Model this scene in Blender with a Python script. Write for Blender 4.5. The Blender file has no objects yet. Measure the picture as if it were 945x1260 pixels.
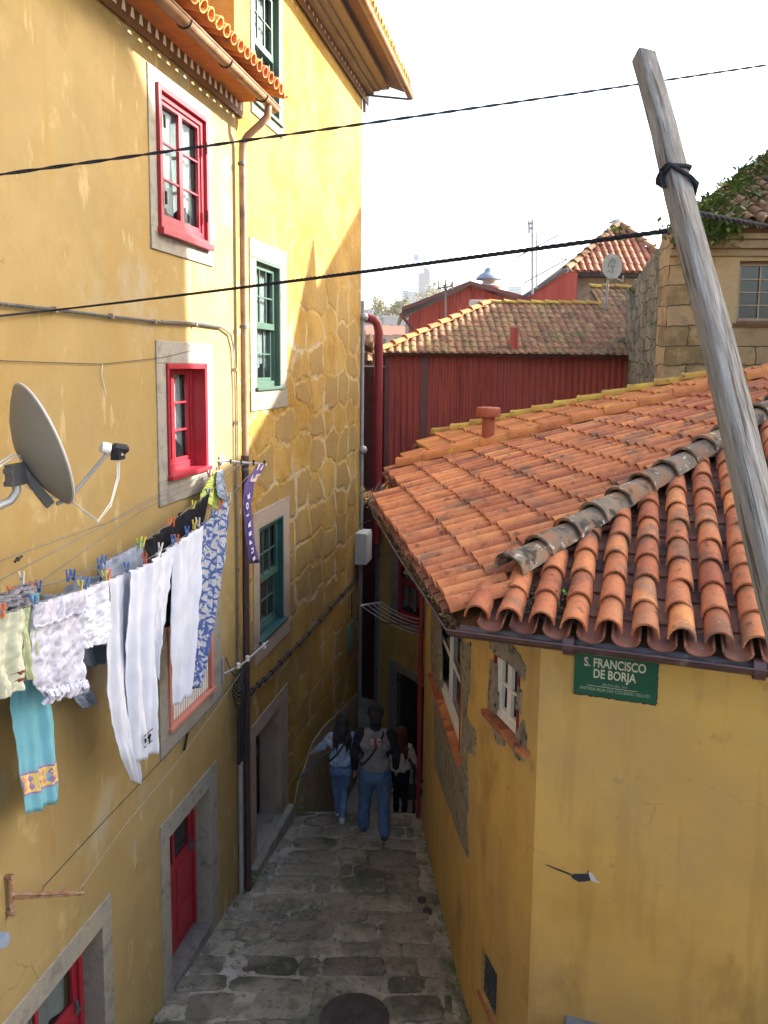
import bpy, math, random
from mathutils import Vector, Matrix, noise
random.seed(7)
R = math.radians
sc = bpy.context.scene
col = sc.collection

# ---------------------------------------------------------------- camera
CX, CY, FPX = 472.5, 560.0, 946.0            # photo pixels of a 945x1260 picture
PITCH, ROLL = R(6.63), R(0.62)
CAM = Vector((0, 0, 6.2))
_f = Vector((0, math.cos(PITCH), -math.sin(PITCH)))
_r0 = Vector((1, 0, 0)); _u0 = Vector((0, math.sin(PITCH), math.cos(PITCH)))
CR = _r0*math.cos(ROLL) + _u0*math.sin(ROLL)
CU = -_r0*math.sin(ROLL) + _u0*math.cos(ROLL)
cd = bpy.data.cameras.new('camera'); cam = bpy.data.objects.new('camera', cd); col.objects.link(cam)
m3 = Matrix((CR, CU, -_f)).transposed()
cam.matrix_world = Matrix.Translation(CAM) @ m3.to_4x4()
cd.sensor_fit = 'VERTICAL'; cd.sensor_height = 36; cd.lens = FPX/1260*36
cd.shift_y = -(630-CY)/1260; cd.shift_x = 0
cd.clip_start = 0.05; cd.clip_end = 6000
sc.camera = cam

# ---------------------------------------------------------------- light
SUN_AZ, SUN_EL = 74.0, 27.0                  # azimuth clockwise from +Y
w = bpy.data.worlds.new('World'); sc.world = w; w.use_nodes = True
nt = w.node_tree; bg = nt.nodes['Background']
sky = nt.nodes.new('ShaderNodeTexSky'); sky.sky_type = 'NISHITA'; sky.sun_disc = False
sky.sun_elevation = R(SUN_EL); sky.sun_rotation = R(SUN_AZ); sky.air_density = 1.0; sky.dust_density = 5.0; sky.ozone_density = .8
nt.links.new(sky.outputs[0], bg.inputs[0]); bg.inputs[1].default_value = 0.15
sd = bpy.data.lights.new('sun', 'SUN'); sd.energy = 5.0; sd.angle = R(0.5); sd.color = (1, .96, .90)
so = bpy.data.objects.new('sun', sd); col.objects.link(so)
sdir = Vector((math.sin(R(SUN_AZ))*math.cos(R(SUN_EL)), math.cos(R(SUN_AZ))*math.cos(R(SUN_EL)), math.sin(R(SUN_EL))))
so.rotation_euler = sdir.to_track_quat('Z', 'Y').to_euler(); so.location = (5, 2, 30)
vs = sc.view_settings
vs.view_transform = 'Standard'; vs.look = 'None'; vs.exposure = 2.3; vs.gamma = 1.0
sc.cycles.max_bounces = 12; sc.cycles.diffuse_bounces = 8

# ---------------------------------------------------------------- geometry helpers
def ray(x, y):
    return _f + CR*((x-CX)/FPX) - CU*((y-CY)/FPX)
def at_y(x, y, Y):
    r = ray(x, y); return CAM + r*(Y/r.y)
def at_z(x, y, z):
    r = ray(x, y); return CAM + r*((z-CAM.z)/r.z)

class Frame:
    """x runs along the wall (to the right for someone facing it), y into the wall, z up"""
    def __init__(s, ox, oy, az, oz=0.0):
        a = R(az); d = Vector((math.sin(a), math.cos(a), 0)); y = Vector((0, 0, 1)).cross(d)
        s.m = Matrix((d, y, Vector((0, 0, 1)))).transposed().to_4x4(); s.m.translation = Vector((ox, oy, oz))
        s.i = s.m.inverted()
    def hit(s, px, py, off=0.0):             # photo point -> (x, z) on the plane 'off' in front of the wall
        o = s.i @ CAM; d = s.i.to_3x3() @ ray(px, py); t = (-off-o.y)/d.y
        p = o + d*t; return p.x, p.z
    def w(s, x, y, z): return s.m @ Vector((x, y, z))

class MB:
    def __init__(s): s.v = []; s.f = []; s.t = []; s.mi = []; s.m = 0; s.tint = 0.5; s.xf = None
    def add(s, vs, fs):
        n = len(s.v)
        for p in vs:
            p = Vector(p); s.v.append(s.xf(p) if s.xf else p)
        for f in fs: s.f.append([i+n for i in f]); s.t.append(s.tint); s.mi.append(s.m)
        return s
    def box(s, x0, x1, y0, y1, z0, z1, sub=0):
        if sub:
            n = max(1, int(abs(x1-x0)/sub)); 
            vs = []; fs = []
            for i in range(n+1):
                x = x0+(x1-x0)*i/n; vs += [(x, y0, z0), (x, y1, z0), (x, y1, z1), (x, y0, z1)]
            for i in range(n):
                a = i*4; b = a+4
                fs += [(a, a+3, b+3, b), (a+3, a+2, b+2, b+3), (a+2, a+1, b+1, b+2), (a+1, a, b, b+1)]
            fs += [(0, 1, 2, 3), (n*4+3, n*4+2, n*4+1, n*4)]
            return s.add(vs, fs)
        return s.add([(x0,y0,z0),(x1,y0,z0),(x1,y1,z0),(x0,y1,z0),(x0,y0,z1),(x1,y0,z1),(x1,y1,z1),(x0,y1,z1)],
              [(0,3,2,1),(4,5,6,7),(0,1,5,4),(1,2,6,5),(2,3,7,6),(3,0,4,7)])
    def prism(s, pts, h, axis='z', base=0.0, ny=None):
        """closed polygon extruded; pts are 2D; axis z: (x,y) raised; axis y: (x,z) pushed into y"""
        n = len(pts)
        if axis == 'z': a = [(p[0], p[1], base) for p in pts]; b = [(p[0], p[1], base+h) for p in pts]
        else: a = [(p[0], base, p[1]) for p in pts]; b = [(p[0], base+h, p[1]) for p in pts]
        return s.add(a+b, [tuple(range(n-1, -1, -1)), tuple(range(n, 2*n))] + [(i, (i+1) % n, n+(i+1) % n, n+i) for i in range(n)])
    def tube(s, pts, r, n=8, cap=True, rs=None, flat=1.0):
        pts = [Vector(p) for p in pts]; vs = []; fs = []; prev = None
        for i, p in enumerate(pts):
            t = (pts[min(i+1, len(pts)-1)] - pts[max(i-1, 0)]).normalized()
            a = Vector((0, 0, 1)) if abs(t.z) < .95 else Vector((1, 0, 0))
            if prev is None: u = t.cross(a).normalized()
            else:
                u = prev - t*prev.dot(t)
                u = u.normalized() if u.length > 1e-6 else t.cross(a).normalized()
            prev = u; v = t.cross(u); rr = rs[i] if rs else r
            for k in range(n):
                q = 2*math.pi*k/n; vs.append(p + u*(math.cos(q)*rr) + v*(math.sin(q)*rr*flat))
        for i in range(len(pts)-1):
            for k in range(n): fs.append((i*n+k, i*n+(k+1) % n, (i+1)*n+(k+1) % n, (i+1)*n+k))
        if cap: fs += [tuple(range(n-1, -1, -1)), tuple(range((len(pts)-1)*n, len(pts)*n))]
        return s.add(vs, fs)
    def ball(s, c, r, n=10, sc_=(1, 1, 1)):
        c = Vector(c); vs = [c+Vector((0, 0, -r*sc_[2]))]; fs = []
        m = n//2
        for j in range(1, m):
            ph = -math.pi/2+math.pi*j/m
            for k in range(n):
                q = 2*math.pi*k/n; vs.append(c+Vector((r*math.cos(ph)*math.cos(q)*sc_[0], r*math.cos(ph)*math.sin(q)*sc_[1], r*math.sin(ph)*sc_[2])))
        vs.append(c+Vector((0, 0, r*sc_[2]))); L = len(vs)-1
        for k in range(n): fs.append((0, 1+(k+1) % n, 1+k)); fs.append((L, L-n+k, L-n+(k+1) % n))
        for j in range(m-2):
            for k in range(n): fs.append((1+j*n+k, 1+j*n+(k+1) % n, 1+(j+1)*n+(k+1) % n, 1+(j+1)*n+k))
        return s.add(vs, fs)
    def cap(s, a, b, ra, rb, n=12):          # capsule with tapering radius
        a = Vector(a); b = Vector(b); d = (b-a)
        L = d.length; d = d.normalized() if L > 1e-6 else Vector((0, 0, 1))
        pts = []; rs = []
        for q in (-80, -50, -20): pts.append(a+d*(ra*math.sin(R(q)))); rs.append(ra*math.cos(R(q)))
        for q in (20, 50, 80): pts.append(b+d*(rb*math.sin(R(q)))); rs.append(rb*math.cos(R(q)))
        return s.tube(pts, 0, n, True, rs)
    def grid(s, fn, nu, nv):
        vs = [fn(i/nu, j/nv) for j in range(nv+1) for i in range(nu+1)]
        return s.add(vs, [(j*(nu+1)+i, j*(nu+1)+i+1, (j+1)*(nu+1)+i+1, (j+1)*(nu+1)+i) for j in range(nv) for i in range(nu)])
    def lathe(s, prof, c=(0, 0, 0), n=20, axis=(0, 0, 1)):
        ax = Vector(axis).normalized(); a = Vector((0, 0, 1)) if abs(ax.z) < .9 else Vector((1, 0, 0))
        u = ax.cross(a).normalized(); v = ax.cross(u); c = Vector(c); vs = []
        for (r, h) in prof:
            for k in range(n):
                q = 2*math.pi*k/n; vs.append(c+ax*h+u*(r*math.cos(q))+v*(r*math.sin(q)))
        fs = [(i*n+k, i*n+(k+1) % n, (i+1)*n+(k+1) % n, (i+1)*n+k) for i in range(len(prof)-1) for k in range(n)]
        fs += [tuple(range(n)), tuple(range((len(prof)-1)*n, len(prof)*n))]
        return s.add(vs, fs)
    def obj(s, name, mat, parent=None, smooth=False, frame=None, bevel=0):
        me = bpy.data.meshes.new(name); me.from_pydata([tuple(v) for v in s.v], [], s.f)
        mats = mat if isinstance(mat, (list, tuple)) else [mat]
        for m in mats: me.materials.append(m)
        for i, p in enumerate(me.polygons): p.material_index = s.mi[i]; p.use_smooth = smooth
        a = me.attributes.new('tint', 'FLOAT', 'FACE'); a.data.foreach_set('value', s.t)
        import bmesh
        b = bmesh.new(); b.from_mesh(me); bmesh.ops.recalc_face_normals(b, faces=b.faces); b.to_mesh(me); b.free()
        me.update()
        if smooth: me.set_sharp_from_angle(angle=R(50))
        o = bpy.data.objects.new(name, me); col.objects.link(o)
        if parent: o.parent = parent
        elif frame: o.matrix_world = frame.m
        if bevel:
            md = o.modifiers.new('bevel', 'BEVEL'); md.width = bevel; md.segments = 2; md.limit_method = 'ANGLE'
        return o

def tag(o, label=None, cat=None, group=None, kind=None):
    if label: o['label'] = label
    if cat: o['category'] = cat
    if group: o['group'] = group
    if kind: o['kind'] = kind
    return o
def empty(name, label, cat, group=None, frame=None, loc=None):
    o = bpy.data.objects.new(name, None); col.objects.link(o); o.empty_display_size = .1
    if frame: o.matrix_world = frame.m
    if loc is not None: o.location = loc
    return tag(o, label, cat, group)
def apply_mods(o):
    dg = bpy.context.evaluated_depsgraph_get(); ev = o.evaluated_get(dg)
    me = bpy.data.meshes.new_from_object(ev); old = o.data; o.modifiers.clear(); o.data = me; me.name = old.name
    return o

# ---------------------------------------------------------------- materials
def mat(name, cols, scale=4, rough=.85, bump=.25, bscale=None, stretch=(1, 1, 1), metallic=0, spots=(), tint=0.0, spec=.3, detail=8, warp=0, bump_dist=.01, cracks=0):
    m = bpy.data.materials.new(name); m.use_nodes = True; n = m.node_tree; N = n.nodes; L = n.links
    p = N['Principled BSDF']; p.inputs['Roughness'].default_value = rough; p.inputs['Metallic'].default_value = metallic
    p.inputs['Specular IOR Level'].default_value = spec
    tc = N.new('ShaderNodeTexCoord'); mp = N.new('ShaderNodeMapping'); mp.inputs['Scale'].default_value = stretch
    L.new(tc.outputs['Object'], mp.inputs[0])
    def nz(s, d=detail, src=mp, r=.6):
        t = N.new('ShaderNodeTexNoise'); t.inputs['Scale'].default_value = s; t.inputs['Detail'].default_value = d; t.inputs['Roughness'].default_value = r
        L.new(src.outputs[0], t.inputs['Vector']); return t
    t = nz(scale); cr = N.new('ShaderNodeValToRGB'); e = cr.color_ramp
    k = len(cols)
    for i in range(k-2): e.elements.new(.5)
    for i, c in enumerate(cols):
        e.elements[i].position = .32+.36*i/max(1, k-1); e.elements[i].color = (*c, 1)
    L.new(t.outputs[0], cr.inputs[0]); out = cr.outputs[0]
    for q, (c, s, th, soft, *rest) in enumerate(spots):
        st = rest[0] if rest else (1, 1, 1)
        mp2 = N.new('ShaderNodeMapping'); mp2.inputs['Scale'].default_value = st; mp2.inputs['Location'].default_value = (q*7.3+1, q*3.1, q*5.7)
        L.new(tc.outputs['Object'], mp2.inputs[0]); t2 = nz(s, 6, mp2)
        mr = N.new('ShaderNodeMapRange'); mr.inputs[1].default_value = th-soft; mr.inputs[2].default_value = th+soft
        amt = rest[1] if len(rest) > 1 else 1.0; mr.inputs[4].default_value = amt
        L.new(t2.outputs[0], mr.inputs[0])
        mx = N.new('ShaderNodeMix'); mx.data_type = 'RGBA'; L.new(mr.outputs[0], mx.inputs[0]); L.new(out, mx.inputs[6]); mx.inputs[7].default_value = (*c, 1); out = mx.outputs[2]
    if cracks:
        wn = N.new('ShaderNodeTexNoise'); wn.inputs['Scale'].default_value = 1.6; wn.inputs['Detail'].default_value = 6; L.new(tc.outputs['Object'], wn.inputs['Vector'])
        wm = N.new('ShaderNodeMix'); wm.data_type = 'RGBA'; wm.inputs[0].default_value = .35; L.new(tc.outputs['Object'], wm.inputs[6]); L.new(wn.outputs['Color'], wm.inputs[7])
        vo = N.new('ShaderNodeTexVoronoi'); vo.feature = 'DISTANCE_TO_EDGE'; vo.inputs['Scale'].default_value = 1.1; L.new(wm.outputs[2], vo.inputs['Vector'])
        m1 = N.new('ShaderNodeMapRange'); m1.inputs[1].default_value = .004; m1.inputs[2].default_value = .0; m1.inputs[3].default_value = 0; m1.inputs[4].default_value = 1; L.new(vo.outputs[0], m1.inputs[0])
        t4 = nz(.9, 3, mp2); m2 = N.new('ShaderNodeMapRange'); m2.inputs[1].default_value = .56; m2.inputs[2].default_value = .66; m2.inputs[4].default_value = .6; L.new(t4.outputs[0], m2.inputs[0])
        mm = N.new('ShaderNodeMath'); mm.operation = 'MULTIPLY'; L.new(m1.outputs[0], mm.inputs[0]); L.new(m2.outputs[0], mm.inputs[1])
        mx = N.new('ShaderNodeMix'); mx.data_type = 'RGBA'; L.new(mm.outputs[0], mx.inputs[0]); L.new(out, mx.inputs[6]); mx.inputs[7].default_value = (.10, .07, .035, 1); out = mx.outputs[2]
    if tint:
        at = N.new('ShaderNodeAttribute'); at.attribute_name = 'tint'
        mr = N.new('ShaderNodeMapRange'); mr.inputs[3].default_value = 1-tint; mr.inputs[4].default_value = 1+tint; L.new(at.outputs['Fac'], mr.inputs[0])
        hs = N.new('ShaderNodeHueSaturation'); L.new(mr.outputs[0], hs.inputs['Value']); L.new(out, hs.inputs['Color'])
        mr3 = N.new('ShaderNodeMapRange'); mr3.inputs[3].default_value = .5-.02*tint; mr3.inputs[4].default_value = .5+.035*tint; L.new(at.outputs['Fac'], mr3.inputs[0]); L.new(mr3.outputs[0], hs.inputs['Hue'])
        out = hs.outputs[0]
    L.new(out, p.inputs['Base Color'])
    if bump:
        b = N.new('ShaderNodeBump'); b.inputs['Strength'].default_value = bump; b.inputs['Distance'].default_value = bump_dist
        t3 = nz(bscale or scale*6, 10); L.new(t3.outputs[0], b.inputs['Height']); L.new(b.outputs[0], p.inputs['Normal'])
    m['out'] = 0
    return m

def glass(name, tintc=(.02, .025, .03), mixf=.55):
    m = bpy.data.materials.new(name); m.use_nodes = True; n = m.node_tree; N = n.nodes; L = n.links
    p = N['Principled BSDF']; p.inputs['Base Color'].default_value = (*tintc, 1); p.inputs['Roughness'].default_value = .06; p.inputs['Specular IOR Level'].default_value = .9
    tr = N.new('ShaderNodeBsdfTransparent'); tr.inputs[0].default_value = (.8, .85, .85, 1); mx = N.new('ShaderNodeMixShader'); mx.inputs[0].default_value = mixf
    L.new(tr.outputs[0], mx.inputs[1]); L.new(p.outputs[0], mx.inputs[2]); L.new(mx.outputs[0], N['Material Output'].inputs[0]); return m

def stone_mat(name, stone, mortar, bw=.6, bh=.34, msize=.012, warp=.05, bump=.8, rubble=False, plaster=None, cell=2.2, mort_w=.06, stones_col=None, dirt=None):
    """masonry on a wall whose local x/z run along and up it: coursed blocks, or rubble cells"""
    m = bpy.data.materials.new(name); m.use_nodes = True; n = m.node_tree; N = n.nodes; L = n.links
    p = N['Principled BSDF']; p.inputs['Roughness'].default_value = .9; p.inputs['Specular IOR Level'].default_value = .2
    tc = N.new('ShaderNodeTexCoord'); sp = N.new('ShaderNodeSeparateXYZ'); L.new(tc.outputs['Object'], sp.inputs[0])
    ad = N.new('ShaderNodeMath'); ad.operation = 'SUBTRACT'; L.new(sp.outputs[0], ad.inputs[0]); L.new(sp.outputs[1], ad.inputs[1])
    cb = N.new('ShaderNodeCombineXYZ'); L.new(ad.outputs[0], cb.inputs[0]); L.new(sp.outputs[2], cb.inputs[1])
    wn = N.new('ShaderNodeTexNoise'); wn.inputs['Scale'].default_value = 3.0; wn.inputs['Detail'].default_value = 4; L.new(cb.outputs[0], wn.inputs['Vector'])
    s1 = N.new('ShaderNodeVectorMath'); s1.operation = 'SUBTRACT'; L.new(wn.outputs['Color'], s1.inputs[0]); s1.inputs[1].default_value = (.5, .5, .5)
    s2 = N.new('ShaderNodeVectorMath'); s2.operation = 'SCALE'; L.new(s1.outputs[0], s2.inputs[0]); s2.inputs['Scale'].default_value = warp*(4 if rubble else 1)
    wv = N.new('ShaderNodeVectorMath'); L.new(cb.outputs[0], wv.inputs[0]); L.new(s2.outputs[0], wv.inputs[1])
    fine = N.new('ShaderNodeTexNoise'); fine.inputs['Scale'].default_value = 45; fine.inputs['Detail'].default_value = 8; L.new(tc.outputs['Object'], fine.inputs['Vector'])
    mid = N.new('ShaderNodeTexNoise'); mid.inputs['Scale'].default_value = 3.5; mid.inputs['Detail'].default_value = 9; mid.inputs['Roughness'].default_value = .65; L.new(tc.outputs['Object'], mid.inputs['Vector'])
    if rubble:
        mp = N.new('ShaderNodeMapping'); mp.inputs['Scale'].default_value = (cell, cell*1.15, 1); L.new(wv.outputs[0], mp.inputs[0])
        v = N.new('ShaderNodeTexVoronoi'); v.feature = 'DISTANCE_TO_EDGE'; v.voronoi_dimensions = '2D'; v.inputs['Scale'].default_value = 1; v.inputs['Randomness'].default_value = .75; L.new(mp.outputs[0], v.inputs['Vector'])
        v2 = N.new('ShaderNodeTexVoronoi'); v2.voronoi_dimensions = '2D'; v2.inputs['Scale'].default_value = 1; v2.inputs['Randomness'].default_value = .75; L.new(mp.outputs[0], v2.inputs['Vector'])
        mr = N.new('ShaderNodeMapRange'); mr.interpolation_type = 'SMOOTHSTEP'; mr.inputs[1].default_value = mort_w*.3; mr.inputs[2].default_value = mort_w*2.2; L.new(v.outputs['Distance'], mr.inputs[0]); edge = mr.outputs[0]
        rnd = v2.outputs['Color']
    else:
        br = N.new('ShaderNodeTexBrick'); br.offset = .5; br.inputs['Scale'].default_value = 1; br.inputs['Brick Width'].default_value = bw; br.inputs['Row Height'].default_value = bh
        br.inputs['Mortar Size'].default_value = msize; br.inputs['Mortar Smooth'].default_value = .4; br.inputs['Color1'].default_value = (0, 0, 0, 1); br.inputs['Color2'].default_value = (1, 1, 1, 1); br.inputs['Mortar'].default_value = (.5, .5, .5, 1)
        L.new(wv.outputs[0], br.inputs['Vector'])
        inv = N.new('ShaderNodeMath'); inv.operation = 'SUBTRACT'; inv.inputs[0].default_value = 1; L.new(br.outputs['Fac'], inv.inputs[1]); edge = inv.outputs[0]; rnd = br.outputs['Color']
    cr = N.new('ShaderNodeValToRGB'); e = cr.color_ramp
    for i in range(len(stone)-2): e.elements.new(.5)
    for i, c in enumerate(stone): e.elements[i].position = .34+.32*i/(len(stone)-1); e.elements[i].color = (*c, 1)
    a1 = N.new('ShaderNodeMix'); a1.data_type = 'RGBA'; a1.blend_type = 'OVERLAY'; a1.inputs[0].default_value = .45
    sm = N.new('ShaderNodeMix'); sm.data_type = 'FLOAT'; sm.inputs[0].default_value = .3
    sx = N.new('ShaderNodeSeparateColor'); L.new(rnd, sx.inputs[0]); L.new(mid.outputs[0], sm.inputs[2]); L.new(sx.outputs[0], sm.inputs[3]); L.new(sm.outputs[0], cr.inputs[0])
    fr = N.new('ShaderNodeMapRange'); fr.inputs[1].default_value = .3; fr.inputs[2].default_value = .7; fr.inputs[3].default_value = .3; fr.inputs[4].default_value = .7; L.new(fine.outputs[0], fr.inputs[0])
    L.new(cr.outputs[0], a1.inputs[6]); L.new(fr.outputs[0], a1.inputs[7]); out = a1.outputs[2]
    mx = N.new('ShaderNodeMix'); mx.data_type = 'RGBA'; mx.inputs[6].default_value = (*mortar, 1); L.new(out, mx.inputs[7])
    if plaster:                              # mortar only shows here and there
        pn = N.new('ShaderNodeTexNoise'); pn.inputs['Scale'].default_value = .9; pn.inputs['Detail'].default_value = 3; L.new(tc.outputs['Object'], pn.inputs['Vector'])
        pr = N.new('ShaderNodeMapRange'); pr.inputs[1].default_value = .47; pr.inputs[2].default_value = .6; L.new(pn.outputs[0], pr.inputs[0])
        mm = N.new('ShaderNodeMath'); mm.operation = 'MAXIMUM'; L.new(edge, mm.inputs[0]); 
        iv = N.new('ShaderNodeMath'); iv.operation = 'SUBTRACT'; iv.inputs[0].default_value = 1; L.new(pr.outputs[0], iv.inputs[1]); L.new(iv.outputs[0], mm.inputs[1]); L.new(mm.outputs[0], mx.inputs[0])
    else: L.new(edge, mx.inputs[0])
    out = mx.outputs[2]
    if dirt:
        dn = N.new('ShaderNodeTexNoise'); dn.inputs['Scale'].default_value = dirt[1]; dn.inputs['Detail'].default_value = 8; L.new(tc.outputs['Object'], dn.inputs['Vector'])
        dr = N.new('ShaderNodeMapRange'); dr.inputs[1].default_value = dirt[2]-.06; dr.inputs[2].default_value = dirt[2]+.1; dr.inputs[4].default_value = .8; L.new(dn.outputs[0], dr.inputs[0])
        dm = N.new('ShaderNodeMix'); dm.data_type = 'RGBA'; L.new(dr.outputs[0], dm.inputs[0]); L.new(out, dm.inputs[6]); dm.inputs[7].default_value = (*dirt[0], 1); out = dm.outputs[2]
    L.new(out, p.inputs['Base Color'])
    h1 = N.new('ShaderNodeMath'); h1.operation = 'MULTIPLY_ADD'; L.new(fine.outputs[0], h1.inputs[0]); h1.inputs[1].default_value = .35
    h0 = N.new('ShaderNodeMath'); h0.operation = 'MULTIPLY_ADD'; L.new(mid.outputs[0], h0.inputs[0]); h0.inputs[1].default_value = .9; L.new(edge, h0.inputs[2]); L.new(h0.outputs[0], h1.inputs[2])
    b = N.new('ShaderNodeBump'); b.inputs['Strength'].default_value = bump; b.inputs['Distance'].default_value = .03; L.new(h1.outputs[0], b.inputs['Height']); L.new(b.outputs[0], p.inputs['Normal'])
    return m

YEL = mat('yellow_plaster', [(.222,.160,.058), (.30,.222,.094), (.256,.188,.077), (.33,.25,.116)], .8, .92, .45, 14, cracks=1, spots=[((.27,.17,.05), .5, .53, .1, (1, 1, .35), .6), ((.43,.33,.17), 3.2, .63, .03, (2, 1, .5), .55), 
    ((.30,.27,.19), 1.1, .64, .05, (1, 1, .8), .8), ((.29,.18,.05), 2.5, .62, .05, (2.5, 1, .35), .5), ((.13,.08,.03), 9, .735, .01, (3.5, 1, .6), .7), ((.43,.32,.15), 1.4, .66, .03, (1, 1, 1), .6)])
YEL2 = mat('ochre_render', [(.47,.285,.07), (.58,.37,.10), (.52,.32,.082)], .6, .9, .4, 9, cracks=1, spots=[((.42,.29,.12), .55, .54, .08, (1, 1, 1), .6), ((.28,.165,.04), 1.6, .56, .04, (2.6, 2.6, .3), .2), ((.26,.19,.09), 5, .67, .03, (1, 1, 1), .4), 
    ((.26,.16,.045), 1.2, .62, .06, (1, 1, .6), .7), ((.36,.27,.14), .9, .66, .08, (1, 1, 1), .55), ((.14,.08,.03), 10, .735, .01, (2, 2, .9), .7)])
def ochre_stone():
    m = bpy.data.materials.new('ochre_washed_rubble'); m.use_nodes = True; n = m.node_tree; N = n.nodes; L = n.links
    p = N['Principled BSDF']; p.inputs['Roughness'].default_value = .93; p.inputs['Specular IOR Level'].default_value = .15
    tc = N.new('ShaderNodeTexCoord')
    def nz(s_, d, r_=.6):
        t = N.new('ShaderNodeTexNoise'); t.inputs['Scale'].default_value = s_; t.inputs['Detail'].default_value = d; t.inputs['Roughness'].default_value = r_; L.new(tc.outputs['Object'], t.inputs['Vector']); return t
    def mr(src, a, b_, lo=0., hi=1., sm=True):
        t = N.new('ShaderNodeMapRange'); t.interpolation_type = 'SMOOTHSTEP' if sm else 'LINEAR'; t.inputs[1].default_value = a; t.inputs[2].default_value = b_; t.inputs[3].default_value = lo; t.inputs[4].default_value = hi; L.new(src, t.inputs[0]); return t.outputs[0]
    def mul(a, b_, op='MULTIPLY'):
        t = N.new('ShaderNodeMath'); t.operation = op; L.new(a, t.inputs[0])
        if isinstance(b_, float): t.inputs[1].default_value = b_
        else: L.new(b_, t.inputs[1])
        return t.outputs[0]
    def mixc(f, a, c):
        t = N.new('ShaderNodeMix'); t.data_type = 'RGBA'; L.new(f, t.inputs[0])
        for k, v in ((6, a), (7, c)):
            if isinstance(v, tuple): t.inputs[k].default_value = (*v, 1)
            else: L.new(v, t.inputs[k])
        return t.outputs[2]
    wn = nz(1.7, 5, .65); wm = N.new('ShaderNodeMix'); wm.data_type = 'RGBA'; wm.inputs[0].default_value = .30; L.new(tc.outputs['Object'], wm.inputs[6]); L.new(wn.outputs['Color'], wm.inputs[7])
    mp = N.new('ShaderNodeMapping'); mp.inputs['Scale'].default_value = (1.9, .6, 2.9); L.new(wm.outputs[2], mp.inputs[0])
    v = N.new('ShaderNodeTexVoronoi'); v.feature = 'DISTANCE_TO_EDGE'; v.inputs['Scale'].default_value = 1; v.inputs['Randomness'].default_value = .5; L.new(mp.outputs[0], v.inputs['Vector'])
    v2 = N.new('ShaderNodeTexVoronoi'); v2.inputs['Scale'].default_value = 1; v2.inputs['Randomness'].default_value = .5; L.new(mp.outputs[0], v2.inputs['Vector']); sc2 = N.new('ShaderNodeSeparateColor'); L.new(v2.outputs['Color'], sc2.inputs[0])
    mid = nz(5, 9, .7); big = nz(.8, 4); fine = nz(70, 4, .7)
    dist = mul(v.outputs['Distance'], mul(mid.outputs[0], .16), 'ADD')        # ragged edges
    sz = N.new('ShaderNodeSeparateXYZ'); L.new(tc.outputs['Object'], sz.inputs[0]); low = mr(sz.outputs[2], 8.2, 6.6, .12, 1.)
    body = mul(mr(dist, .10, .17), low)
    base = mixc(mr(big.outputs[0], .35, .65), (.27, .155, .028), (.40, .26, .07))
    base = mixc(mul(mr(mid.outputs[0], .45, .65), .6), base, (.35, .235, .09))
    grain = mixc(mr(fine.outputs[0], .42, .60), (.19, .125, .045), (.37, .26, .12))
    expo = mul(mul(mr(sc2.outputs[0], .40, .6), mr(dist, .15, .20)), .6)     # stones whose wash has worn off
    expo = mul(expo, low); c1 = mixc(expo, base, grain)
    lime = mul(mul(mr(dist, .20, .10), mr(nz(1.3, 5).outputs[0], .46, .60)), .75)
    lime = mul(mul(lime, low), .8); c2 = mixc(lime, c1, (.42, .39, .30))
    dirt = mul(mr(nz(1.1, 7, .7).outputs[0], .56, .70), .55)
    c3 = mixc(dirt, c2, (.20, .15, .07)); L.new(c3, p.inputs['Base Color'])
    h = mul(mul(body, .30), mul(mid.outputs[0], .55), 'ADD'); h = mul(h, mul(mul(fine.outputs[0], expo), .9), 'ADD'); h = mul(h, mul(nz(22, 8, .75).outputs[0], .7), 'ADD')
    b = N.new('ShaderNodeBump'); b.inputs['Strength'].default_value = .9; b.inputs['Distance'].default_value = .035; L.new(h, b.inputs['Height']); L.new(b.outputs[0], p.inputs['Normal']); return m
OCH_ST = ochre_stone()
GRAN = mat('granite', [(.15,.14,.12), (.26,.24,.20), (.21,.20,.18)], 6, .9, .4, 120, spots=[((.12,.11,.10), 60, .62, .06, (1, 1, 1), .6), ((.33,.28,.18), 2, .6, .08, (1, 1, 1), .5)])
GRAN_D = mat('dark_granite', [(.09,.085,.08), (.18,.17,.155), (.13,.12,.12)], 5, .85, .5, 60, spots=[((.06,.06,.05), 40, .6, .05, (1, 1, 1), .6)])
GRAN_P = mat('pinkish_granite', [(.22,.155,.125), (.30,.235,.18), (.25,.215,.175)], 3, .9, .4, 90)
RED = mat('red_paint', [(.26,.012,.022), (.31,.022,.034)], 5, .38, .08, 30, spec=.5)
REDD = mat('dark_red_paint', [(.17,.012,.016), (.22,.02,.02)], 5, .5, .1, 30, spec=.4)
SALM = mat('salmon_paint', [(.42,.15,.11), (.5,.2,.15)], 6, .6, .1, 30)
GREENP = mat('green_paint', [(.04,.082,.058), (.055,.105,.075)], 5, .4, .08, 30, spec=.5)
TEAL = mat('teal_paint', [(.012,.06,.06), (.02,.09,.085)], 5, .4, .08, 30, spec=.5)
WHITE = mat('white_paint', [(.66,.63,.55), (.74,.72,.66)], 6, .6, .1, 30)
CREAM = mat('sunlit_cutout_cream', [(.72,.68,.55), (.8,.76,.66)], 6, .7, .1)
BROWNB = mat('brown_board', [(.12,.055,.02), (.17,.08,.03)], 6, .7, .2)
MAROON = mat('maroon_metal', [(.10,.03,.028), (.15,.05,.042)], 4, .45, .1, spec=.5)
PIPE = mat('painted_pipe', [(.24,.14,.075), (.31,.19,.11)], 4, .5, .1, spec=.4, spots=[((.12,.06,.05), 5, .6, .1)])
PIPED = mat('dark_gutter', [(.045,.018,.018), (.08,.035,.032)], 6, .35, .15, spec=.6, spots=[((.16,.12,.1), 8, .66, .05)])
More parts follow.
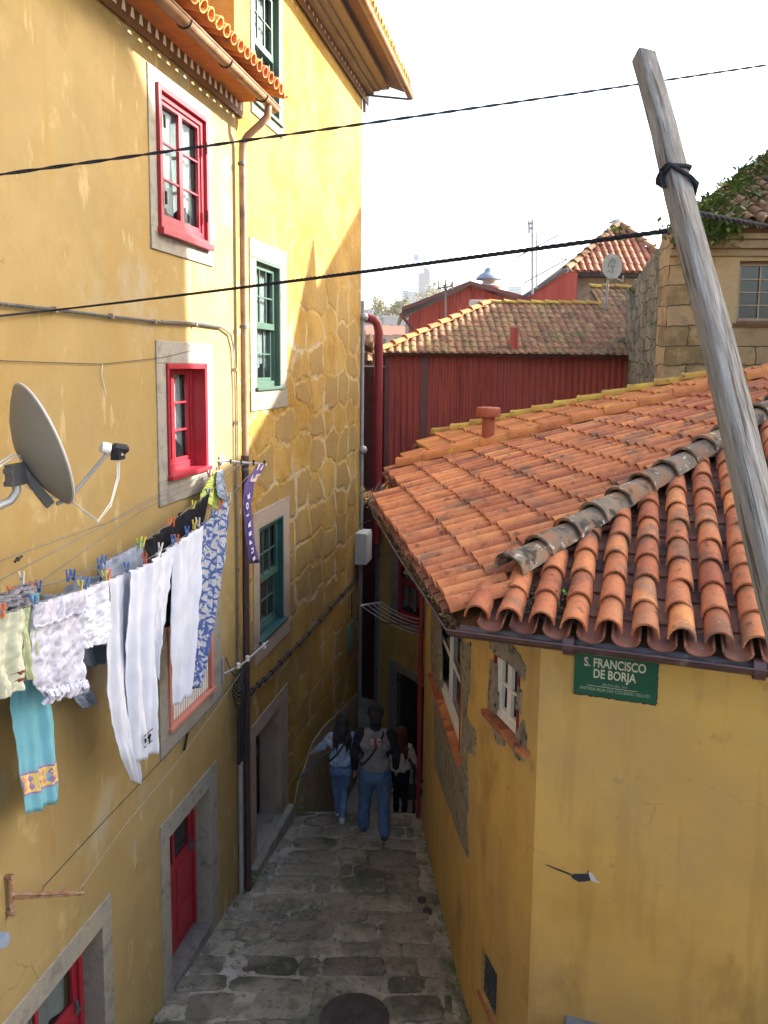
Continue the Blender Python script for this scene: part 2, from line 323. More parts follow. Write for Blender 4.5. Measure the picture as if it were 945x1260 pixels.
DARK = mat('black_rubber', [(.012,.012,.014), (.03,.03,.032)], 10, .6, .1)
GREY = mat('grey_metal', [(.26,.27,.28), (.36,.37,.38)], 6, .45, .05, metallic=.3, spec=.5)
GREYD = mat('dark_grey_metal', [(.08,.085,.09), (.13,.13,.14)], 6, .45, .1, metallic=.3)
RUST = mat('rusty_iron', [(.12,.06,.03), (.25,.13,.07), (.3,.24,.18)], 18, .9, .4)
WIREW = mat('pale_wire', [(.5,.5,.48), (.6,.6,.58)], 6, .5, 0)
BLACKDOOR = mat('black_door', [(.012,.014,.02), (.025,.028,.035)], 6, .5, .1)
CURT = mat('lace_curtain', [(.72,.71,.68), (.82,.81,.78)], 14, .9, .1)
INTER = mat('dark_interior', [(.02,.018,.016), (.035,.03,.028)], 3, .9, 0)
GLASS = glass('window_glass', mixf=.22)
GLASSD = glass('dark_window_glass', (.02, .025, .03), .85)
TILE = mat('terracotta_tile', [(.34,.10,.045), (.48,.17,.072), (.41,.135,.06)], 5, .85, .45, 60, tint=.38, spots=[
    ((.36,.22,.12), 1.3, .62, .06, (1, 1, 1), .4), ((.14,.09,.065), 2.4, .585, .05, (1, 1, 1), .65), ((.44,.40,.33), 26, .675, .02, (1, 1, 1), .8), ((.07,.05,.04), 10, .63, .03, (1, 1, 1), .65), ((.09,.06,.05), 38, .64, .03, (1, 1, 1), .6)])
TILEP = mat('pan_tile', [(.22,.085,.055), (.32,.13,.085)], 5, .9, .4, 60, tint=.3, spots=[((.06,.045,.04), 4, .545, .05, (1, 1, 1), .8), ((.35,.32,.26), 30, .69, .02)])
TILEO = mat('orange_tile', [(.40,.135,.042), (.50,.18,.06), (.38,.14,.055)], 5, .85, .35, 60, tint=.3, spots=[
    ((.46,.36,.05), 5, .62, .04, (1, 1, 1), .7), ((.18,.12,.08), 5, .64, .03, (1, 1, 1), .7), ((.5,.46,.38), 22, .71, .02, (1, 1, 1), .8)])
TILEY = mat('lichen_tile', [(.42,.18,.06), (.42,.27,.06), (.50,.36,.05)], 5, .9, .5, 50, tint=.25, spots=[((.34,.26,.05), 6, .54, .06, (1, 1, 1), .75), ((.16,.12,.06), 12, .62, .04)])
TILEL = mat('grey_lichen_tile', [(.10,.08,.06), (.19,.15,.11), (.30,.14,.07)], 6, .9, .7, 60, tint=.2, spots=[((.28,.13,.06), 3, .58, .05, (1, 1, 1), .8), ((.48,.47,.40), 13, .615, .02, (1, 1, 1), .8), ((.05,.045,.035), 7, .58, .05)])
TILEM = mat('mossy_tile', [(.17,.07,.036), (.25,.12,.06), (.18,.12,.055)], 2.2, .9, .5, 40, tint=.4, spots=[
    ((.15,.13,.04), 3, .58, .07, (1, 1, 1), .65), ((.06,.045,.03), 5, .60, .05, (1, 1, 1), .8), ((.45,.42,.3), 9, .7, .02)])
CORR = mat('red_corrugated_metal', [(.30,.05,.034), (.40,.085,.058)], 1.2, .5, .05, spec=.4, stretch=(1, 1, .4), spots=[((.09,.02,.018), 2, .62, .08, (3, 3, .4), .7), ((.45,.4,.38), 30, .76, .006)])
WOOD = mat('weathered_wood', [(.07,.066,.06), (.165,.16,.152), (.105,.098,.088)], 6, .9, .8, 22, stretch=(9, 9, .8), spots=[((.04,.034,.028), 9, .60, .02, (10, 10, .35), .85), ((.26,.27,.28), 7, .6, .06, (6, 6, .6), .6)], bump_dist=.006)
MORTAR = mat('street_mortar', [(.20,.18,.14), (.40,.37,.30), (.28,.255,.20)], 3.5, .95, .7, 30, spots=[((.07,.085,.05), 1.2, .54, .06, (1, 1, 1), .75), ((.46,.45,.42), 1.0, .645, .03, (1, 1, 1), .7), ((.06,.055,.045), 14, .6, .05, (1, 1, 1), .7)])
COBB = mat('street_stone', [(.15,.135,.10), (.29,.26,.20), (.21,.19,.15)], 5, .7, .9, 45, tint=.32, spots=[((.055,.07,.045), 1.3, .54, .06, (1, 1, 1), .75), ((.27,.245,.19), 5, .62, .05, (1, 1, 1), .6), ((.05,.045,.04), 22, .62, .04, (1, 1, 1), .7), ((.38,.37,.34), 1.1, .68, .03, (1, 1, 1), .5)])
IRON = mat('cast_iron', [(.045,.04,.038), (.08,.07,.065)], 8, .6, .4, 60)
STONEH = stone_mat('house_ashlar', [(.24,.165,.075), (.43,.30,.145), (.34,.24,.13)], (.10,.075,.045), .75, .33, .010, .16, 1.0, dirt=((.14,.12,.09), 2.5, .62))
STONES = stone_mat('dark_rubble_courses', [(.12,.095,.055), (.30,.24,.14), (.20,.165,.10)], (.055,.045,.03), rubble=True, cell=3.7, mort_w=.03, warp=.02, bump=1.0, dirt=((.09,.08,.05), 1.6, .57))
GRASS = mat('weed_leaves', [(.05,.10,.02), (.10,.17,.035), (.15,.19,.05)], 3, .7, .1, tint=.5)
def flat(name, c, rough=.8, spec=.3, metallic=0):
    return mat(name, [tuple(x*.92 for x in c), tuple(min(1, x*1.06) for x in c)], 9, rough, .06, 40, spec=spec, metallic=metallic)

# ---------------------------------------------------------------- building parts
def wall(parent, name, x0, x1, z0, z1, holes, m, depth=5.0, step=.6, revd=.35, xf=None, side=True):
    """front face with real openings, reveals behind them, and the solid body's other sides"""
    b = MB(); b.xf = xf
    xs = sorted(set([x0, x1] + [h[0] for h in holes] + [h[1] for h in holes])); zs = sorted(set([z0, z1] + [h[2] for h in holes] + [h[3] for h in holes]))
    def fill(v):
        o = [v[0]]
        for a, c in zip(v, v[1:]):
            n = max(1, math.ceil((c-a)/step)); o += [a+(c-a)*(i+1)/n for i in range(n)]
        return o
    xs = fill(xs); zs = fill(zs)
    idx = {}
    vs = []
    for i, x in enumerate(xs):
        for j, z in enumerate(zs): idx[i, j] = len(vs); vs.append((x, 0, z))
    fs = []
    for i in range(len(xs)-1):
        for j in range(len(zs)-1):
            cx = (xs[i]+xs[i+1])/2; cz = (zs[j]+zs[j+1])/2
            if any(h[0] < cx < h[1] and h[2] < cz < h[3] for h in holes): continue
            fs.append((idx[i, j], idx[i+1, j], idx[i+1, j+1], idx[i, j+1]))
    b.add(vs, fs)
    for (a, c, d, e, *_) in holes:
        b.add([(a,0,d),(c,0,d),(c,0,e),(a,0,e),(a,revd,d),(c,revd,d),(c,revd,e),(a,revd,e)], [(0,4,5,1),(1,5,6,2),(2,6,7,3),(3,7,4,0)])
    if side:
        b.add([(x0,0,z0),(x1,0,z0),(x1,0,z1),(x0,0,z1),(x0,depth,z0),(x1,depth,z0),(x1,depth,z1),(x0,depth,z1)],
              [(0,4,7,3),(1,2,6,5),(3,7,6,2),(4,5,6,7)])
    o = b.obj(name, m, parent)
    return o

def surround(parent, x0, x1, z0, z1, l, r, t, bt, m, proud=.014, rec=.3, xf=None, name='stone_surround'):
    b = MB(); b.xf = xf
    e = .0
    if t: b.box(x0-l, x1+r, -proud, rec, z1, z1+t, sub=.2 if xf else 0)
    if bt: b.box(x0-l-.004, x1+r+.004, -proud-.004, rec, z0-bt, z0, sub=.2 if xf else 0)
    if l: b.box(x0-l, x0, -proud+.001, rec-.002, z0, z1)
    if r: b.box(x1, x1+r, -proud+.001, rec-.002, z0, z1)
    return b.obj(name, m, parent, bevel=.006)

def window(parent, x0, x1, z0, z1, rec, fm, cols, rows, fw=.055, bar=.02, transom=None, stile=None, gm=None, curtain=True, sill=None, xf=None, label=None, proud_frame=0, sashm=None, open_side=False):
    f = MB(); f.xf = xf; y0 = rec-.03; y1 = rec+.04
    f.box(x0, x0+fw, y0, y1, z0, z1); f.box(x1-fw, x1, y0, y1, z0, z1)
    f.box(x0+fw, x1-fw, y0, y1, z1-fw, z1); f.box(x0+fw, x1-fw, y0, y1, z0, z0+fw*1.3)
    if proud_frame:                          # a casing nailed round the opening, standing off the wall
        q = proud_frame
        f.box(x0-.05, x0, -q, rec, z0-.03, z1+.05); f.box(x1, x1+.05, -q, rec, z0-.03, z1+.05)
        f.box(x0, x1, -q, rec, z1, z1+.05); f.box(x0-.08, x1+.08, -q-.035, rec, z0-.09, z0-.03)
        f.box(x0, x1, -q, rec, z0-.03, z0)
    win = f.obj('window', fm, parent, bevel=.004)
    if label: win['label'] = label
    s = MB(); s.xf = xf
    ax0, ax1, az0, az1 = x0+fw, x1-fw, z0+fw*1.3, z1-fw
    def sash(a, b_, c, d, nc, nr, yy):
        w_ = .035
        s.box(a, a+w_, yy-.018, yy+.018, c, d); s.box(b_-w_, b_, yy-.018, yy+.018, c, d); s.box(a+w_, b_-w_, yy-.018, yy+.018, c, c+w_*1.2); s.box(a+w_, b_-w_, yy-.018, yy+.018, d-w_, d)
        ia, ib, ic, idd = a+w_, b_-w_, c+w_*1.2, d-w_
        for i in range(1, nc): x = ia+(ib-ia)*i/nc; s.box(x-bar/2, x+bar/2, yy-.012, yy+.012, ic, idd)
        for j in range(1, nr): z = ic+(idd-ic)*j/nr; s.box(ia, ib, yy-.013, yy+.011, z-bar/2, z+bar/2)
    yy = rec+.005
    if transom:
        sash(ax0, ax1, az0, transom-.02, cols, rows, yy+.02); sash(ax0, ax1, transom-.02, az1, cols, rows, yy-.016)
        s.box(ax0, ax1, yy-.04, yy+.04, transom-.045, transom+.035)
    elif stile:
        mx = (ax0+ax1)/2; sash(ax0, mx, az0, az1, cols, rows, yy); sash(mx, ax1, az0, az1, cols, rows, yy)
    else: sash(ax0, ax1, az0, az1, cols, rows, yy)
    s.obj('frame', sashm or fm, win, bevel=.003)
    g = MB(); g.xf = xf; g.box(ax0, ax1, yy+.022, yy+.026, az0, az1); g.obj('pane', gm or GLASS, win)
    if curtain:
        c = MB(); c.xf = xf; wx = ax1-ax0
        for (a0, a1, low) in ((ax0, ax0+wx*.5, .06), (ax0+wx*.5, ax1, .1)):
            c.grid(lambda u, v, a0=a0, a1=a1, low=low: (a0+(a1-a0)*u, yy+.07+.015*math.sin(u*19+v*2), az0+low*(1+1.2*math.sin(u*math.pi))+(az1-az0-low)*v), 14, 8)
        c.obj('curtain', CURT, win, smooth=True)
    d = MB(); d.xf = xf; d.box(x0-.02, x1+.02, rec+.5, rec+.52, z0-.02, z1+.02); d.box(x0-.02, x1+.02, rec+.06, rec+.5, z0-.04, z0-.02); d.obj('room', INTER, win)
    if sill:
        q = MB(); q.xf = xf; q.box(x0-sill[0], x1+sill[0], -sill[1], rec-.03, z0-.035, z0+.004); q.obj('sill', fm, win, bevel=.004)
    return win

W = Frame(-2.08, 6.65, 11.53)
EAVE1 = 8.93
# ===== near yellow house on the left
YH = empty('yellow_house', 'tall yellow plastered house on the left with red windows and doors behind the washing', 'house', frame=W)
wins = [(.36, 1.27, 7.42, 8.56), (.40, 1.21, 5.16, 6.18), (.33, 1.25, 2.76, 4.03)]
d0 = (-2.0, -.90, -.0, 1.64); d1 = (.26, 1.17, .10, 1.68)
holes = [(a-.02, b+.02, c-.02, d+.02) for a, b, c, d in wins] + [(d0[0]-.02, d0[1]+.02, -.0, d0[3]+.02), (d1[0]-.02, d1[1]+.02, 0.0, d1[3]+.02)]
wall(YH, 'wall', -7.0, 2.12, -1.2, 9.05, holes, YEL, 6.0)
# upper red casement, set flush in its casing
w1 = window(YH, *wins[0], .02, RED, 1, 3, fw=.05, stile=True, proud_frame=.045, label='upper red casement window standing proud of the wall')
surround(w1, wins[0][0]-.05, wins[0][1]+.05, wins[0][2]-.03, wins[0][3]+.05, .13, .13, .12, .2, GRAN, rec=.3)
for x in (wins[0][0]+.015, wins[0][1]-.035):
    for z in (7.6, 8.25):
        h = MB(); h.box(x, x+.02, -.062, -.045, z, z+.11); h.obj('hinge', DARK, w1)
w2 = window(YH, *wins[1], .15, RED, 1, 3, stile=True, curtain=True, sill=(.03, .07), label='middle red window deep in its opening')
lin = MB(); a, b_, c, d = wins[1]
lin.box(a-.01, a+.022, -.03, .13, c, d); lin.box(b_-.022, b_+.03, -.03, .13, c-.03, d+.02); lin.box(a-.01, b_+.03, -.03, .13, d-.03, d+.02); lin.obj('lining', RED, w2, bevel=.004)
surround(w2, a-.012, b_+.032, c-.036, d+.022, .17, .17, .2, .22, GRAN)
w3 = window(YH, *wins[2], .12, SALM, 2, 2, stile=True, curtain=False, gm=GLASSD, sashm=SALM, sill=(.05, .05), label='low salmon framed window half hidden by trousers')
a, b_, c, d = wins[2]
surround(w3, a, b_, c-.036, d, .2, .26, .2, .2, GRAN)
sl = MB()
for i in range(17): x = a+.06+(b_-a-.12)*i/16; sl.box(x-.012, x+.012, .0, .02, c+.02, c+.52)
sl.box(a+.02, b_-.02, -.004, .024, c+.5, c+.54); sl.obj('railing', WHITE, w3)
cs = MB(); cs.box(a-.03, a+.02, -.03, .09, c, d); cs.box(b_-.02, b_+.03, -.03, .09, c, d); cs.box(a-.03, b_+.03, -.03, .09, d-.02, d+.03); cs.obj('casing', SALM, w3)

def door(parent, x0, x1, z0, z1, rec, fm, glass_top=True, step_z=.1, step_m=GRAN_D, curtain=False, label=None, barred=False):
    d = MB(); d.box(x0-.01, x0+.05, rec-.04, rec+.04, z0, z1); d.box(x1-.05, x1+.01, rec-.04, rec+.04, z0, z1); d.box(x0+.05, x1-.05, rec-.04, rec+.04, z1-.05, z1)
    zt = z0+(z1-z0)*.62 if glass_top else z1-.05
    xm = (x0+x1)/2
    d.box(x0+.05, x1-.05, rec-.015, rec+.03, z0, zt)
    for (p, q) in ((x0+.09, xm-.03), (xm+.03, x1-.09)):       # raised fields
        d.box(p, q, rec-.028, rec-.013, z0+.1, z0+(zt-z0)*.42); d.box(p, q, rec-.027, rec-.013, z0+(zt-z0)*.50, zt-.09)
    if glass_top:
        d.box(x0+.05, x0+.11, rec-.014, rec+.03, zt, z1-.05); d.box(x1-.11, x1-.05, rec-.014, rec+.03, zt, z1-.05); d.box(x0+.11, x1-.11, rec-.014, rec+.03, z1-.12, z1-.05)
        d.box(xm-.02, xm+.02, rec-.012, rec+.02, zt, z1-.12)
    o = d.obj('door', fm, parent, bevel=.004)
    if label: o['label'] = label
    if glass_top:
        g = MB(); g.box(x0+.11, x1-.11, rec+.01, rec+.014, zt, z1-.12); g.obj('pane', GLASS if curtain else GLASSD, o)
        if curtain:
            c = MB(); c.grid(lambda u, v: (x0+.11+(x1-x0-.22)*u, rec+.05+.02*math.sin(u*26), zt+(z1-.12-zt)*v), 40, 4); c.obj('curtain', CURT, o, smooth=True)
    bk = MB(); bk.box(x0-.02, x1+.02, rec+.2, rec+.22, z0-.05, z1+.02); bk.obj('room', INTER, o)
    h = MB(); h.box(x1-.10, x1-.07, rec-.035, rec-.014, z0+.88, z0+1.02); h.tube([(x1-.085, rec-.03, z0+.97), (x1-.085, rec-.07, z0+.97), (x1-.16, rec-.07, z0+.97)], .008, 8); h.obj('handle', GREYD, o, smooth=True)
    s = MB(); s.box(x0-.012, x1+.012, -.012, rec+.3, z0-.25, z0); s.obj('threshold', step_m, parent, bevel=.01)
    return o
dd1 = door(YH, d1[0], d1[1], d1[2], d1[3], .20, RED, label='red door with a dark glass panel and worn stone jambs')
surround(YH, d1[0], d1[1], .0, d1[3], .17, .19, .21, 0, GRAN, rec=.17, name='door_surround')
dd0 = door(YH, d0[0], d0[1], .0, d0[3], .22, RED, curtain=True, label='red door with lace curtain behind its glass')
surround(YH, d0[0], d0[1], -.3, d0[3], .2, .14, .2, 0, GRAN, rec=.19, name='door_surround')

def canal(b, P, e, n, L, r0, r1, th=.013, seg=8, concave=False, hf=1.0, lift0=0., lift1=0.):
    """one tapering half-round clay tile: P at the middle of its lower end, e across, n up the slope"""
    w_ = e.cross(n).normalized()
    if w_.z < 0: w_ = -w_
    sgn = -1 if concave else 1
    vs = []
    for (t, r, lf) in ((0, r0, lift0), (L, r1, lift1)):
        for rr in (r, r-th):
            for k in range(seg+1):
                q = math.pi*k/seg
                vs.append(P + n*t + e*(rr*math.cos(q)) + w_*(sgn*rr*math.sin(q)*hf+lf))
    m = seg+1; fs = []
    for k in range(seg):
        fs += [(k, k+1, 2*m+k+1, 2*m+k), (m+k, 3*m+k, 3*m+k+1, m+k+1), (k, m+k, m+k+1, k+1), (2*m+k, 2*m+k+1, 3*m+k+1, 3*m+k)]
    fs += [(0, 2*m, 3*m, m), (seg, m+seg, 3*m+seg, 2*m+seg)]
    b.add(vs, fs)

def tile_field(covers, pans, org, e, n, inside, s0, s1, d0_, d1_, sp=.21, ex=.36, r=.076, hf=1.22, jit=.009, skip_pan=False, L=None):
    """org on the eave line; e horizontal along it, n up the slope (3D); inside(s, d) keeps a tile"""
    L = L or ex*1.22
    w_ = e.cross(n).normalized()
    if w_.z < 0: w_ = -w_
    i = math.floor(s0/sp)
    while i*sp < s1:
        s = (i+.5)*sp; j = 0; ct = random.random()*.3
        while d0_+j*ex < d1_:
            d = d0_+j*ex
            if inside(s, d+ex*.5):
                js = s+random.uniform(-jit, jit); jd = d+random.uniform(-jit, jit)*1.5
                P = org + e*js + n*jd + w_*(.055*hf)
                covers.tint = min(1, max(0, random.gauss(.5, .2)))
                ee = (e + n*random.uniform(-.02, .02)).normalized(); nn = (n - e*random.uniform(-.015, .015)).normalized()
                canal(covers, P, ee, nn, L, r, r*.84, hf=hf, lift0=.015*hf, lift1=.0)
            if not skip_pan and inside(s+sp*.5, d+ex*.5):
                pans.tint = min(1, max(0, random.gauss(.5, .22)))
                P = org + e*((i+1)*sp) + n*(d-.045) + w_*(.072)
                canal(pans, P, e, n, L, r*1.0, r*1.1, concave=True, hf=.62*hf, lift0=.012*hf, lift1=0)
            j += 1
        i += 1

def ridge(b, pts, r=.11, ex=.40, L=.46, hf=1.0, up=.02):
    """overlapping half-round ridge tiles, wide end downhill, along a 3D polyline"""
    for a, c in zip(pts, pts[1:]):
        a = Vector(a); c = Vector(c); d = (c-a); n = d.normalized(); e = n.cross(Vector((0, 0, 1))).normalized()
        k = max(1, round(d.length/ex)); st = d.length/k
        for i in range(k):
            b.tint = min(1, max(0, random.gauss(.5, .2)))
            jj = e*random.uniform(-.01, .01)
            canal(b, a+n*(st*i)+jj+Vector((0, 0, up)), e, n, L, r, r*.84, th=.016, seg=10, hf=hf, lift0=.028, lift1=0)
            canal(b, a+n*(st*i-.005)+jj+Vector((0, 0, up)), e, n, .035, r*1.07, r*1.05, th=.02, seg=10, hf=hf, lift0=.03, lift1=.03)

def gutter(b, pts, r=.07, n=8):
    """open half-round channel with thickness along a polyline"""
    pts = [Vector(p) for p in pts]; rings = []
    for i, p in enumerate(pts):
        t0 = (p-pts[i-1]).normalized() if i else (pts[1]-p).normalized()
        t1 = (pts[i+1]-p).normalized() if i < len(pts)-1 else t0
        t = (t0+t1).normalized(); u = t.cross(Vector((0, 0, 1))).normalized(); f = 1/max(.5, u.dot(t1.cross(Vector((0, 0, 1))).normalized()))
        ring = []
        for rr in (r, r-.007):
            for k in range(n+1):
                q = math.pi+math.pi*k/n; ring.append(p+u*(rr*math.cos(q)*f)+Vector((0, 0, rr*math.sin(q))))
        rings.append(ring)
    vs = [v for rg in rings for v in rg]; m = 2*(n+1); fs = []
    for i in range(len(pts)-1):
        a = i*m; c = a+m
        for k in range(n):
            fs += [(a+k, a+k+1, c+k+1, c+k), (a+n+1+k, c+n+1+k, c+n+2+k, a+n+2+k)]
        fs += [(a, c, c+n+1, a+n+1), (a+n, a+2*n+1, c+2*n+1, c+n)]
    fs += [tuple(list(range(n+1)) + list(range(2*n+1, n, -1)))]; L0 = (len(pts)-1)*m
    fs += [tuple([L0+k for k in range(n+1)] + [L0+k for k in range(2*n+1, n, -1)])]
    b.add(vs, fs)
    for end in (pts[0], pts[-1]):
        pass
    # rolled lips
    for sgn in (0, n):
        b.tube([rg[sgn] for rg in rings], .009, 6)

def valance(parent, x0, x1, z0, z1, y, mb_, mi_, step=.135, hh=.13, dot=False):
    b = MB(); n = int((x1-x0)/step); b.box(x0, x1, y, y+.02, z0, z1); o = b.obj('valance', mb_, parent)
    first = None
    for i in range(n):  # pale shapes stand for sunlit cut-outs, their light put into the colour
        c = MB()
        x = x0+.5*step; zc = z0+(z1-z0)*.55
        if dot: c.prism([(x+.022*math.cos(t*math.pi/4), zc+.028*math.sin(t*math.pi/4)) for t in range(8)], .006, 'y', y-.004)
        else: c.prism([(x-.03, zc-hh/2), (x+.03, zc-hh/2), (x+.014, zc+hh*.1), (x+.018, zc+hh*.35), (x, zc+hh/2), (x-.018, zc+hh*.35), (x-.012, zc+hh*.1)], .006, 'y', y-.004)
        if first is None: first = c.obj('lit_cutout', mi_, o)
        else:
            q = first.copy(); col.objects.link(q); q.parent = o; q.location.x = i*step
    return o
# eave of the yellow house
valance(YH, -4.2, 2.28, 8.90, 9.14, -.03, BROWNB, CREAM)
cov = MB(); pan = MB()
sl = R(20); n3 = Vector((0, math.cos(sl), math.sin(sl))); ex3 = Vector((1, 0, 0)); o3 = Vector((-4.2, -.42, 9.10))
tile_field(cov, pan, o3, ex3, n3, lambda s, d: True, 0, 6.45, 0, 1.3, sp=.165, ex=.34, r=.07)
rf = cov.obj('roof', TILEO, YH, smooth=True); pan.obj('pan_tiles', TILEO, rf, smooth=True)
so_ = MB(); so_.box(-4.2, 2.2, -.30, .02, 9.045, 9.075); so_.add([(-4.2,-.32,9.08),(2.26,-.32,9.08),(2.26,1.5,9.74),(-4.2,1.5,9.74)], [(0,1,2,3)]); so_.obj('soffit', TILEO, YH)
g = MB(); gutter(g, [(-4.2, -.37, 9.02), (2.36, -.37, 9.02)], .062)
gt = g.obj('gutter', PIPE, YH, smooth=True)
for x in (.15, 1.0, 1.95):
    b = MB(); b.tube([(x, -.37+.068*math.cos(t), 9.02+.068*math.sin(t)) for t in [math.pi+math.pi*k/8 for k in range(9)]], .008, 6); b.obj('bracket', DARK, gt)
dp = MB(); dp.tube([(2.14, -.37, 8.97), (2.14, -.36, 8.86), (2.13, -.28, 8.78), (2.11, -.14, 8.66), (2.10, -.09, 8.58), (2.10, -.085, 8.4), (2.09, -.085, 5.12)], .040, 12)
dq_ = MB(); dq_.tube([(2.09, -.085, 5.14), (2.06, -.085, 2), (2.04, -.085, -.12)], .040, 12); dq_.tube([(2.09, -.085, 5.05), (2.09, -.085, 5.17)], .046, 12)
dq_.obj('downpipe', mat('shaded_pipe', [(.035, .018, .02), (.06, .03, .032)], 4, .45, .1, spec=.5), YH, smooth=True)  # same pipe below the sun's edge, its shade put into the colour
dpo = dp.obj('downpipe', PIPE, YH, smooth=True)
for z in (8.35, 6.6, 5.0, 3.4, 1.9, .6):
    b = MB(); b.tube([(2.08, -.085, z), (2.08, -.085, z+.03)], .046, 12); b.obj('clip', GREYD, dpo, smooth=True)
b = MB(); b.tube([(1.955, -.04, 1.75), (1.945, -.04, -.12)], .03, 10); b.obj('drain_pipe', GREY, YH, smooth=True)
# attic storey set back above the eave
b = MB(); b.box(-4.2, 2.55, 1.05, 1.2, 9.3, 12.2); b.obj('attic_wall', YEL, YH)
b = MB(); b.box(-.55, .95, .95, 1.06, 9.75, 12.3); [b.box(-.5+i*.16, -.47+i*.16, .93, .96, 9.8, 12.2) for i in range(9)]; b.obj('attic_shutter', REDD, YH)
b = MB(); b.box(-4.5, 2.7, .6, 3, 12.2, 12.35); b.obj('attic_roof', BROWNB, YH)

# ===== ochre house beyond it
OH = empty('ochre_house', 'ochre washed rubble stone house with green sash windows beyond the downpipe', 'house', frame=W)
TANG = mat('tan_granite', [(.13, .115, .09), (.21, .185, .145), (.17, .15, .12)], 6, .9, .5, 90)
gw = [(2.68, 3.56, 9.22, 10.72), (2.68, 3.54, 5.92, 7.44), (2.72, 3.62, 2.76, 4.18)]
d2 = (2.54, 3.47, -.02, 1.57)
U2 = 8.1
wall(OH, 'wall', 2.12, U2, -2.6, 11.1, [(a-.02, b+.02, c-.02, d+.02) for a, b, c, d in gw] + [(d2[0]-.02, d2[1]+.02, d2[2]-.02, d2[3]+.02)], OCH_ST, 6.0)
for i, g4 in enumerate(gw):
    wn = window(OH, *g4, .09, GREENP if i < 2 else TEAL, 3, 2, transom=(g4[2]+g4[3])/2, gm=GLASSD if i == 2 else GLASS, curtain=i < 2, sashm=GREENP, sill=(.06, .05), bar=.018)
    if i == 2: wn['label'] = 'dark teal window low on the stone wall'
    cs = MB(); cs.box(g4[0]-.005, g4[0]+.02, -.008, .08, g4[2], g4[3]); cs.box(g4[1]-.02, g4[1]+.005, -.008, .08, g4[2], g4[3]); cs.box(g4[0]-.005, g4[1]+.005, -.01, .08, g4[3]-.02, g4[3]+.005); cs.obj('casing', GREENP if i < 2 else TEAL, wn)
    surround(wn, g4[0]-.006, g4[1]+.006, g4[2]-.036, g4[3]+.006, .2 if i else .1, .25 if i else .1, .22 if i else .1, .24 if i else .12, GRAN_P if i == 2 else TANG, rec=.28)
door(OH, *d2, .34, BLACKDOOR, glass_top=False, step_m=GRAN, label='dark door behind worn granite jambs')
surround(OH, d2[0], d2[1], d2[2]-.3, d2[3], .22, .3, .2, 0, GRAN_P, rec=.31, name='door_surround')
b = MB(); b.box(2.30, 3.80, -.10, .2, -.5, -.04); b.obj('door_step', GRAN, OH, bevel=.015)
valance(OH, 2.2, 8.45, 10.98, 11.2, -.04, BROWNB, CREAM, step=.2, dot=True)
b = MB()
for (y0, y1, z0, z1) in ((-.16, .1, 11.15, 11.22), (-.26, .1, 11.215, 11.27), (-.42, .1, 11.265, 11.32)): b.box(2.2, 8.3+(-y0)*.5, y0, y1, z0, z1)
b.obj('cornice', GRAN_P, OH, bevel=.02)
cov = MB(); pan = MB(); n3 = Vector((0, math.cos(sl), math.sin(sl)))
tile_field(cov, pan, Vector((2.2, -.72, 11.32)), Vector((1, 0, 0)), n3, lambda s, d: True, 0, 6.6, 0, 1.7, sp=.2, ex=.34, r=.085)
rf = cov.obj('roof', TILEY, OH, smooth=True); pan.obj('pan_tiles', TILEY, rf, smooth=True)
b = MB(); b.add([(2.2,-.66,11.30),(8.8,-.66,11.30),(8.8,2.5,12.5),(2.2,2.5,12.5)], [(0,1,2,3)]); b.obj('roof_deck', BROWNB, OH)
g = MB(); gutter(g, [(2.2, -.74, 11.28), (8.95, -.74, 11.28)], .07); gt = g.obj('gutter', PIPE, OH, smooth=True)
b = MB(); b.tube([(8.2, -.02, 11.1), (8.86, -.72, 11.2)], .02, 6); b.tube([(8.2, 0, 11.2), (8.2, -.02, 10.8)], .03, 6); b.obj('eave_bracket', GREYD, OH)
b = MB(); b.tube([(U2+.03, -.03, 7.4), (U2+.03, -.03, -.5)], .035, 8)
for z in (7.1, 4.6): b.ball((U2+.03, -.05, z), .09, 8)
b.obj('drain_pipe', GREY, OH, smooth=True)
# rough low stucco with stones showing beside the door
b = MB(); pts = [(3.95, -1.2), (3.9, -.35), (4.25, .02), (4.6, .12), (4.95, .30), (5.6, .26), (6.6, .05), (8.0, -.2), (8.0, -2.3)]
b.prism(pts, .03, 'y', -.02); b.obj('stucco_patch', mat('bare_stucco', [(.22, .19, .12), (.34, .28, .17)], 5, .95, .6, 40), OH, bevel=.012)

# ===== tiled corner house on the right
fac = [(5.0, 16), (.60, 10.4), (.66, 9.2), (.75, 8.0), (.80, 7.2), (.875, 6.5), (1.0, 5.97), (1.17, 5.46)]
FP = [Vector((x, y, 0)) for x, y in fac[1:]]
def smooth_poly(P, n=3):
    for _ in range(n):
        Q = [P[0]]
        for a, c in zip(P, P[1:]): Q += [a*.75+c*.25, a*.25+c*.75]
        Q.append(P[-1]); P = Q
    return P
FS = smooth_poly(FP, 2)
acc = [0]
for a, c in zip(FS, FS[1:]): acc.append(acc[-1]+(c-a).length)
SL = acc[-1]
def bend(p):
    """x = metres along the curved alley front from its far end, y into the house, z up"""
    s = p.x; k = 0
    while k < len(acc)-2 and s > acc[k+1]: k += 1
    a, c = FS[k], FS[k+1]; d = (c-a).normalized(); t = s-acc[k]
    nrm = Vector((0, 0, 1)).cross(d)
    return a + d*t + nrm*p.y + Vector((0, 0, p.z))
def bend_hit(px, py):
    """where a photo point lands on the curved front: (s, z)"""
    r = ray(px, py); q = r.x/r.y; best = None
    for k in range(len(FS)-1):
        a, c = FS[k], FS[k+1]; fa = a.x-q*a.y; fc = c.x-q*c.y
        if fa*fc <= 0:
            t = fa/(fa-fc); p = a.lerp(c, t); best = (acc[k]+(acc[k+1]-acc[k])*t, CAM.z+r.z/r.y*p.y)
    return best
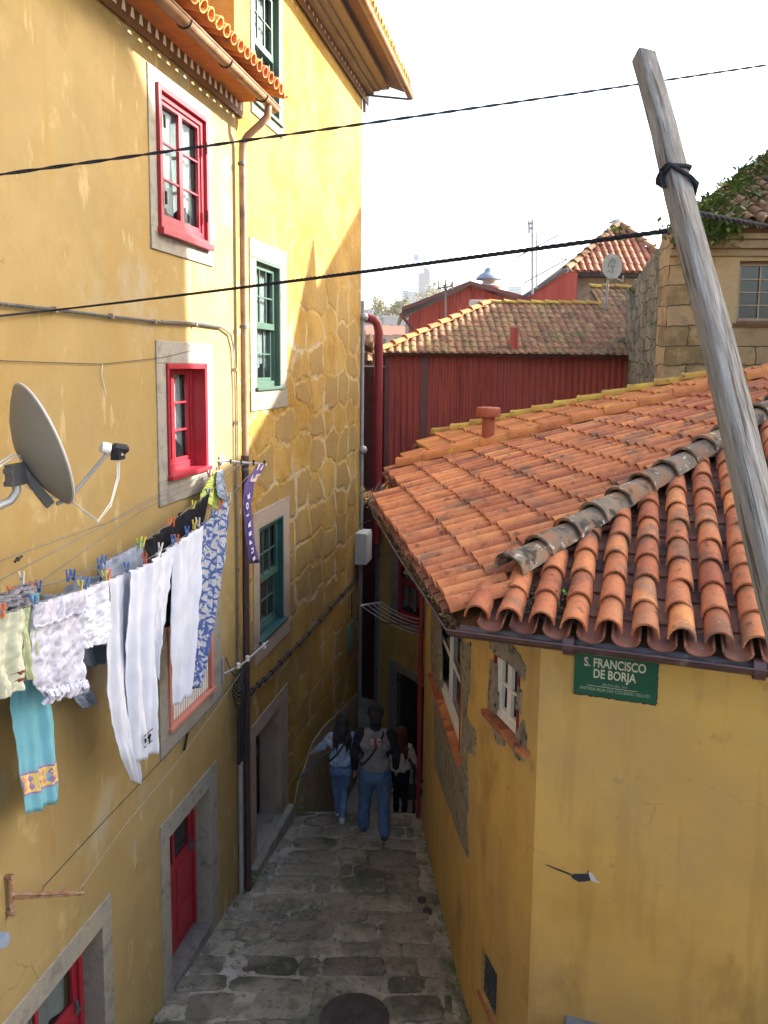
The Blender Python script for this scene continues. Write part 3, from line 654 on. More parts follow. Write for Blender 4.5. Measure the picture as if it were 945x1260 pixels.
CH = empty('corner_house', 'yellow corner house with a hipped clay tile roof and curved alley front', 'house', loc=(2, 7.5, -.2))
def ch(o): o.parent = CH; o.matrix_parent_inverse = CH.matrix_world.inverted(); return o
CH.matrix_world = Matrix.Translation((2, 7.5, -.2)); bpy.context.view_layer.update()
s_big = [bend_hit(533, 852)[0], bend_hit(566, 900)[0]]; s_sm = [bend_hit(606, 880)[0], bend_hit(634, 905)[0]]
BW = (s_big[0]+.12, s_big[1]-.02, 2.36, 3.98); SW = (s_sm[0]+.03, s_sm[1]+.02, 3.30, 3.88)
vt = (bend_hit(592, 1190)[0], bend_hit(611, 1225)[0], .62, 1.08)
CF = Frame(1.17, 5.46, 109)
f = wall(None, 'wall', 0, SL, -1.0, 4.44, [(a-.02, b+.02, c-.02, d+.02) for a, b, c, d in (BW, SW)] + [vt], YEL2, xf=bend, step=.18, side=False, revd=.35); ch(f)
b = MB(); n5 = CF
def cf(p): return CF.w(p.x, p.y, p.z)
f2 = wall(None, 'wall', 0, 7.5, -1.0, 4.40, [], YEL2, xf=cf, side=False, step=.5); ch(f2)
b = MB(); ring = [(.60, 10.4), (.72, 11.9), (1.3, 13.35), (4.9, 13.0), (9.5, 12.0), (8.3, 3.0)]
for (x0, y0), (x1, y1) in zip(ring, ring[1:]): b.add([(x0, y0, -2.6), (x1, y1, -2.6), (x1, y1, 4.4), (x0, y0, 4.4)], [(0, 1, 2, 3)])
ch(b.obj('rear_wall', YEL2))
def chp(o, par): o.parent = par; o.matrix_parent_inverse = par.matrix_world.inverted(); return o
def rewin(win): ch(win)
# windows of the curved front: built in wall coordinates and bent with it
for (q, nm) in ((BW, 'big'), (SW, 'small')):
    if nm == 'big': wn = window(None, *q, .05, WHITE, 1, 3, stile=True, gm=GLASSD, curtain=False, xf=bend, fw=.05, bar=.024)
    else: wn = window(None, *q, .045, WHITE, 1, 2, stile=True, gm=GLASSD, curtain=False, xf=bend, fw=.035, bar=.022)
    ch(wn)
    jb = MB(); jb.xf = bend; a, b_, c, d = q
    for x in (a-.02, b_-.0): jb.box(x, x+.03, -.008, .15, c, d)
    jb.box(a-.02, b_+.03, -.01, .15, d-.0, d+.03); jb.obj('casing', REDD, wn)
    si = MB(); si.xf = bend; w_ = .13
    x = a-.12
    while x < b_+.12: si.tint = random.random(); si.box(x, x+w_-.006, -.07, .16, c-.05, c-.005); x += w_
    si.obj('sill', TILE, wn, bevel=.006)
STX = mat('exposed_stone', [(.15, .125, .09), (.29, .25, .185), (.22, .185, .13)], 5, .95, .9, 60, spots=[((.06, .05, .04), 16, .6, .06), ((.42, .33, .16), 4, .66, .03)])
def patch(name, px, label=None, th=.012, m=STX, par=None):
    """bare masonry where the render has fallen off: outline read on the curved front"""
    pts = [bend_hit(*p) for p in px if bend_hit(*p)]
    rough = []
    for (a, c) in zip(pts, pts[1:]+pts[:1]):
        rough.append(a)
        for k in (1, 2): 
            t = k/3; rough.append((a[0]*(1-t)+c[0]*t+random.uniform(-.012, .012), a[1]*(1-t)+c[1]*t+random.uniform(-.02, .02)))
    b = MB(); b.xf = bend; b.prism([(p[0], p[1]) for p in rough], th+.03, 'y', -th); return ch(b.obj(name, m))
patch('bare_stone_patch', [(567, 790), (580, 790), (578, 850), (574, 880), (586, 900), (586, 930), (575, 925), (577, 1000), (572, 990), (565, 960), (566, 930), (570, 900)])
patch('bare_stone_patch', [(534, 860), (545, 880), (561, 912), (566, 960), (575, 1000), (577, 1056), (569, 1040), (556, 1000), (546, 975), (536, 945), (535, 900)], th=.010)
patch('bare_stone_patch', [(531, 745), (540, 740), (542, 850), (533, 850), (530, 800)], th=.008)
patch('bare_stone_patch', [(604, 786), (625, 790), (641, 806), (648, 822), (646, 838), (638, 826), (612, 806), (604, 797)], th=.016)
patch('bare_stone_patch', [(634, 910), (645, 885), (649, 905), (645, 938), (640, 936), (628, 915)], th=.013)
patch('bare_stone_patch', [(638, 845), (643, 850), (642, 878), (636, 872)], th=.015)
patch('bare_stone_patch', [(604, 812), (611, 816), (610, 878), (601, 874)], th=.011)
patch('bare_stone_patch', [(605, 890), (620, 905), (622, 918), (612, 912)], th=.014)
# cellar vent
b = MB(); b.xf = bend
a0, a1, c0, c1 = vt
for i in range(9): x = a0+(a1-a0)*(i+.5)/9; b.box(x-.007, x+.007, .03, .045, c0, c1)
for i in range(6): z = c0+(c1-c0)*(i+.5)/6; b.box(a0, a1, .028, .047, z-.006, z+.006)
vn = ch(b.obj('vent_grille', GREYD)); 
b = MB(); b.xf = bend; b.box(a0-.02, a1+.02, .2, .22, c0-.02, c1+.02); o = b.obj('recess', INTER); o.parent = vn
b = MB(); b.xf = bend; b.tint = .4; b.box(a0-.04, a1+.03, -.02, .1, c0-.05, c0-.01); o = b.obj('sill', TILE); o.parent = vn

# --- its roof
PHI = R(17.5); TP = math.tan(PHI)
B0 = Vector((.564, 5.27, 4.40))
aL = R(-7.8); eL = Vector((math.sin(aL), math.cos(aL), 0)); hL = Vector((eL.y, -eL.x, 0)); nL = (hL+Vector((0, 0, TP))).normalized()
aR = R(109); eR = Vector((math.sin(aR), math.cos(aR), 0)); hR = Vector((-eR.y, eR.x, 0)); nR = (hR+Vector((0, 0, TP))).normalized()
cs_ = math.cos(PHI)
# hip direction: one metre from both eaves
det = hL.x*hR.y-hL.y*hR.x; hp = Vector(((hR.y-hL.y)/det, (hL.x-hR.x)/det, 0)); kL = hp.dot(eL); kR = hp.dot(eR)
def LP(s, d, up=0): return B0 + eL*s + hL*d + Vector((0, 0, d*TP+up))
def RP(s, d, up=0): return B0 + eR*s + hR*d + Vector((0, 0, d*TP+up))
outL = [(0, 0), (5.2, 0), (6.56, .21), (8.29, 1.33), (5.4, 5.0), (3.4, 6.0)]
def in_poly(s, d, P):
    c = False
    for (x0, y0), (x1, y1) in zip(P, P[1:]+P[:1]):
        if (y0 > d) != (y1 > d) and s < (x1-x0)*(d-y0)/(y1-y0)+x0: c = not c
    return c
inL = lambda s, d: in_poly(s, max(d*cs_, .05) if s < 4.4 else d*cs_-.12, [(0, 0), (4.4, 0), (5.4, .12), (6.0, .26), (6.7, .5), (8.35, 1.35), (5.45, 5.1), (kL*6, 6)])
inR = lambda s, d: s > kR*d*cs_-.02 and d*cs_ < 6
top = LP(kL*6, 6)
cov = MB(); pan = MB(); eLx = eL
covF = MB()                                   # past the far ridge the tiles are lichen-grown
def h2(d): return 6.15-(6.15-3.7)*(d-.4)/5.6    # along-position of the far ridge
tile_field(cov, pan, LP(0, 0), eL, nL, lambda s, d: inL(s, d) and s < h2(d*cs_), -.2, 9, -.04, 6.6, sp=.205, ex=.40)
tile_field(covF, pan, LP(0, 0), eL, nL, lambda s, d: inL(s, d) and s >= h2(d*cs_), -.2, 9, -.04, 6.6, sp=.205, ex=.40)
rf = ch(cov.obj('roof', TILE, smooth=True)); o = covF.obj('far_tiles', TILEO, smooth=True); chp(o, rf); o = pan.obj('pan_tiles', TILEP, smooth=True); chp(o, rf)
cov = MB(); pan = MB()
tile_field(cov, pan, RP(0, 0), eR, nR, inR, 0, 7, -.04, 6.3, sp=.222, ex=.30, r=.091)
rf2 = ch(cov.obj('roof', TILE, smooth=True)); o = pan.obj('pan_tiles', TILEP, smooth=True); chp(o, rf2)
b = MB(); dk = [LP(.02, .03, -.02), LP(4.3, .03, -.02), LP(6.2, .36, -.02), LP(8.25, 1.45, -.02), LP(5.3, 5.0, -.02), LP(kL*6, 6, -.02)]
b.add(dk, [tuple(range(6))]); b.add([RP(.02, .03, -.02), RP(7, .03, -.02), RP(7, 6, -.02), RP(kR*6, 6, -.02)], [(0, 1, 2, 3)])
b.add([RP(kR*6, 6, -.02), RP(7, 6, -.02), LP(5.3, 5, -.02)], [(0, 1, 2)]); ch(b.obj('roof_deck', BROWNB))
b = MB(); ridge(b, [LP(kL*.42, .42, .115), LP(kL*6, 6, .115)], r=.135, ex=.36, L=.43); ch(b.obj('near_hip_ridge', TILEL, smooth=True))
b = MB(); ridge(b, [LP(h2(.5), .5, .11), LP(h2(2.4), 2.4, .11), LP(h2(6), 6, .11)], r=.125, ex=.44, L=.49); ch(b.obj('far_ridge', TILEO, smooth=True))
b = MB(); ridge(b, [LP(7.85, 1.05, .09), LP(8.25, 1.46, .10), LP(6.9, 3.2, .11), LP(5.4, 5.0, .11)][1:], r=.10, ex=.40, L=.44); ch(b.obj('verge_ridge', TILEY, smooth=True))
b = MB(); b.add([LP(5.2,0,-.02), LP(0,0,-.02), RP(7,0,-.02), RP(7,.5,-.05), LP(kL*.7,.7,-.05), LP(5.2,.7,-.05)], [(0,1,4,5),(1,2,3,4)]); ch(b.obj('soffit', BROWNB))
GO = .02
g = MB(); gl = [LP(6.2, .28, -.03), LP(5.3, .05, -.02), LP(4.2, -.06, -.02), LP(2.0, -.07, -.02), B0 + (-hp)*.07 + Vector((0, 0, -.02)), RP(7, -.07, -.02)]
g2 = gl
gutter(g, g2, .062); go = ch(g.obj('gutter', PIPED, smooth=True))
for t in (.75, 1.9, 3.1):
    b = MB(); p = RP(t, -.07, -.02); b.tube([p-eR*.035, p+eR*.035], .068, 12, cap=False); o = b.obj('joint', PIPED, smooth=True); chp(o, go)
# filled flue pipe on the roof
fp = at_y(600, 555, 11.05); fb = LP((fp-B0).dot(eL), (fp-B0).dot(hL))
b = MB(); b.lathe([(.095, -.15), (.092, .55)], fb, 20); b.lathe([(.165, .55), (.17, .57), (.17, .67), (.155, .685)], fb, 20); ch(b.obj('flue_pipe', mat('clay_red_pipe', [(.30, .07, .035), (.36, .10, .05)], 5, .7, .2), smooth=True))
# red downpipe at the far end of the alley front
b = MB(); pt = bend(Vector((.06, -.06, 0))); b.tube([(pt.x, pt.y, 3.9), (pt.x, pt.y, 1.2), (pt.x, pt.y, -.22)], .033, 10); ch(b.obj('downpipe', REDD, smooth=True))

# street name plate
SG = empty('street_sign', 'dark green enamel street name plate under the brown gutter', 'street sign', frame=CF)
b = MB(); sx0, sx1, sz0, sz1 = .245, .815, 3.845, 4.25
b.box(sx0, sx1, -.012, .0, sz0, sz1); b.obj('plate', mat('green_enamel', [(.008, .075, .042), (.012, .09, .052)], 4, .3, .02, spec=.5), SG)
b = MB()
for i in range(46):                           # flaked paint around the plate's edge
    t = i/46; x = sx0+(sx1-sx0)*t; b.box(x-.006, x+.012, -.006, 0, sz0-.004-random.random()*.008, sz0+.002)
    if i % 2: z = sz0+(sz1-sz0)*t; b.box(sx1-.002, sx1+.004+random.random()*.006, -.005, 0, z-.006, z+.01)
b.obj('worn_edge', flat('worn_edge_black', (.05, .03, .02)), SG)
CREAMT = flat('cream_lettering', (.55, .55, .42))
def text(body, x, z, size, m, frame, parent=None, y=-.0135, ax='CENTER', name='lettering', squash=1.0, rot=0, extr=.0006, bold=0):
    cu = bpy.data.curves.new(name, 'FONT'); cu.body = body; cu.size = size; cu.align_x = ax; cu.extrude = extr; cu.offset = bold
    t = bpy.data.objects.new(name, cu); col.objects.link(t); bpy.context.view_layer.update()
    me = bpy.data.meshes.new_from_object(t.evaluated_get(bpy.context.evaluated_depsgraph_get())); bpy.data.objects.remove(t)
    me.materials.clear(); me.materials.append(m); mt = Matrix.Translation((x, y, z)) @ Matrix.Rotation(rot, 4, 'Y') @ Matrix.Rotation(math.pi/2, 4, 'X') @ Matrix.Diagonal((squash, 1, 1, 1))
    me.transform(mt)
    me.name = name; o = bpy.data.objects.new(name, me); col.objects.link(o)
    if parent: o.parent = parent
    elif frame: o.matrix_world = frame.m
    return o
xc = (sx0+sx1)/2
def serif_text(body, x, z, size, m, **k):    # strokes thickened so that the letters read at a distance
    return text(body, x, z, size, m, None, SG, bold=size*.018, **k)
serif_text('RUA DE', xc-.015, 4.165, .052, CREAMT, squash=.95)
serif_text('S. FRANCISCO', xc-.005, 4.065, .092, CREAMT, squash=.72)
serif_text('DE BORJA', xc-.005, 3.985, .092, CREAMT, squash=.72)
serif_text('JESUITA SÉC. XVI', xc, 3.932, .024, flat('dim_lettering', (.22, .30, .2)), squash=.95)
b = MB(); b.box(sx0+.10, sx1-.13, -.0135, -.012, 3.920, 3.9225); b.obj('rule_line', CREAMT, SG)
serif_text('ANTIGA RUA DO COLÉGIO VELHO', xc, 3.888, .032, flat('dim_lettering', (.25, .33, .22)), squash=.95)

# painted ray on the corner wall
RY = empty('wall_painting', 'small dark and white ray painted on the yellow corner wall, its tail trailing left', 'street art', frame=CF)
def cfh(px, py): return CF.hit(px, py)
def ppoly(px, m, th, nm):
    b = MB(); b.prism([cfh(*p) for p in px], th, 'y', -th); return b.obj(nm, m, RY)
ppoly([(702, 1077), (707, 1075), (722, 1075), (727, 1077), (729, 1083), (720, 1084.5), (712, 1085), (705, 1081)], flat('ray_dark', (.03, .035, .05)), .002, 'body')
ppoly([(724, 1073.5), (728, 1074), (731, 1078), (734, 1083), (738, 1086.5), (731, 1085), (727, 1083)], flat('ray_white', (.55, .55, .6)), .0024, 'white_wing')
ppoly([(671, 1064), (672, 1063.4), (690, 1070), (704, 1075.4), (702, 1076.8), (688, 1071.5)], flat('ray_tail', (.03, .03, .035)), .0018, 'tail')
ppoly([(722.6, 1071), (724, 1071), (724.4, 1076), (722.8, 1076)], flat('ray_eye', (.02, .02, .02)), .0028, 'eye')

# ===== unseen tall house added off-frame right to shade the near part of the street
TH = empty('tall_shade_house', 'tall unseen house added past the right edge of the tiled roof to cast shade', 'house', loc=(12.6, 5.2, 0)); bpy.context.view_layer.update()
b = MB(); b.box(-1.6, 5, 0, 6.0, -1, 14.6); b.add([(-1.6,0,14.6),(-1.6,6,14.6),(-1.6,4.9,16),(-1.6,1,16),(5,0,14.6),(5,6,14.6),(5,4.9,16),(5,1,16)],[(0,1,2,3),(4,7,6,5),(1,5,6,2),(0,3,7,4),(3,2,6,7)]); o = b.obj('wall', YEL2, TH)  # body of the added unseen shade house
for y in (1, 4):
    for z in (6.5, 9.5, 12): b = MB(); b.box(-1.64, -1.6, y, y+.9, z, z+1.4); b.obj('window', GLASSD, TH)  # panes on the added unseen shade house

RW = empty('stepped_shade_house', 'unseen stepped block added beyond the tall house off the right edge to cast shade', 'house', loc=(12.8, 15, 0)); bpy.context.view_layer.update()
b = MB(); sil = [(-3.8, -1), (-3.8, 11.85), (-2.5, 11.85), (-1.15, 12.55), (.08, 14.5), (.22, 13.75), (3.0, 15.3), (3.6, 15.3), (3.6, 12.05), (8.4, 12.05), (8.4, -1)]  # added unseen block, outline shaped to throw the slanting shadow edges
b.add([(-1.8, y, z) for y, z in sil]+[(4, y, z) for y, z in sil], [tuple(range(11)), tuple(range(21, 10, -1))]+[(i, (i+1) % 11, 11+(i+1) % 11, 11+i) for i in range(11)]); b.obj('wall', YEL2, RW)  # body of the added unseen shade block
for y in (-3, -1, 1.5):
    for z in (6.5, 9.2): b = MB(); b.box(-1.84, -1.8, y, y+.9, z, z+1.3); b.obj('window', GLASSD, RW)  # panes on the added unseen shade block

# ---------------------------------------------------------------- ground
def gz(y): return .1-.105*(y-6.5) if y < 10.6 else -.33
def wallx(y): return -2.08+(y-6.65)*math.tan(R(11.53))
def struct(o): return tag(o, kind='structure')
b = MB(); b.add([(-2500, -300, -3.4), (2500, -300, -3.4), (2500, 4500, -3.4), (-2500, 4500, -3.4)], [(0, 1, 2, 3)])
struct(b.obj('ground', mat('far_ground', [(.16, .15, .12), (.24, .23, .18)], .05, .95, 0)))
def facx(y):                                   # right edge of the street
    pts = fac[1:] + [(1.6, 5.3), (3.0, 4.8)]
    for (x0, y0), (x1, y1) in zip(pts, pts[1:]):
        if y1 <= y <= y0: return x1+(x0-x1)*(y-y1)/(y0-y1)
    return .6 if y > 10.4 else 3.0
b = MB(); ys = [1.0+.3*i for i in range(33)]; ys = [y for y in ys if y < 10.5]+[10.62]
vs = []; fs = []
for y in ys:
    for k in range(11):
        x0 = wallx(y)-.3; x1 = (facx(y) if y > 5.3 else 6)+.25; vs.append((x0+(x1-x0)*k/10, y, gz(y)+.012*math.sin(k*2.1+y*3)))
for j in range(len(ys)-1):
    for k in range(10): fs.append((j*11+k, j*11+k+1, (j+1)*11+k+1, (j+1)*11+k))
b.add(vs, fs); struct(b.obj('street', MORTAR, smooth=True))
# laid stones, each its own size, worn round at the edges
b = MB(); random.seed(11)
def slab(b, cx, cy, wx, wy, h):
    n = 20; ang = random.uniform(-.07, .07); pw = random.uniform(3.5, 9); vs = []; rj = [random.uniform(.93, 1.05) for _ in range(n)]
    tx = random.uniform(-.03, .03); ty = random.uniform(-.03, .03)
    for (sc_, hh) in ((1.0, -.02), (.985, h*.55), (.93, h*.92), (.55, h*1.06)):
        for k in range(n):
            q = 2*math.pi*(k+.5)/n; c = math.cos(q); s_ = math.sin(q); rr = (abs(c)**pw+abs(s_)**pw)**(-1/pw)*rj[k]*sc_
            x = cx+wx/2*rr*c*math.cos(ang)-wy/2*rr*s_*math.sin(ang); y = cy+wy/2*rr*s_*math.cos(ang)+wx/2*rr*c*math.sin(ang)
            vs.append((x, y, gz(min(y, 10.6))+hh+(tx*(x-cx)+ty*(y-cy)) + random.uniform(-.002, .002)))
    fs = []
    for r_ in range(3):
        for k in range(n): fs.append((r_*n+k, r_*n+(k+1) % n, (r_+1)*n+(k+1) % n, (r_+1)*n+k))
    fs.append(tuple(3*n+k for k in range(n))); b.tint = min(1, max(0, random.gauss(.5, .25))); b.add(vs, fs)
y = 4.2
MH = (-.22, 6.55, .30)
while y < 10.55:
    hgt = random.choice([.18, .24, .30, .36, .42]); 
    if y+hgt > 10.6: hgt = 10.6-y
    x = wallx(y)+.02; xe = facx(y+.1)-.14 if y > 5.3 else 1.6
    while x < xe-.08:
        w_ = random.choice([.22, .3, .42, .56, .7, .85])*random.uniform(.85, 1.15); w_ = min(w_, xe-x)
        cx = x+w_/2; cy = y+hgt/2
        if math.hypot(cx-MH[0], cy-MH[1]) > MH[2]+.24 and w_ > .09 and hgt > .08:
            if hgt > .3 and w_ < .4 and random.random() < .6:
                slab(b, cx, y+hgt*.26, w_-.02, hgt*.5-.012, .012); slab(b, cx+.01, y+hgt*.76, w_-.025, hgt*.46-.012, .014)
            else: slab(b, cx+random.uniform(-.01, .01), cy+random.uniform(-.015, .015), w_-random.uniform(.008, .03), hgt-random.uniform(.006, .03), random.uniform(.006, .020))
        x += w_
    y += hgt
struct(b.obj('street_stones', COBB, smooth=True))
# stairs down to the lower street
b = MB(); y = 10.6; z = -.33; k = 0
while z > -1.95:
    b.tint = random.random(); z -= .183; b.box(wallx(y)-.4, 1.6, y, y+.32, z-.6, z)
    y += .305
YL = y
struct(b.obj('steps', mat('step_stone', [(.20,.19,.165), (.32,.30,.25)], 3, .85, .4, 40, tint=.3), bevel=.02))
b = MB(); b.box(-3.2, 4, YL-.02, 30, -2.6, z); struct(b.obj('lower_street', mat('lower_paving', [(.30, .29, .25), (.42, .40, .35)], 2, .85, .4, 30)))
ZL = z
b = MB(); b.box(-1.6, 5.5, -5, .75, -1, 4.5); struct(b.obj('terrace', GRAN))
# pavement step by the corner wall
RP_ = MB(); 
def cfw(p): return CF.w(p.x, p.y, p.z)
RP_.xf = cfw; RP_.box(.28, 7, -1.6, .02, -.6, 1.27); o = RP_.obj('raised_pavement', mat('slate_step', [(.13, .15, .17), (.22, .24, .26)], 4, .8, .4, 40), bevel=.02); struct(o)
def manhole(name, cx, cy, z, r, label, ribs=True):
    e = empty(name, label, 'manhole cover', loc=(cx, cy, z))
    sl_ = -.105 if cy < 10.5 else 0
    e.rotation_euler = (math.atan(sl_), 0, 0)
    b = MB(); b.lathe([(r, 0), (r, .026), (r-.035, .03), (r-.04, .022)], n=36); b.obj('rim', IRON, e, smooth=True)
    b = MB(); b.lathe([(r-.045, 0), (r-.045, .026), (r-.06, .028), (.001, .028)], n=36)
    if ribs:
        for i in range(-7, 8):
            for j in range(-7, 8):
                x = i*r/8; y = j*r/8
                if math.hypot(x, y) < r-.08: b.box(x-.012, x+.012, y-.007 if (i+j) % 2 else y-.012, y+.007 if (i+j) % 2 else y+.012, .027, .034)
    b.obj('lid', IRON, e); return e
manhole('manhole_cover', MH[0], MH[1], gz(MH[1])+.005, .33, 'large round iron manhole cover at the bottom of the picture')
mh = at_z(503, 975, ZL); manhole('manhole_cover', mh.x, mh.y, ZL+.003, .26, 'round manhole cover on the pale lower street beside the woman in the white top')
for (px, py, lb) in ((519, 1106, 'small round iron valve cover by the right wall, farther of two'), (526, 1120, 'small round iron valve cover by the right wall, nearer of two')):
    p = at_z(px, py, .0); p = at_z(px, py, gz(p.y)+.02); e = MB(); e.lathe([(.055, -.01), (.055, .012), (.04, .016), (.001, .014)], n=18); o = e.obj('valve_cover', IRON, smooth=True); o.location = (p.x, p.y, gz(p.y)+.012); tag(o, lb, 'valve cover', 'valve covers in the paving')

# ---------------------------------------------------------------- house across the lower street (red window, barred door)
DF = Frame(.95, 14.42, 147)                    # x runs from the far left end towards the right/near end
# the front runs from far-left to near-right
dl = Vector((-.13, 16.07, 0)); dr = Vector((1.6, 13.4, 0)); azd = math.degrees(math.atan2((dr-dl).x, (dr-dl).y))
DF = Frame(dl.x, dl.y, azd)
AH = empty('alley_house', 'yellow house at the foot of the steps with red sash window and barred doorway', 'house', frame=DF)
def dh(px, py): return DF.hit(px, py)
a = dh(487, 672); c = dh(517, 768); wq = (a[0], a[0]+.95, c[1]-.05, a[1]+.02)
a = dh(483, 825); dq = (a[0]+.05, a[0]+1.15, ZL+.15, a[1]+.05)
wall(AH, 'wall', 0, 3.0, -2.6, 3.2, [(wq[0]-.02, wq[1]+.02, wq[2]-.02, wq[3]+.02), (dq[0]-.02, dq[1]+.02, dq[2]-.02, dq[3]+.02)], YEL2, 4.0)
wn = window(AH, *wq, .1, RED, 3, 2, transom=(wq[2]+wq[3])/2, curtain=True, sill=(.06, .05)); surround(wn, wq[0], wq[1], wq[2]-.036, wq[3], .16, .16, .16, .14, GRAN)
door(AH, *dq, .25, BLACKDOOR, glass_top=False, label='black barred door'); surround(AH, dq[0], dq[1], dq[2], dq[3], .18, .18, .18, 0, GRAN, name='door_surround')
b = MB()
for i in range(11): x = dq[0]+(dq[1]-dq[0])*(i+.5)/11; b.tube([(x, .08, dq[2]), (x, .08, dq[3])], .011, 6)
for z_ in (dq[2]+.3, dq[2]+1.0, dq[3]-.25): b.box(dq[0], dq[1], .07, .09, z_, z_+.03)
b.obj('bars', DARK, AH)
b = MB(); b.box(-.02, .16, -.03, .1, -2.6, 3.1); b.obj('corner_pilaster', GRAN, AH, bevel=.01)
b = MB(); b.box(-.1, 3.1, -.06, .1, 3.0, 3.1); b.box(-.16, 3.1, -.14, .1, 3.1, 3.2); b.box(-.22, 3.1, -.2, .1, 3.2, 3.28); b.obj('cornice', GRAN, AH, bevel=.012)
cov = MB(); pan = MB(); tile_field(cov, pan, Vector((-.3, -.3, 3.3)), Vector((1, 0, 0)), Vector((0, .94, .34)).normalized(), lambda s, d: True, 0, 3.2, 0, 1.2, sp=.2)
rf = cov.obj('roof', TILEO, AH, smooth=True); pan.obj('pan_tiles', TILEP, rf, smooth=True)
b = MB(); b.box(-.2, 3.0, .02, .06, 3.2, 3.4); b.obj('roof_edge', BROWNB, AH)

# dark terrace closing the slot between the two sides
SH = empty('slot_house', 'dark maroon house front in the narrow gap past the ochre house', 'house', loc=(-1.2, 16, ZL)); bpy.context.view_layer.update()
b = MB(); b.box(-1.2, .62, -.9, 7.5, -.2, 8.0+.1); b.obj('wall', MAROON, SH)
b = MB(); 
for i in range(22): b.box(.62, .64, -.9+i*.38, -.9+i*.38+.19, 5.6, 8.0)
b.obj('cladding', CORR, SH)
b = MB(); b.box(.62, .66, .3, 1.1, .4, 2.4); b.obj('door', BLACKDOOR, SH)
cov = MB(); pan = MB(); tile_field(cov, pan, Vector((.90, -1.2, 8.45)), Vector((0, 1, 0)), Vector((-.94, 0, .34)).normalized(), lambda s, d: True, 0, 2.6, 0, 1.6, sp=.24, r=.1)
o = cov.obj('roof', TILEM, SH, smooth=True); pan.obj('pan_tiles', TILEM, o, smooth=True)
b = MB(); b.box(-1.2, .86, -1.2, 1.4, 8.28, 8.42); b.obj('eave_board', BROWNB, SH)
# big painted duct bending down
pd = at_y(466, 420, 15.4)
b = MB(); x = pd.x; b.tube([(x-.5, 15.4, 7.13), (x-.22, 15.4, 7.13), (x-.1, 15.4, 7.10), (x-.03, 15.4, 7.02), (x, 15.4, 6.86), (x, 15.4, 5), (x, 15.4, 2.6)], .088, 16)
tag(b.obj('duct_pipe', REDD, smooth=True), 'thick dark red pipe bending down beside the ochre house end', 'pipe')

# far end of the lower alley
b = MB(); b.box(-.95, .4, 22.5, 24, -2.6, 3.6); EH = b.obj('end_house', mat('blue_grey_render', [(.10, .13, .18), (.14, .17, .22)], 3, .9, .2)); tag(EH, 'blue grey house front closing the end of the narrow lower alley', 'house')
b = MB()
for i in range(5): b.box(-1.2, .3, 19.5+i*.35, 23, ZL-.1, ZL+.14*(i+1))
struct(b.obj('alley_steps', mat('alley_step_stone', [(.28, .30, .33), (.36, .38, .4)], 3, .85, .3)))

# ---------------------------------------------------------------- red corrugated house behind the tiled roof
YC = 18.0
CHs = empty('corrugated_house', 'house clad in dark red corrugated metal under a mossy tiled roof', 'house', loc=(2.8, YC, 0)); bpy.context.view_layer.update()
xl = at_y(475, 437, YC).x; xr = at_y(772, 437, YC).x; zt = at_y(600, 438, YC).z
def cc(o): 
    return o
b = MB(); n = int((xr-xl)/.018); vs = []; fs = []
for i in range(n+1):
    x = xl+(xr-xl)*i/n; ph = ((x-xl) % .145)/.145; dd = 0 if ph < .38 else (-.035 if .5 < ph < .88 else -.0175)
    vs += [(x-2.8, dd, -2.5), (x-2.8, dd, zt)]
for i in range(n): fs.append((2*i, 2*i+2, 2*i+3, 2*i+1))
b.add(vs, fs); b.obj('cladding', CORR, CHs)
b = MB(); b.box(xl-2.8, xr-2.8, .02, 5, -2.5, zt); b.obj('wall', MAROON, CHs)
b = MB(); b.box(xl-2.8+.82, xl-2.8+.98, -.05, -.02, -2.5, zt-.02); b.box(xl-2.8-.02, xl-2.8+.08, -.05, 0, -2.5, zt-.02); b.obj('flashing', MAROON, CHs)
b = MB(); b.box(xl-2.95, xr-2.8, -.30, .05, zt-.01, zt+.06); b.obj('fascia', MAROON, CHs)
b = MB(); b.add([(xl-3.35, .3, -2.5), (xl-2.8, -.0, -2.5), (xl-2.8, 0, zt-.5), (xl-3.35, .3, zt-.5)], [(0, 1, 2, 3)]); b.obj('side_wall', MAROON, CHs)
# roof: eave at zt, ridge at py 377
def mr(px, py, Y): p = at_y(px, py, Y); return Vector((p.x-2.8, p.y-YC, p.z))
YR = 20.3
e0 = mr(466, 437, YC-.35); e1 = mr(772, 437, YC-.35); r0 = mr(603, 377, YR); r1 = mr(772, 374, YR)
en = (e1-e0).normalized(); en = Vector((1, 0, 0)); up_ = Vector((0, r0.y-e0.y, r0.z-e0.z)); Ld = up_.length; nn = up_.normalized()
cov = MB(); pan = MB(); wdt = e1.x-e0.x; hx = r0.x-e0.x
xs_ = mr(727, 345, YR+1).x-e0.x
gx = (r1.x-e1.x)/Ld
inM = lambda s, d: s > hx*min(1, d/Ld) and s < wdt+gx*d and (d < Ld or s > xs_)
tile_field(cov, pan, Vector((e0.x, e0.y, e0.z+.03)), en, nn, inM, 0, wdt+gx*(Ld+1.2), 0, Ld+1.15, sp=.175, ex=.29, r=.076, hf=.6)
o = cov.obj('roof', TILEM, CHs, smooth=True); pan.obj('pan_tiles', TILEM, o, smooth=True)
b = MB(); zt2 = e0+nn*(Ld+1.2)
x2 = e1.x+gx*(Ld+1.2); b.add([e0, e1, Vector((r1.x, r0.y, r0.z)), r0], [(0, 1, 2, 3)]); b.add([Vector((e0.x+xs_, r0.y, r0.z)), Vector((r1.x, r0.y, r0.z)), Vector((x2, zt2.y, zt2.z)), Vector((e0.x+xs_, zt2.y, zt2.z))], [(0, 1, 2, 3)]); b.add([Vector((e0.x+xs_, r0.y, r0.z-.5)), Vector((e0.x+xs_, r0.y, r0.z)), Vector((e0.x+xs_, zt2.y, zt2.z)), Vector((e0.x+xs_, zt2.y, r0.z-.5))], [(0, 1, 2, 3)])
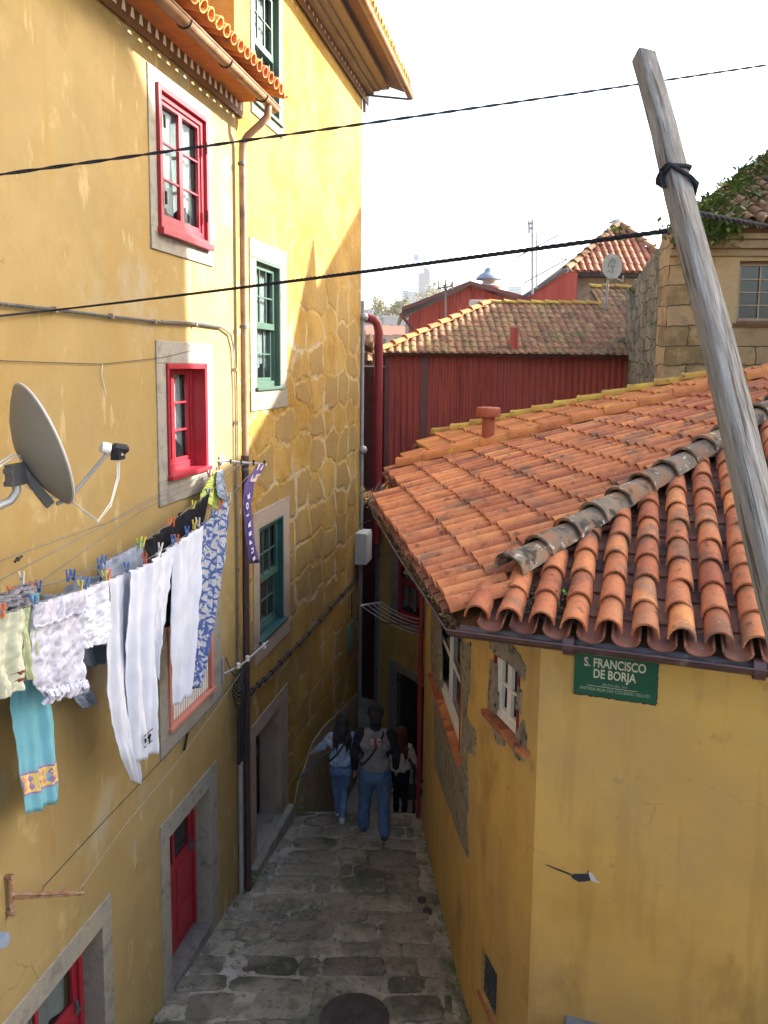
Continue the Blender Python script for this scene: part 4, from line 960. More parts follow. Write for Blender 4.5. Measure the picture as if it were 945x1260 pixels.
b.obj('roof_deck', BROWNB, CHs)
b = MB(); b.add([r0, Vector((e1.x, r0.y, r0.z)), Vector((e1.x, r0.y+2.5, r0.z-1)), Vector((r0.x, r0.y+2.5, r0.z-1))], [(0, 1, 2, 3)]); b.add([e0, r0, Vector((r0.x, r0.y+2.5, r0.z-1)), Vector((e0.x, e0.y+5, e0.z))], [(0, 1, 2, 3)]); b.obj('rear_slope', TILEM, CHs)
b = MB(); ridge(b, [e0+Vector((.05, 0, .08)), r0+Vector((0, 0, .08))], r=.10, ex=.40, L=.44); b.obj('hip_ridge', TILEO, CHs, smooth=True)
b = MB(); ridge(b, [r0+Vector((0, 0, .05)), Vector((e0.x+xs_, r0.y, r0.z+.05))], r=.09, ex=.36, L=.4); ridge(b, [Vector((e0.x+xs_, zt2.y, zt2.z+.05)), Vector((x2, zt2.y, zt2.z+.05))], r=.09, ex=.36); b.obj('ridge', TILEY, CHs, smooth=True)
p = mr(632, 436, YC-.1); b = MB(); b.tube([(p.x, p.y, p.z-.1), (p.x, p.y, p.z+.6)], .1, 14); b.obj('flue_pipe', CORR, CHs, smooth=True)

# gabled corrugated shed behind
YG = 24.0
GS = empty('gabled_shed', 'dark red corrugated gable end behind the mossy roof', 'shed', loc=(2.6, YG, 0)); bpy.context.view_layer.update()
def mg(px, py, Y=YG): p = at_y(px, py, Y); return Vector((p.x-2.6, p.y-YG, p.z))
pk = mg(578, 352); gl_ = mg(503, 388); gr = mg(655, 378)
b = MB(); n = 150; vs = []; fs = []
def gtop(x): return gl_.z+(pk.z-gl_.z)*(x-gl_.x)/(pk.x-gl_.x) if x < pk.x else pk.z+(gr.z-pk.z)*(x-pk.x)/(gr.x-pk.x)
for i in range(n+1):
    x = gl_.x+(gr.x-gl_.x)*i/n; dd = -.03 if (i//2) % 2 else 0; vs += [(x, dd, 3), (x, dd, gtop(x))]
for i in range(n): fs.append((2*i, 2*i+2, 2*i+3, 2*i+1))
b.add(vs, fs); b.obj('cladding', CORR, GS)
a = mg(494, 384); c = mg(655, 374)
b = MB()
for (p, q) in ((a, pk), (pk, c)): b.add([p+Vector((0, -.3, 0)), q+Vector((0, -.3, .02)), q+Vector((0, 5, .02)), p+Vector((0, 5, 0)), p+Vector((0, -.3, .12)), q+Vector((0, -.3, .14)), q+Vector((0, 5, .14)), p+Vector((0, 5, .12))], [(0,1,2,3),(4,5,6,7),(0,1,5,4),(3,2,6,7),(0,3,7,4),(1,2,6,5)])
b.obj('roof', MAROON, GS)
b = MB(); b.box(gl_.x+.02, gr.x, .05, 5, 2.5, gl_.z-.05); b.obj('wall', MAROON, GS)
b = MB(); b.tube([mg(494, 388), mg(512, 410)], .05, 8); b.tube([mg(494, 388)+Vector((0, -.2, 0)), mg(494, 388)+Vector((0, 5, 0))], .07, 8); b.obj('gutter', MAROON, GS)
# chimney cowl, air conditioner, small aerials
c0 = at_y(601, 366, 25)
b = MB(); b.lathe([(.2, -.8), (.2, .32)], c0, 18); b.lathe([(.3, .32), (.34, .36), (.22, .42), (.2, .5), (.22, .56), (.24, .58)], c0, 18); CW = b.obj('chimney_cowl', mat('pale_flue', [(.35, .3, .28), (.42, .38, .36)], 5, .6, .1), smooth=True); tag(CW, 'round metal chimney cowl with domed cap behind the red gable', 'chimney')
b = MB(); b.lathe([(.42, .56), (.40, .62), (.30, .72), (.16, .80), (.14, .88), (.08, .93)], c0, 18); o = b.obj('cap', flat('blue_grey_cap', (.22, .26, .32)), CW, smooth=True)
b = MB(); b.lathe([(.36, .30), (.36, .33)], c0, 18); b.obj('collar', flat('rust_collar', (.2, .09, .06)), CW, smooth=True)
a = at_y(597, 384, 22.6)
b = MB(); b.box(a.x-.45, a.x+.45, 22.5, 22.85, a.z-.42, a.z+.34); AC = b.obj('air_conditioner', flat('unit_casing', (.5, .48, .44)), bevel=.02); tag(AC, 'pale air conditioning unit standing behind the mossy ridge', 'air conditioner')
b = MB(); b.lathe([(.27, 0), (.27, .03), (.01, .03)], (a.x-.12, 22.47, a.z-.04), 24, (0, 1, 0)); b.obj('fan_grille', DARK, AC)
def lines(name, segs, r, m, label, cat, group=None):
    b = MB()
    for s_ in segs: b.tube(s_, r, 5)
    return tag(b.obj(name, m), label, cat, group)
def P(px, py, Y): return at_y(px, py, Y)
lines('aerial_mast', [[P(548, 400, 22), P(548, 350, 22)], [P(538, 355, 22), P(556, 352, 22)], [P(540, 355, 22), P(540, 345, 22)], [P(556, 356, 22), P(557, 346, 22)], [P(545, 350, 22), P(551, 358, 22)], [P(548, 352, 22), P(548, 344, 22)], [P(534, 352, 22), P(534, 347, 22)]], .022, GREYD, 'short grey aerial mast with forked arms on the red gable', 'aerial')
lines('aerial_mast', [[P(655, 362, 26), P(655, 270, 26)], [P(651, 271, 26), P(651, 287, 26)], [P(649, 275, 26), P(656, 275, 26)], [P(650, 281, 26), P(656, 281, 26)]], .04, GREY, 'tallest aerial mast with a small dipole on top', 'aerial')
lines('aerial_mast', [[P(660, 355, 26.3), P(660, 283, 26.3)], [P(637, 316, 26.3), P(687, 289, 26.3)], [P(661, 296, 26.3), P(676, 333, 26.3)], [P(645, 348, 26.3), P(698, 319, 26.3)], [P(690, 318, 26.3), P(698, 319, 26.3)]], .025, GREY, 'second aerial mast with long thin slanting rods', 'aerial')
# hip roofed house
YT = 27.0
HH = empty('hipped_house', 'house with a steep orange hipped tile roof behind the red corrugated building', 'house', loc=(8, YT, 0)); bpy.context.view_layer.update()
def mh_(px, py, Y=YT): p = at_y(px, py, Y); return Vector((p.x-8, p.y-YT, p.z))
ea = mh_(697, 337); eb = mh_(835, 337); ap = mh_(762, 279, YT+2.6)
nn = Vector((0, ap.y-ea.y, ap.z-ea.z)); Ld = nn.length; nn = nn.normalized(); wd = eb.x-ea.x; ah = ap.x-ea.x
cov = MB(); pan = MB(); tile_field(cov, pan, ea+Vector((0, 0, .05)), Vector((1, 0, 0)), nn, lambda s, d: ah*d/Ld < s < wd-(wd-ah)*d/Ld, 0, wd, 0, Ld, sp=.24, ex=.42, r=.1, hf=.7)
o = cov.obj('roof', mat('warm_roof_tile', [(.26, .085, .045), (.35, .135, .07)], 3, .85, .3, tint=.3), HH, smooth=True); pan.obj('pan_tiles', TILEP, o, smooth=True)
b = MB(); b.add([ea, eb, ap], [(0, 1, 2)]); b.add([ea, ap, ap+Vector((0, 3, 0)), ea+Vector((0, 8, 0))], [(0, 1, 2, 3)]); b.add([eb, ap, ap+Vector((0, 3, 0)), eb+Vector((0, 8, 0))], [(0, 1, 2, 3)]); b.obj('roof_deck', TILEM, HH)
b = MB(); ridge(b, [ea+Vector((0, 0, .1)), ap+Vector((0, 0, .08))], r=.15, ex=.5, L=.56); ridge(b, [eb+Vector((0, 0, .1)), ap+Vector((0, 0, .08))], r=.14, ex=.5, L=.56); b.obj('hip_ridge', TILEM, HH, smooth=True)
b = MB(); b.box(ea.x+.25, eb.x, .3, 7, 2, ea.z-.02); b.obj('wall', GRAN, HH)
b = MB(); b.box(ea.x-.1, eb.x, -.1, .35, ea.z-.09, ea.z-.0); b.obj('eave_board', DARK, HH)
q0 = mh_(640, 372, YT-.2); q1 = mh_(692, 335, YT-.2); q2 = mh_(692, 372, YT-.2); dn = Vector((0, 0, -2))
b = MB(); b.add([q0+dn, q2+dn, q1, q0], [(0, 1, 2, 3)]); b.add([x+Vector((0, 2.5, 0)) for x in (q0+dn, q2+dn, q1, q0)], [(0, 1, 2, 3)]); b.add([q0, q1, q1+Vector((0, 2.5, 0)), q0+Vector((0, 2.5, 0))], [(0, 1, 2, 3)]); b.add([q2+dn, q1, q1+Vector((0, 2.5, 0)), q2+dn+Vector((0, 2.5, 0))], [(0, 1, 2, 3)]); b.obj('lean_to', CORR, HH)
b = MB(); b.box(q1.x, ea.x+.35, -.15, .35, 3, q1.z); b.obj('corner_flashing', CORR, HH)
b = MB(); b.tube([q0+Vector((-.1, -.1, .05)), q1+Vector((.1, -.1, .08))], .08, 6); b.obj('verge_flashing', GREYD, HH)
# oval dish with faded marks
dc = at_y(753, 328, 19.6)
DD = empty('satellite_dish', 'oval cream dish with faded dark marks above the mossy roof step', 'satellite dish', loc=dc)
b = MB(); b.lathe([(.001, -.03), (.2, -.022), (.3, .0), (.305, .008), (.3, .012), (.2, -.01), (.001, -.018)], (0, 0, 0), 28, (0, -1, .1))
for i, v in enumerate(b.v): b.v[i] = Vector((v.x*.82, v.y, v.z*1.05))
b.obj('reflector', flat('cream_dish', (.5, .47, .38)), DD, smooth=True)
b = MB()
for s_ in ([(-.1, -.05, -.02), (-.08, -.05, .1), (-.02, -.05, .18), (.03, -.05, .18), (.08, -.05, .08)], [(-.03, -.05, .1), (.0, -.05, .14), (.02, -.05, .08)], [(0, -.05, .02), (0, -.05, -.18)], [(-.05, -.05, .0), (.06, -.05, .01)], [(-.12, -.05, -.12), (-.08, -.05, -.1), (-.06, -.05, -.15)]): b.tube(s_, .011, 5)
b.obj('marks', flat('faded_ink', (.2, .2, .17)), DD)
b = MB(); b.tube([(0, .05, 0), (0, .3, -.3), (.0, .4, -1.2)], .03, 6); b.tube([(.1, 0, -.28), (.32, .1, -.36), (.32, .1, -.2)], .02, 6); b.obj('mount', GREY, DD)
# gull on the roof apex
gp = at_y(760, 271, YT+2.6); k = .011*YT/9.46
GU = empty('seagull', 'white and grey gull standing on the apex of the orange hipped roof', 'bird', loc=(gp.x, gp.y, gp.z-.1))
b = MB(); S = .36
b.tube([(-.62*S*1.5, 0, -.05*S), (-.3*S, 0, .0), (.0, 0, .06*S), (.3*S, 0, .16*S), (.5*S, 0, .4*S), (.58*S, 0, .62*S), (.66*S, 0, .66*S)], 0, 10, True, [.03*S, .15*S, .25*S, .24*S, .13*S, .12*S, .08*S])
b.obj('body', flat('gull_white', (.7, .7, .7)), GU, smooth=True)
b = MB(); b.tube([(-.7*S*1.4, .0, .0), (-.3*S, .0, .12*S), (.2*S, .0, .22*S)], 0, 8, True, [.03*S, .16*S, .14*S], flat=1.6); b.obj('wings', flat('gull_grey', (.28, .29, .31)), GU, smooth=True)
b = MB(); b.tube([(.7*S, 0, .66*S), (.9*S, 0, .6*S)], .03*S, 6); b.tube([(.05*S, .05*S, -.15*S), (.05*S, .05*S, -.5*S)], .02*S, 5); b.tube([(.1*S, -.05*S, -.15*S), (.1*S, -.05*S, -.5*S)], .02*S, 5); b.obj('beak', flat('gull_yellow', (.5, .35, .1)), GU)

# ---------------------------------------------------------------- stone house on the right
SF = Frame(4.75, 13.2, 93)
ST = empty('stone_house', 'old granite stone house with weeds on its tiled roof, behind the wooden pole', 'house', frame=SF)
a = SF.hit(912, 321); c = SF.hit(907, 398); zS = 8.45
wq = (a[0]-.02, a[0]+1.1, c[1], a[1])
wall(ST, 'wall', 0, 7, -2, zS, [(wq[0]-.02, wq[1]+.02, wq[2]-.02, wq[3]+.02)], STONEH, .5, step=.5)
wn = window(ST, *wq, .12, mat('brown_frame', [(.16, .09, .05), (.22, .13, .08)], 6, .6, .1), 3, 4, gm=GLASSD, curtain=False, fw=.04, bar=.022, sashm=mat('weathered_sash', [(.35, .25, .17), (.42, .33, .24)], 6, .7, .1))
surround(wn, *wq, .42, .42, .42, 0, mat('sand_granite', [(.34, .24, .12), (.46, .34, .18), (.40, .29, .16)], 3, .9, .6, 50), rec=.28)
b = MB(); b.box(wq[0]-.05, wq[1]+.05, -.03, .1, wq[2]-.06, wq[2]-.0); b.obj('sill', BROWNB, wn)
b = MB()
zc = SF.hit(870, 300)[1]
for (y0, z0, z1) in ((-.08, zS-.38, zS-.26), (-.16, zS-.26, zS-.12), (-.22, zS-.12, zS-.02)): b.box(-.0, 7, y0, .1, z0, z1, sub=.8)
b.obj('cornice', mat('cornice_stone', [(.24, .17, .10), (.40, .30, .17)], 2.5, .9, .8, 30), ST, bevel=.02)
# side wall running away on the left
SS = Frame(4.75+.176*5.2, 13.2+5.2, 190.0)
b = MB()
# slopes in steps from low at the far end to high at the corner
n = 26; vs = []; fs = []
for i in range(n+1):
    x = 5.2*i/n; tt = 7.95+.55*(x/5.2)+.05*math.sin(i*2.3)+random.uniform(-.03, .03)
    for j in range(13): vs.append((x, random.uniform(-.012, .012), -2.0+(tt+2.0)*j/12))
for i in range(n):
    for j in range(12): fs.append((i*13+j, (i+1)*13+j, (i+1)*13+j+1, i*13+j+1))
b.add(vs, fs); 
for i in range(n): b.add([(5.2*i/n, 0, vs[i*13+12][2]), (5.2*(i+1)/n, 0, vs[(i+1)*13+12][2]), (5.2*(i+1)/n, .5, vs[(i+1)*13+12][2]), (5.2*i/n, .5, vs[i*13+12][2])], [(0, 1, 2, 3)])
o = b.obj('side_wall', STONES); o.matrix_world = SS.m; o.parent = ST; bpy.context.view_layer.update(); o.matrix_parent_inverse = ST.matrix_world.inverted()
b = MB(); b.box(0, 7, -.25, .5, zS-.02, zS+.10); b.obj('eave_course', BROWNB, ST)
# roof
n3 = Vector((0, .9, .43)).normalized(); o3 = Vector((.25, -.36, zS+.02)); cov = MB(); pan = MB()
tile_field(cov, pan, o3, Vector((1, 0, 0)), n3, lambda s, d: s > d*.62-.1, 0, 6.5, 0, 5, sp=.26, ex=.38, r=.10)
rf = cov.obj('roof', TILEM, ST, smooth=True); pan.obj('pan_tiles', TILEM, rf, smooth=True)
b = MB(); t4 = o3+n3*5; b.add([o3, o3+Vector((6.5, 0, 0)), t4+Vector((6.5, 0, 0)), t4+Vector((3.1, 0, 0))], [(0, 1, 2, 3)]); b.add([o3, t4+Vector((3.1, 0, 0)), t4+Vector((3.4, 3, 0)), o3+Vector((1.4, 5.0, 0))], [(0, 1, 2, 3)]); b.obj('roof_deck', BROWNB, ST)
b = MB(); ridge(b, [o3+Vector((0, .1, .12)), t4+Vector((3.1, 0, .1))], r=.13); b.obj('hip_ridge', TILEM, ST, smooth=True)
b = MB(); q = o3+n3*2.0+Vector((4.25, 0, .15)); b.box(q.x-.14, q.x+.14, q.y-.14, q.y+.14, q.z-.3, q.z+.75); b.box(q.x-.18, q.x+.18, q.y-.18, q.y+.18, q.z+.75, q.z+.82); b.obj('chimney', CORR, ST)

def leaves(name, pts, size, m, label=None, cat=None, kind=None, n=10, spread=.15, parent=None, droop=0, up=.6):
    """tufts of small blades and leaflets, real little faces"""
    b = MB()
    for p in pts:
        p = Vector(p)
        for _ in range(n):
            b.tint = random.random()
            a = random.uniform(0, 6.283); q = p+Vector((random.gauss(0, spread), random.gauss(0, spread), random.uniform(0, spread)))
            d = Vector((math.cos(a), math.sin(a), random.uniform(up*.3, up*1.6))).normalized(); s_ = size*random.uniform(.5, 1.4); sd_ = d.cross(Vector((0, 0, 1))).normalized()*s_*.22
            tip = q+d*s_+Vector((0, 0, -droop*s_)); mid_ = q+d*s_*.5+Vector((0, 0, .05*s_))
            b.add([q, mid_+sd_, tip, mid_-sd_], [(0, 1, 2, 3)])
    o = b.obj(name, m, parent)
    return tag(o, label, cat, None, kind)
bpy.context.view_layer.update()
pts = []
for _ in range(230):
    s_ = random.uniform(-.1, 5.5); d = abs(random.gauss(0, 1.0)) if random.random() < .45 else random.uniform(0, 4.4)
    if s_ > d*.62-.15 and noise.noise(Vector((s_*1.3, d*1.3, 0))) > -.25: pts.append(SF.m @ (o3+Vector((s_, 0, .08))+n3*d))
for _ in range(60): t = random.random(); pts.append(SF.m @ (o3.lerp(t4+Vector((3.1, 0, 0)), t)+Vector((0, 0, .1))))
for _ in range(70): pts.append(SF.m @ Vector((random.uniform(.0, .9), random.uniform(-.42, -.2), zS-random.random()**2*.42+.08)))
leaves('roof_weeds', pts, .13, GRASS, 'ferns and weeds growing thick over the stone house eave and roof', 'weeds', 'stuff', n=24, spread=.13)
for (px, py, off, lb) in ((778, 362, .05, 'fern sprouting from the dark side wall of the stone house, upper one'), (781, 383, .05, 'small weed sprouting from the dark side wall of the stone house, middle one'), (808, 403, .05, 'tiny weed low on the dark side wall of the stone house')):
    h = SS.hit(px, py, off); q = SS.w(h[0], -off, h[1]); leaves('wall_fern', [q], .16 if py < 370 else .1, GRASS, lb, 'plant', n=26 if py < 370 else 12, spread=.07, droop=.4)
leaves('roof_tuft', [at_y(761, 287, YT+1.9), at_y(763, 298, YT+1.2)], .25, GRASS, 'green tuft growing on the orange hipped roof below the gull', 'plant', n=26, spread=.14)
p = LP(kL*.55+.02, .35, .05); leaves('roof_sprout', [RP(.62, .27, .10), RP(.55, .22, .08)], .05, mat('bright_leaf', [(.12, .28, .03), (.18, .36, .05)], 5, .6, .05), 'bright green sprout at the foot of the grey hip ridge', 'plant', n=16, spread=.03)
b = MB(); random.seed(3)
for _ in range(900):
    p = RP(random.uniform(.25, .80), random.uniform(.04, .42), .06) if random.random() < .7 else LP(random.uniform(.1, .5), random.uniform(.05, .4), .06)
    p += Vector((0, 0, random.uniform(-.02, .04))); r_ = random.uniform(.006, .016); b.tint = random.random(); b.ball(p, r_, 5)
tag(b.obj('moss_clump', mat('dry_moss', [(.05, .04, .025), (.12, .09, .05)], 9, .95, .3, tint=.5)), 'dark moss and debris packed under the foot of the near hip ridge', 'moss', None, 'stuff')
b = MB()
for _ in range(1500):
    t = random.uniform(.1, 6.4); s_ = random.gauss(-.045, .028); p = LP(t, s_, -.06+random.uniform(0, .05)); b.tint = random.random(); r_ = random.uniform(.008, .022); a = random.random()*6.28
    d = Vector((math.cos(a), math.sin(a), random.uniform(-.5, .5)))*r_; e_ = Vector((-math.sin(a), math.cos(a), random.uniform(-.6, .6)))*r_*.6; b.add([p-d, p+e_, p+d, p-e_], [(0, 1, 2, 3)])
tag(b.obj('leaf_litter', mat('dry_leaves', [(.22, .15, .06), (.40, .30, .14)], 9, .9, .1, tint=.5)), 'dry leaves and grit lying in the left gutter of the tiled roof', 'leaf litter', None, 'stuff')
# weeds at the foot of the downpipe and on the raised pavement
leaves('ground_weed', [W.w(2.2, -.05, -.10), W.w(2.35, -.03, -.12)], .09, GRASS, 'green weed at the foot of the dark downpipe on the left', 'plant', n=22, spread=.05)
leaves('ground_weed', [CF.w(.75, -.06, 1.27), CF.w(1.0, -.05, 1.27), CF.w(1.25, -.08, 1.27)], .05, GRASS, 'low green weeds on the raised pavement under the sign', 'plant', n=22, spread=.04)

# ---------------------------------------------------------------- far city
def hz(y): return 0 if y < 60 else (y-60)*.040 if y < 260 else 8+(y-260)*.085
b = MB(); ny = 30; nx = 24; vs = []; fs = []
for j in range(ny+1):
    y = 40+(2600-40)*(j/ny)**2
    for i in range(nx+1):
        x = -1200+2600*i/nx; t = min(1, max(0, (y-60)/200)); vs.append((x, y, min(hz(y), 120)*(.75+.25*math.cos((x-40)/420))-2+3*math.sin(x/60+y/90)*t))
for j in range(ny):
    for i in range(nx): fs.append((j*(nx+1)+i, j*(nx+1)+i+1, (j+1)*(nx+1)+i+1, (j+1)*(nx+1)+i))
b.add(vs, fs); struct(b.obj('hills', mat('hill_green', [(.05, .065, .03), (.09, .10, .05), (.13, .11, .08)], .02, .95, 0), smooth=True))
def hillz(x, y): t = min(1, max(0, (y-60)/200)); return min(hz(y), 120)*(.75+.25*math.cos((x-40)/420))-2+3*math.sin(x/60+y/90)*t
random.seed(21)
cw = [flat('city_white', (.40, .39, .37)), flat('city_cream', (.36, .31, .23)), flat('city_grey', (.2, .22, .24)), flat('city_pink', (.32, .2, .16))]
crf = flat('city_roof', (.2, .09, .055)); cgl = flat('city_glass', (.05, .07, .09), .4)
protos = []
def cityhouse(wx, wy, h, m, gable):
    e = bpy.data.objects.new('city_house', None); col.objects.link(e)
    b = MB(); b.box(-wx/2, wx/2, 0, wy, -6, h); b.obj('wall', m, e)
    b = MB(); 
    if gable: b.add([(-wx/2-.3,-.3,h),(wx/2+.3,-.3,h),(wx/2+.3,wy+.3,h),(-wx/2-.3,wy+.3,h),(-wx/2,wy/2,h+2.2),(wx/2,wy/2,h+2.2)], [(0,1,5,4),(2,3,4,5),(0,4,3),(1,2,5),(0,3,2,1)])
    else: b.box(-wx/2-.2, wx/2+.2, -.2, wy+.2, h, h+.5)
    b.obj('roof', crf if gable else m, e)
    for i in range(int(wx//3)):
        for j in range(int(h//3)):
            pass
    b = MB()
    for i in range(max(2, int(wx/3))):
        for j in range(max(1, int(h/3))):
            x = -wx/2+wx*(i+.5)/max(2, int(wx/3)); b.box(x-.5, x+.5, -.06, .02, j*3+1, j*3+2.3)
    o = b.obj('windows', cgl, e); o['kind'] = 'stuff'
    return e
def putcopy(src, loc, label, group):
    r_ = src.copy(); col.objects.link(r_); r_.location = loc
    for c_ in src.children:
        k_ = c_.copy(); col.objects.link(k_); k_.parent = r_
    tag(r_, label, 'building', group); return r_
kinds = [('white city block with a flat roof', 14, 9, 13, cw[0], 0), ('white house with a red roof', 9, 8, 7, cw[0], 1), ('cream house with a red roof', 10, 8, 8, cw[1], 1), ('grey flat roofed block', 16, 9, 12, cw[2], 0), ('pink house with a red roof', 9, 8, 9, cw[3], 1)]
srcs = []
for (lb, wx, wy, h, m, g_) in kinds: srcs.append((cityhouse(wx, wy, h, m, g_), lb + ' on the far hillside among the distant town'))
first = set(); cnt = 0
for k in range(110):
    y = 150+570*random.random()**.7; r_ = random.uniform(-.03, .10) if k % 3 else random.uniform(-.01, .045); x = r_*y; i = random.randrange(5); src, lb = srcs[i]
    loc = (x, y, hillz(x, y))
    if i not in first: first.add(i); src.location = loc; tag(src, lb, 'building', 'houses of the town on the far hill')
    else: putcopy(src, loc, lb, 'houses of the town on the far hill')
# tower block with a slanting crown
t = at_y(522, 366, 900); TWR = empty('tower_block', 'tall pale tower block with a slanting crown on the skyline', 'tower', loc=(t.x, 900, t.z-20))
hw = 7.2*900/946; ztop = at_y(522, 337, 900).z-t.z+20
b = MB(); b.box(-hw, hw*.72, 0, 16, -30, ztop); b.obj('wall', flat('tower_grey', (.13, .145, .155)), TWR)
b = MB(); b.prism([(-hw, ztop), (hw*.72, ztop), (hw*.72, ztop+5), (-hw*.1, ztop+9), (-hw*.1, ztop+1), (-hw, ztop+.5)], 14, 'y', .5); b.obj('crown', flat('tower_crown', (.16, .17, .18)), TWR)
b = MB(); b.box(hw*.72, hw, 1, 12, -30, ztop+4); b.obj('fin', flat('tower_fin', (.2, .2, .18)), TWR)
b = MB()
for j in range(14):
    for i in range(7): b.box(-hw+.8+i*1.6, -hw+1.8+i*1.6, -.1, .02, 16+j*2.6, 17.8+j*2.6)
b.obj('windows', cgl, TWR)['kind'] = 'stuff'
for (px0, px1, py, c_, lb) in ((495, 503, 357, (.12, .24, .36), 'low blue glass block left of the tower'), (503, 514, 359, (.30, .36, .34), 'pale green office block beside the tower'), (627, 642, 352, (.22, .34, .38), 'pale blue block on the skyline right of the chimney cowl'), (551, 556, 358, (.2, .24, .3), 'small blue grey block behind the red gable')):
    a = at_y(px0, py, 850); c = at_y(px1, py, 850); e = empty('office_block', lb, 'building', loc=((a.x+c.x)/2, 850, a.z-30)); b = MB(); wd = (c.x-a.x)/2; b.box(-wd, wd, 0, 14, -20, 30); b.obj('wall', flat('office', tuple(x*.45 for x in c_), .5), e)
    b = MB(); [b.box(-wd, wd, -.1, .02, j*3, j*3+1.2) for j in range(10)]; b.obj('windows', flat('office_band', (.2, .23, .24)), e)
# construction crane
CRN = empty('tower_crane', 'thin red and white construction crane with a blue counterweight on the skyline', 'crane', loc=at_y(493, 400, 700)); bpy.context.view_layer.update()
ic = CRN.matrix_world.inverted() if False else Matrix.Translation(-CRN.location)
def cp(px, py): return ic @ at_y(px, py, 700)
b = MB(); b.tube([cp(492, 372), cp(492, 320)], .75, 4); b.obj('mast', flat('crane_red', (.6, .25, .2)), CRN)
b = MB(); b.tube([cp(478, 318.5), cp(515, 317)], .35, 4); b.tube([cp(488, 321), cp(491, 315), cp(505, 317)], .2, 4); b.obj('jib', flat('crane_white', (.5, .52, .52)), CRN)
q = cp(512, 317); b = MB(); b.box(q.x-1.9, q.x+1.9, -.5, 2, q.z-2.5, q.z+2.5); b.obj('counterweight', flat('crane_blue', (.1, .22, .42)), CRN)
# trees below the tower
TL = mat('autumn_leaf', [(.11, .10, .03), (.17, .14, .045), (.07, .09, .03)], .3, .8, 0, tint=.5)
def tree(px, py, Y, rad, lb):
    c = at_y(px, py, Y); e = empty('tree', lb, 'tree', 'trees on the far hillside', loc=(c.x, Y, c.z-rad*1.6)); b = MB(); b.tube([(0, 0, -rad), (0, 0, rad), (rad*.1, 0, rad*1.6)], 0, 6, True, [rad*.1, rad*.07, rad*.03]); b.tube([(0, 0, rad*.7), (rad*.4, 0, rad*1.5)], rad*.03, 5); b.tube([(0, 0, rad*.8), (-rad*.4, .1, rad*1.6)], rad*.03, 5); b.obj('trunk', BROWNB, e)
    b = MB()
    cl = [Vector((random.gauss(0, .45), random.gauss(0, .45), random.gauss(0, .33))) for _ in range(14)]
    for _ in range(700):
        q = random.choice(cl)+Vector([random.gauss(0, .17) for _ in range(3)]); q = Vector((q.x*rad, q.y*rad, q.z*rad+rad*1.7)); b.tint = random.random(); a = Vector([random.gauss(0, 1) for _ in range(3)]).normalized()*rad*.09; c2 = a.cross(Vector([random.gauss(0, 1) for _ in range(3)])).normalized()*rad*.08; b.add([q-a, q+c2, q+a, q-c2], [(0, 1, 2, 3)])
    b.obj('crown', TL, e)
for (px, py, Y, rad, lb) in ((540, 366, 600, 12, 'broad yellowing tree at the foot of the tower'), (528, 369, 560, 9, 'rounded yellowing tree just left of the broad one below the tower'), (470, 380, 300, 5, 'green tree among white houses, leftmost of the far trees'), (484, 394, 220, 4.5, 'dark green tree low in the gap left of the red gable'), (500, 382, 320, 5, 'green tree in the middle of the far houses')): tree(px, py, Y, rad, lb)
# mossy roof seen under the pipe bend
LR = empty('low_house', 'low house whose mossy tiled roof shows behind the thick red pipe', 'house', loc=(0, 21.5, 0)); bpy.context.view_layer.update()
def ml(px, py, Y=21.5): p = at_y(px, py, Y); return Vector((p.x, p.y-21.5, p.z))
ea = ml(440, 450); nn = Vector((0, .9, .42)).normalized(); cov = MB(); pan = MB(); wd = ml(512, 430).x-ea.x
tile_field(cov, pan, ea, Vector((1, 0, 0)), nn, lambda s, d: s < wd-d*.7, 0, wd, 0, 1.9, sp=.22, ex=.36, r=.09); o = cov.obj('roof', TILEM, LR, smooth=True); pan.obj('pan_tiles', TILEM, o, smooth=True)
b = MB(); b.box(ea.x, ea.x+wd-.2, .1, 3, -2, ea.z-.02); b.obj('wall', MAROON, LR); b = MB(); b.add([ea, ea+Vector((wd, 0, 0)), ea+Vector((wd-1.2, 1.9, .86)), ea+Vector((0, 1.9, .86))], [(0, 1, 2, 3)]); b.obj('roof_deck', TILEM, LR)

# the air itself, thickening towards the far hill
b = MB(); b.box(-2400, 2400, -290, 2550, -4.4, 158)
HZ = bpy.data.materials.new('haze_air'); HZ.use_nodes = True; n_ = HZ.node_tree; n_.nodes.remove(n_.nodes['Principled BSDF'])
pv = n_.nodes.new('ShaderNodeVolumePrincipled'); pv.inputs['Density'].default_value = .0002; pv.inputs['Color'].default_value = (.92, .95, 1, 1); pv.inputs['Anisotropy'].default_value = .3
n_.links.new(pv.outputs[0], n_.nodes['Material Output'].inputs['Volume']); hz_o = tag(b.obj('haze', HZ), kind='stuff')

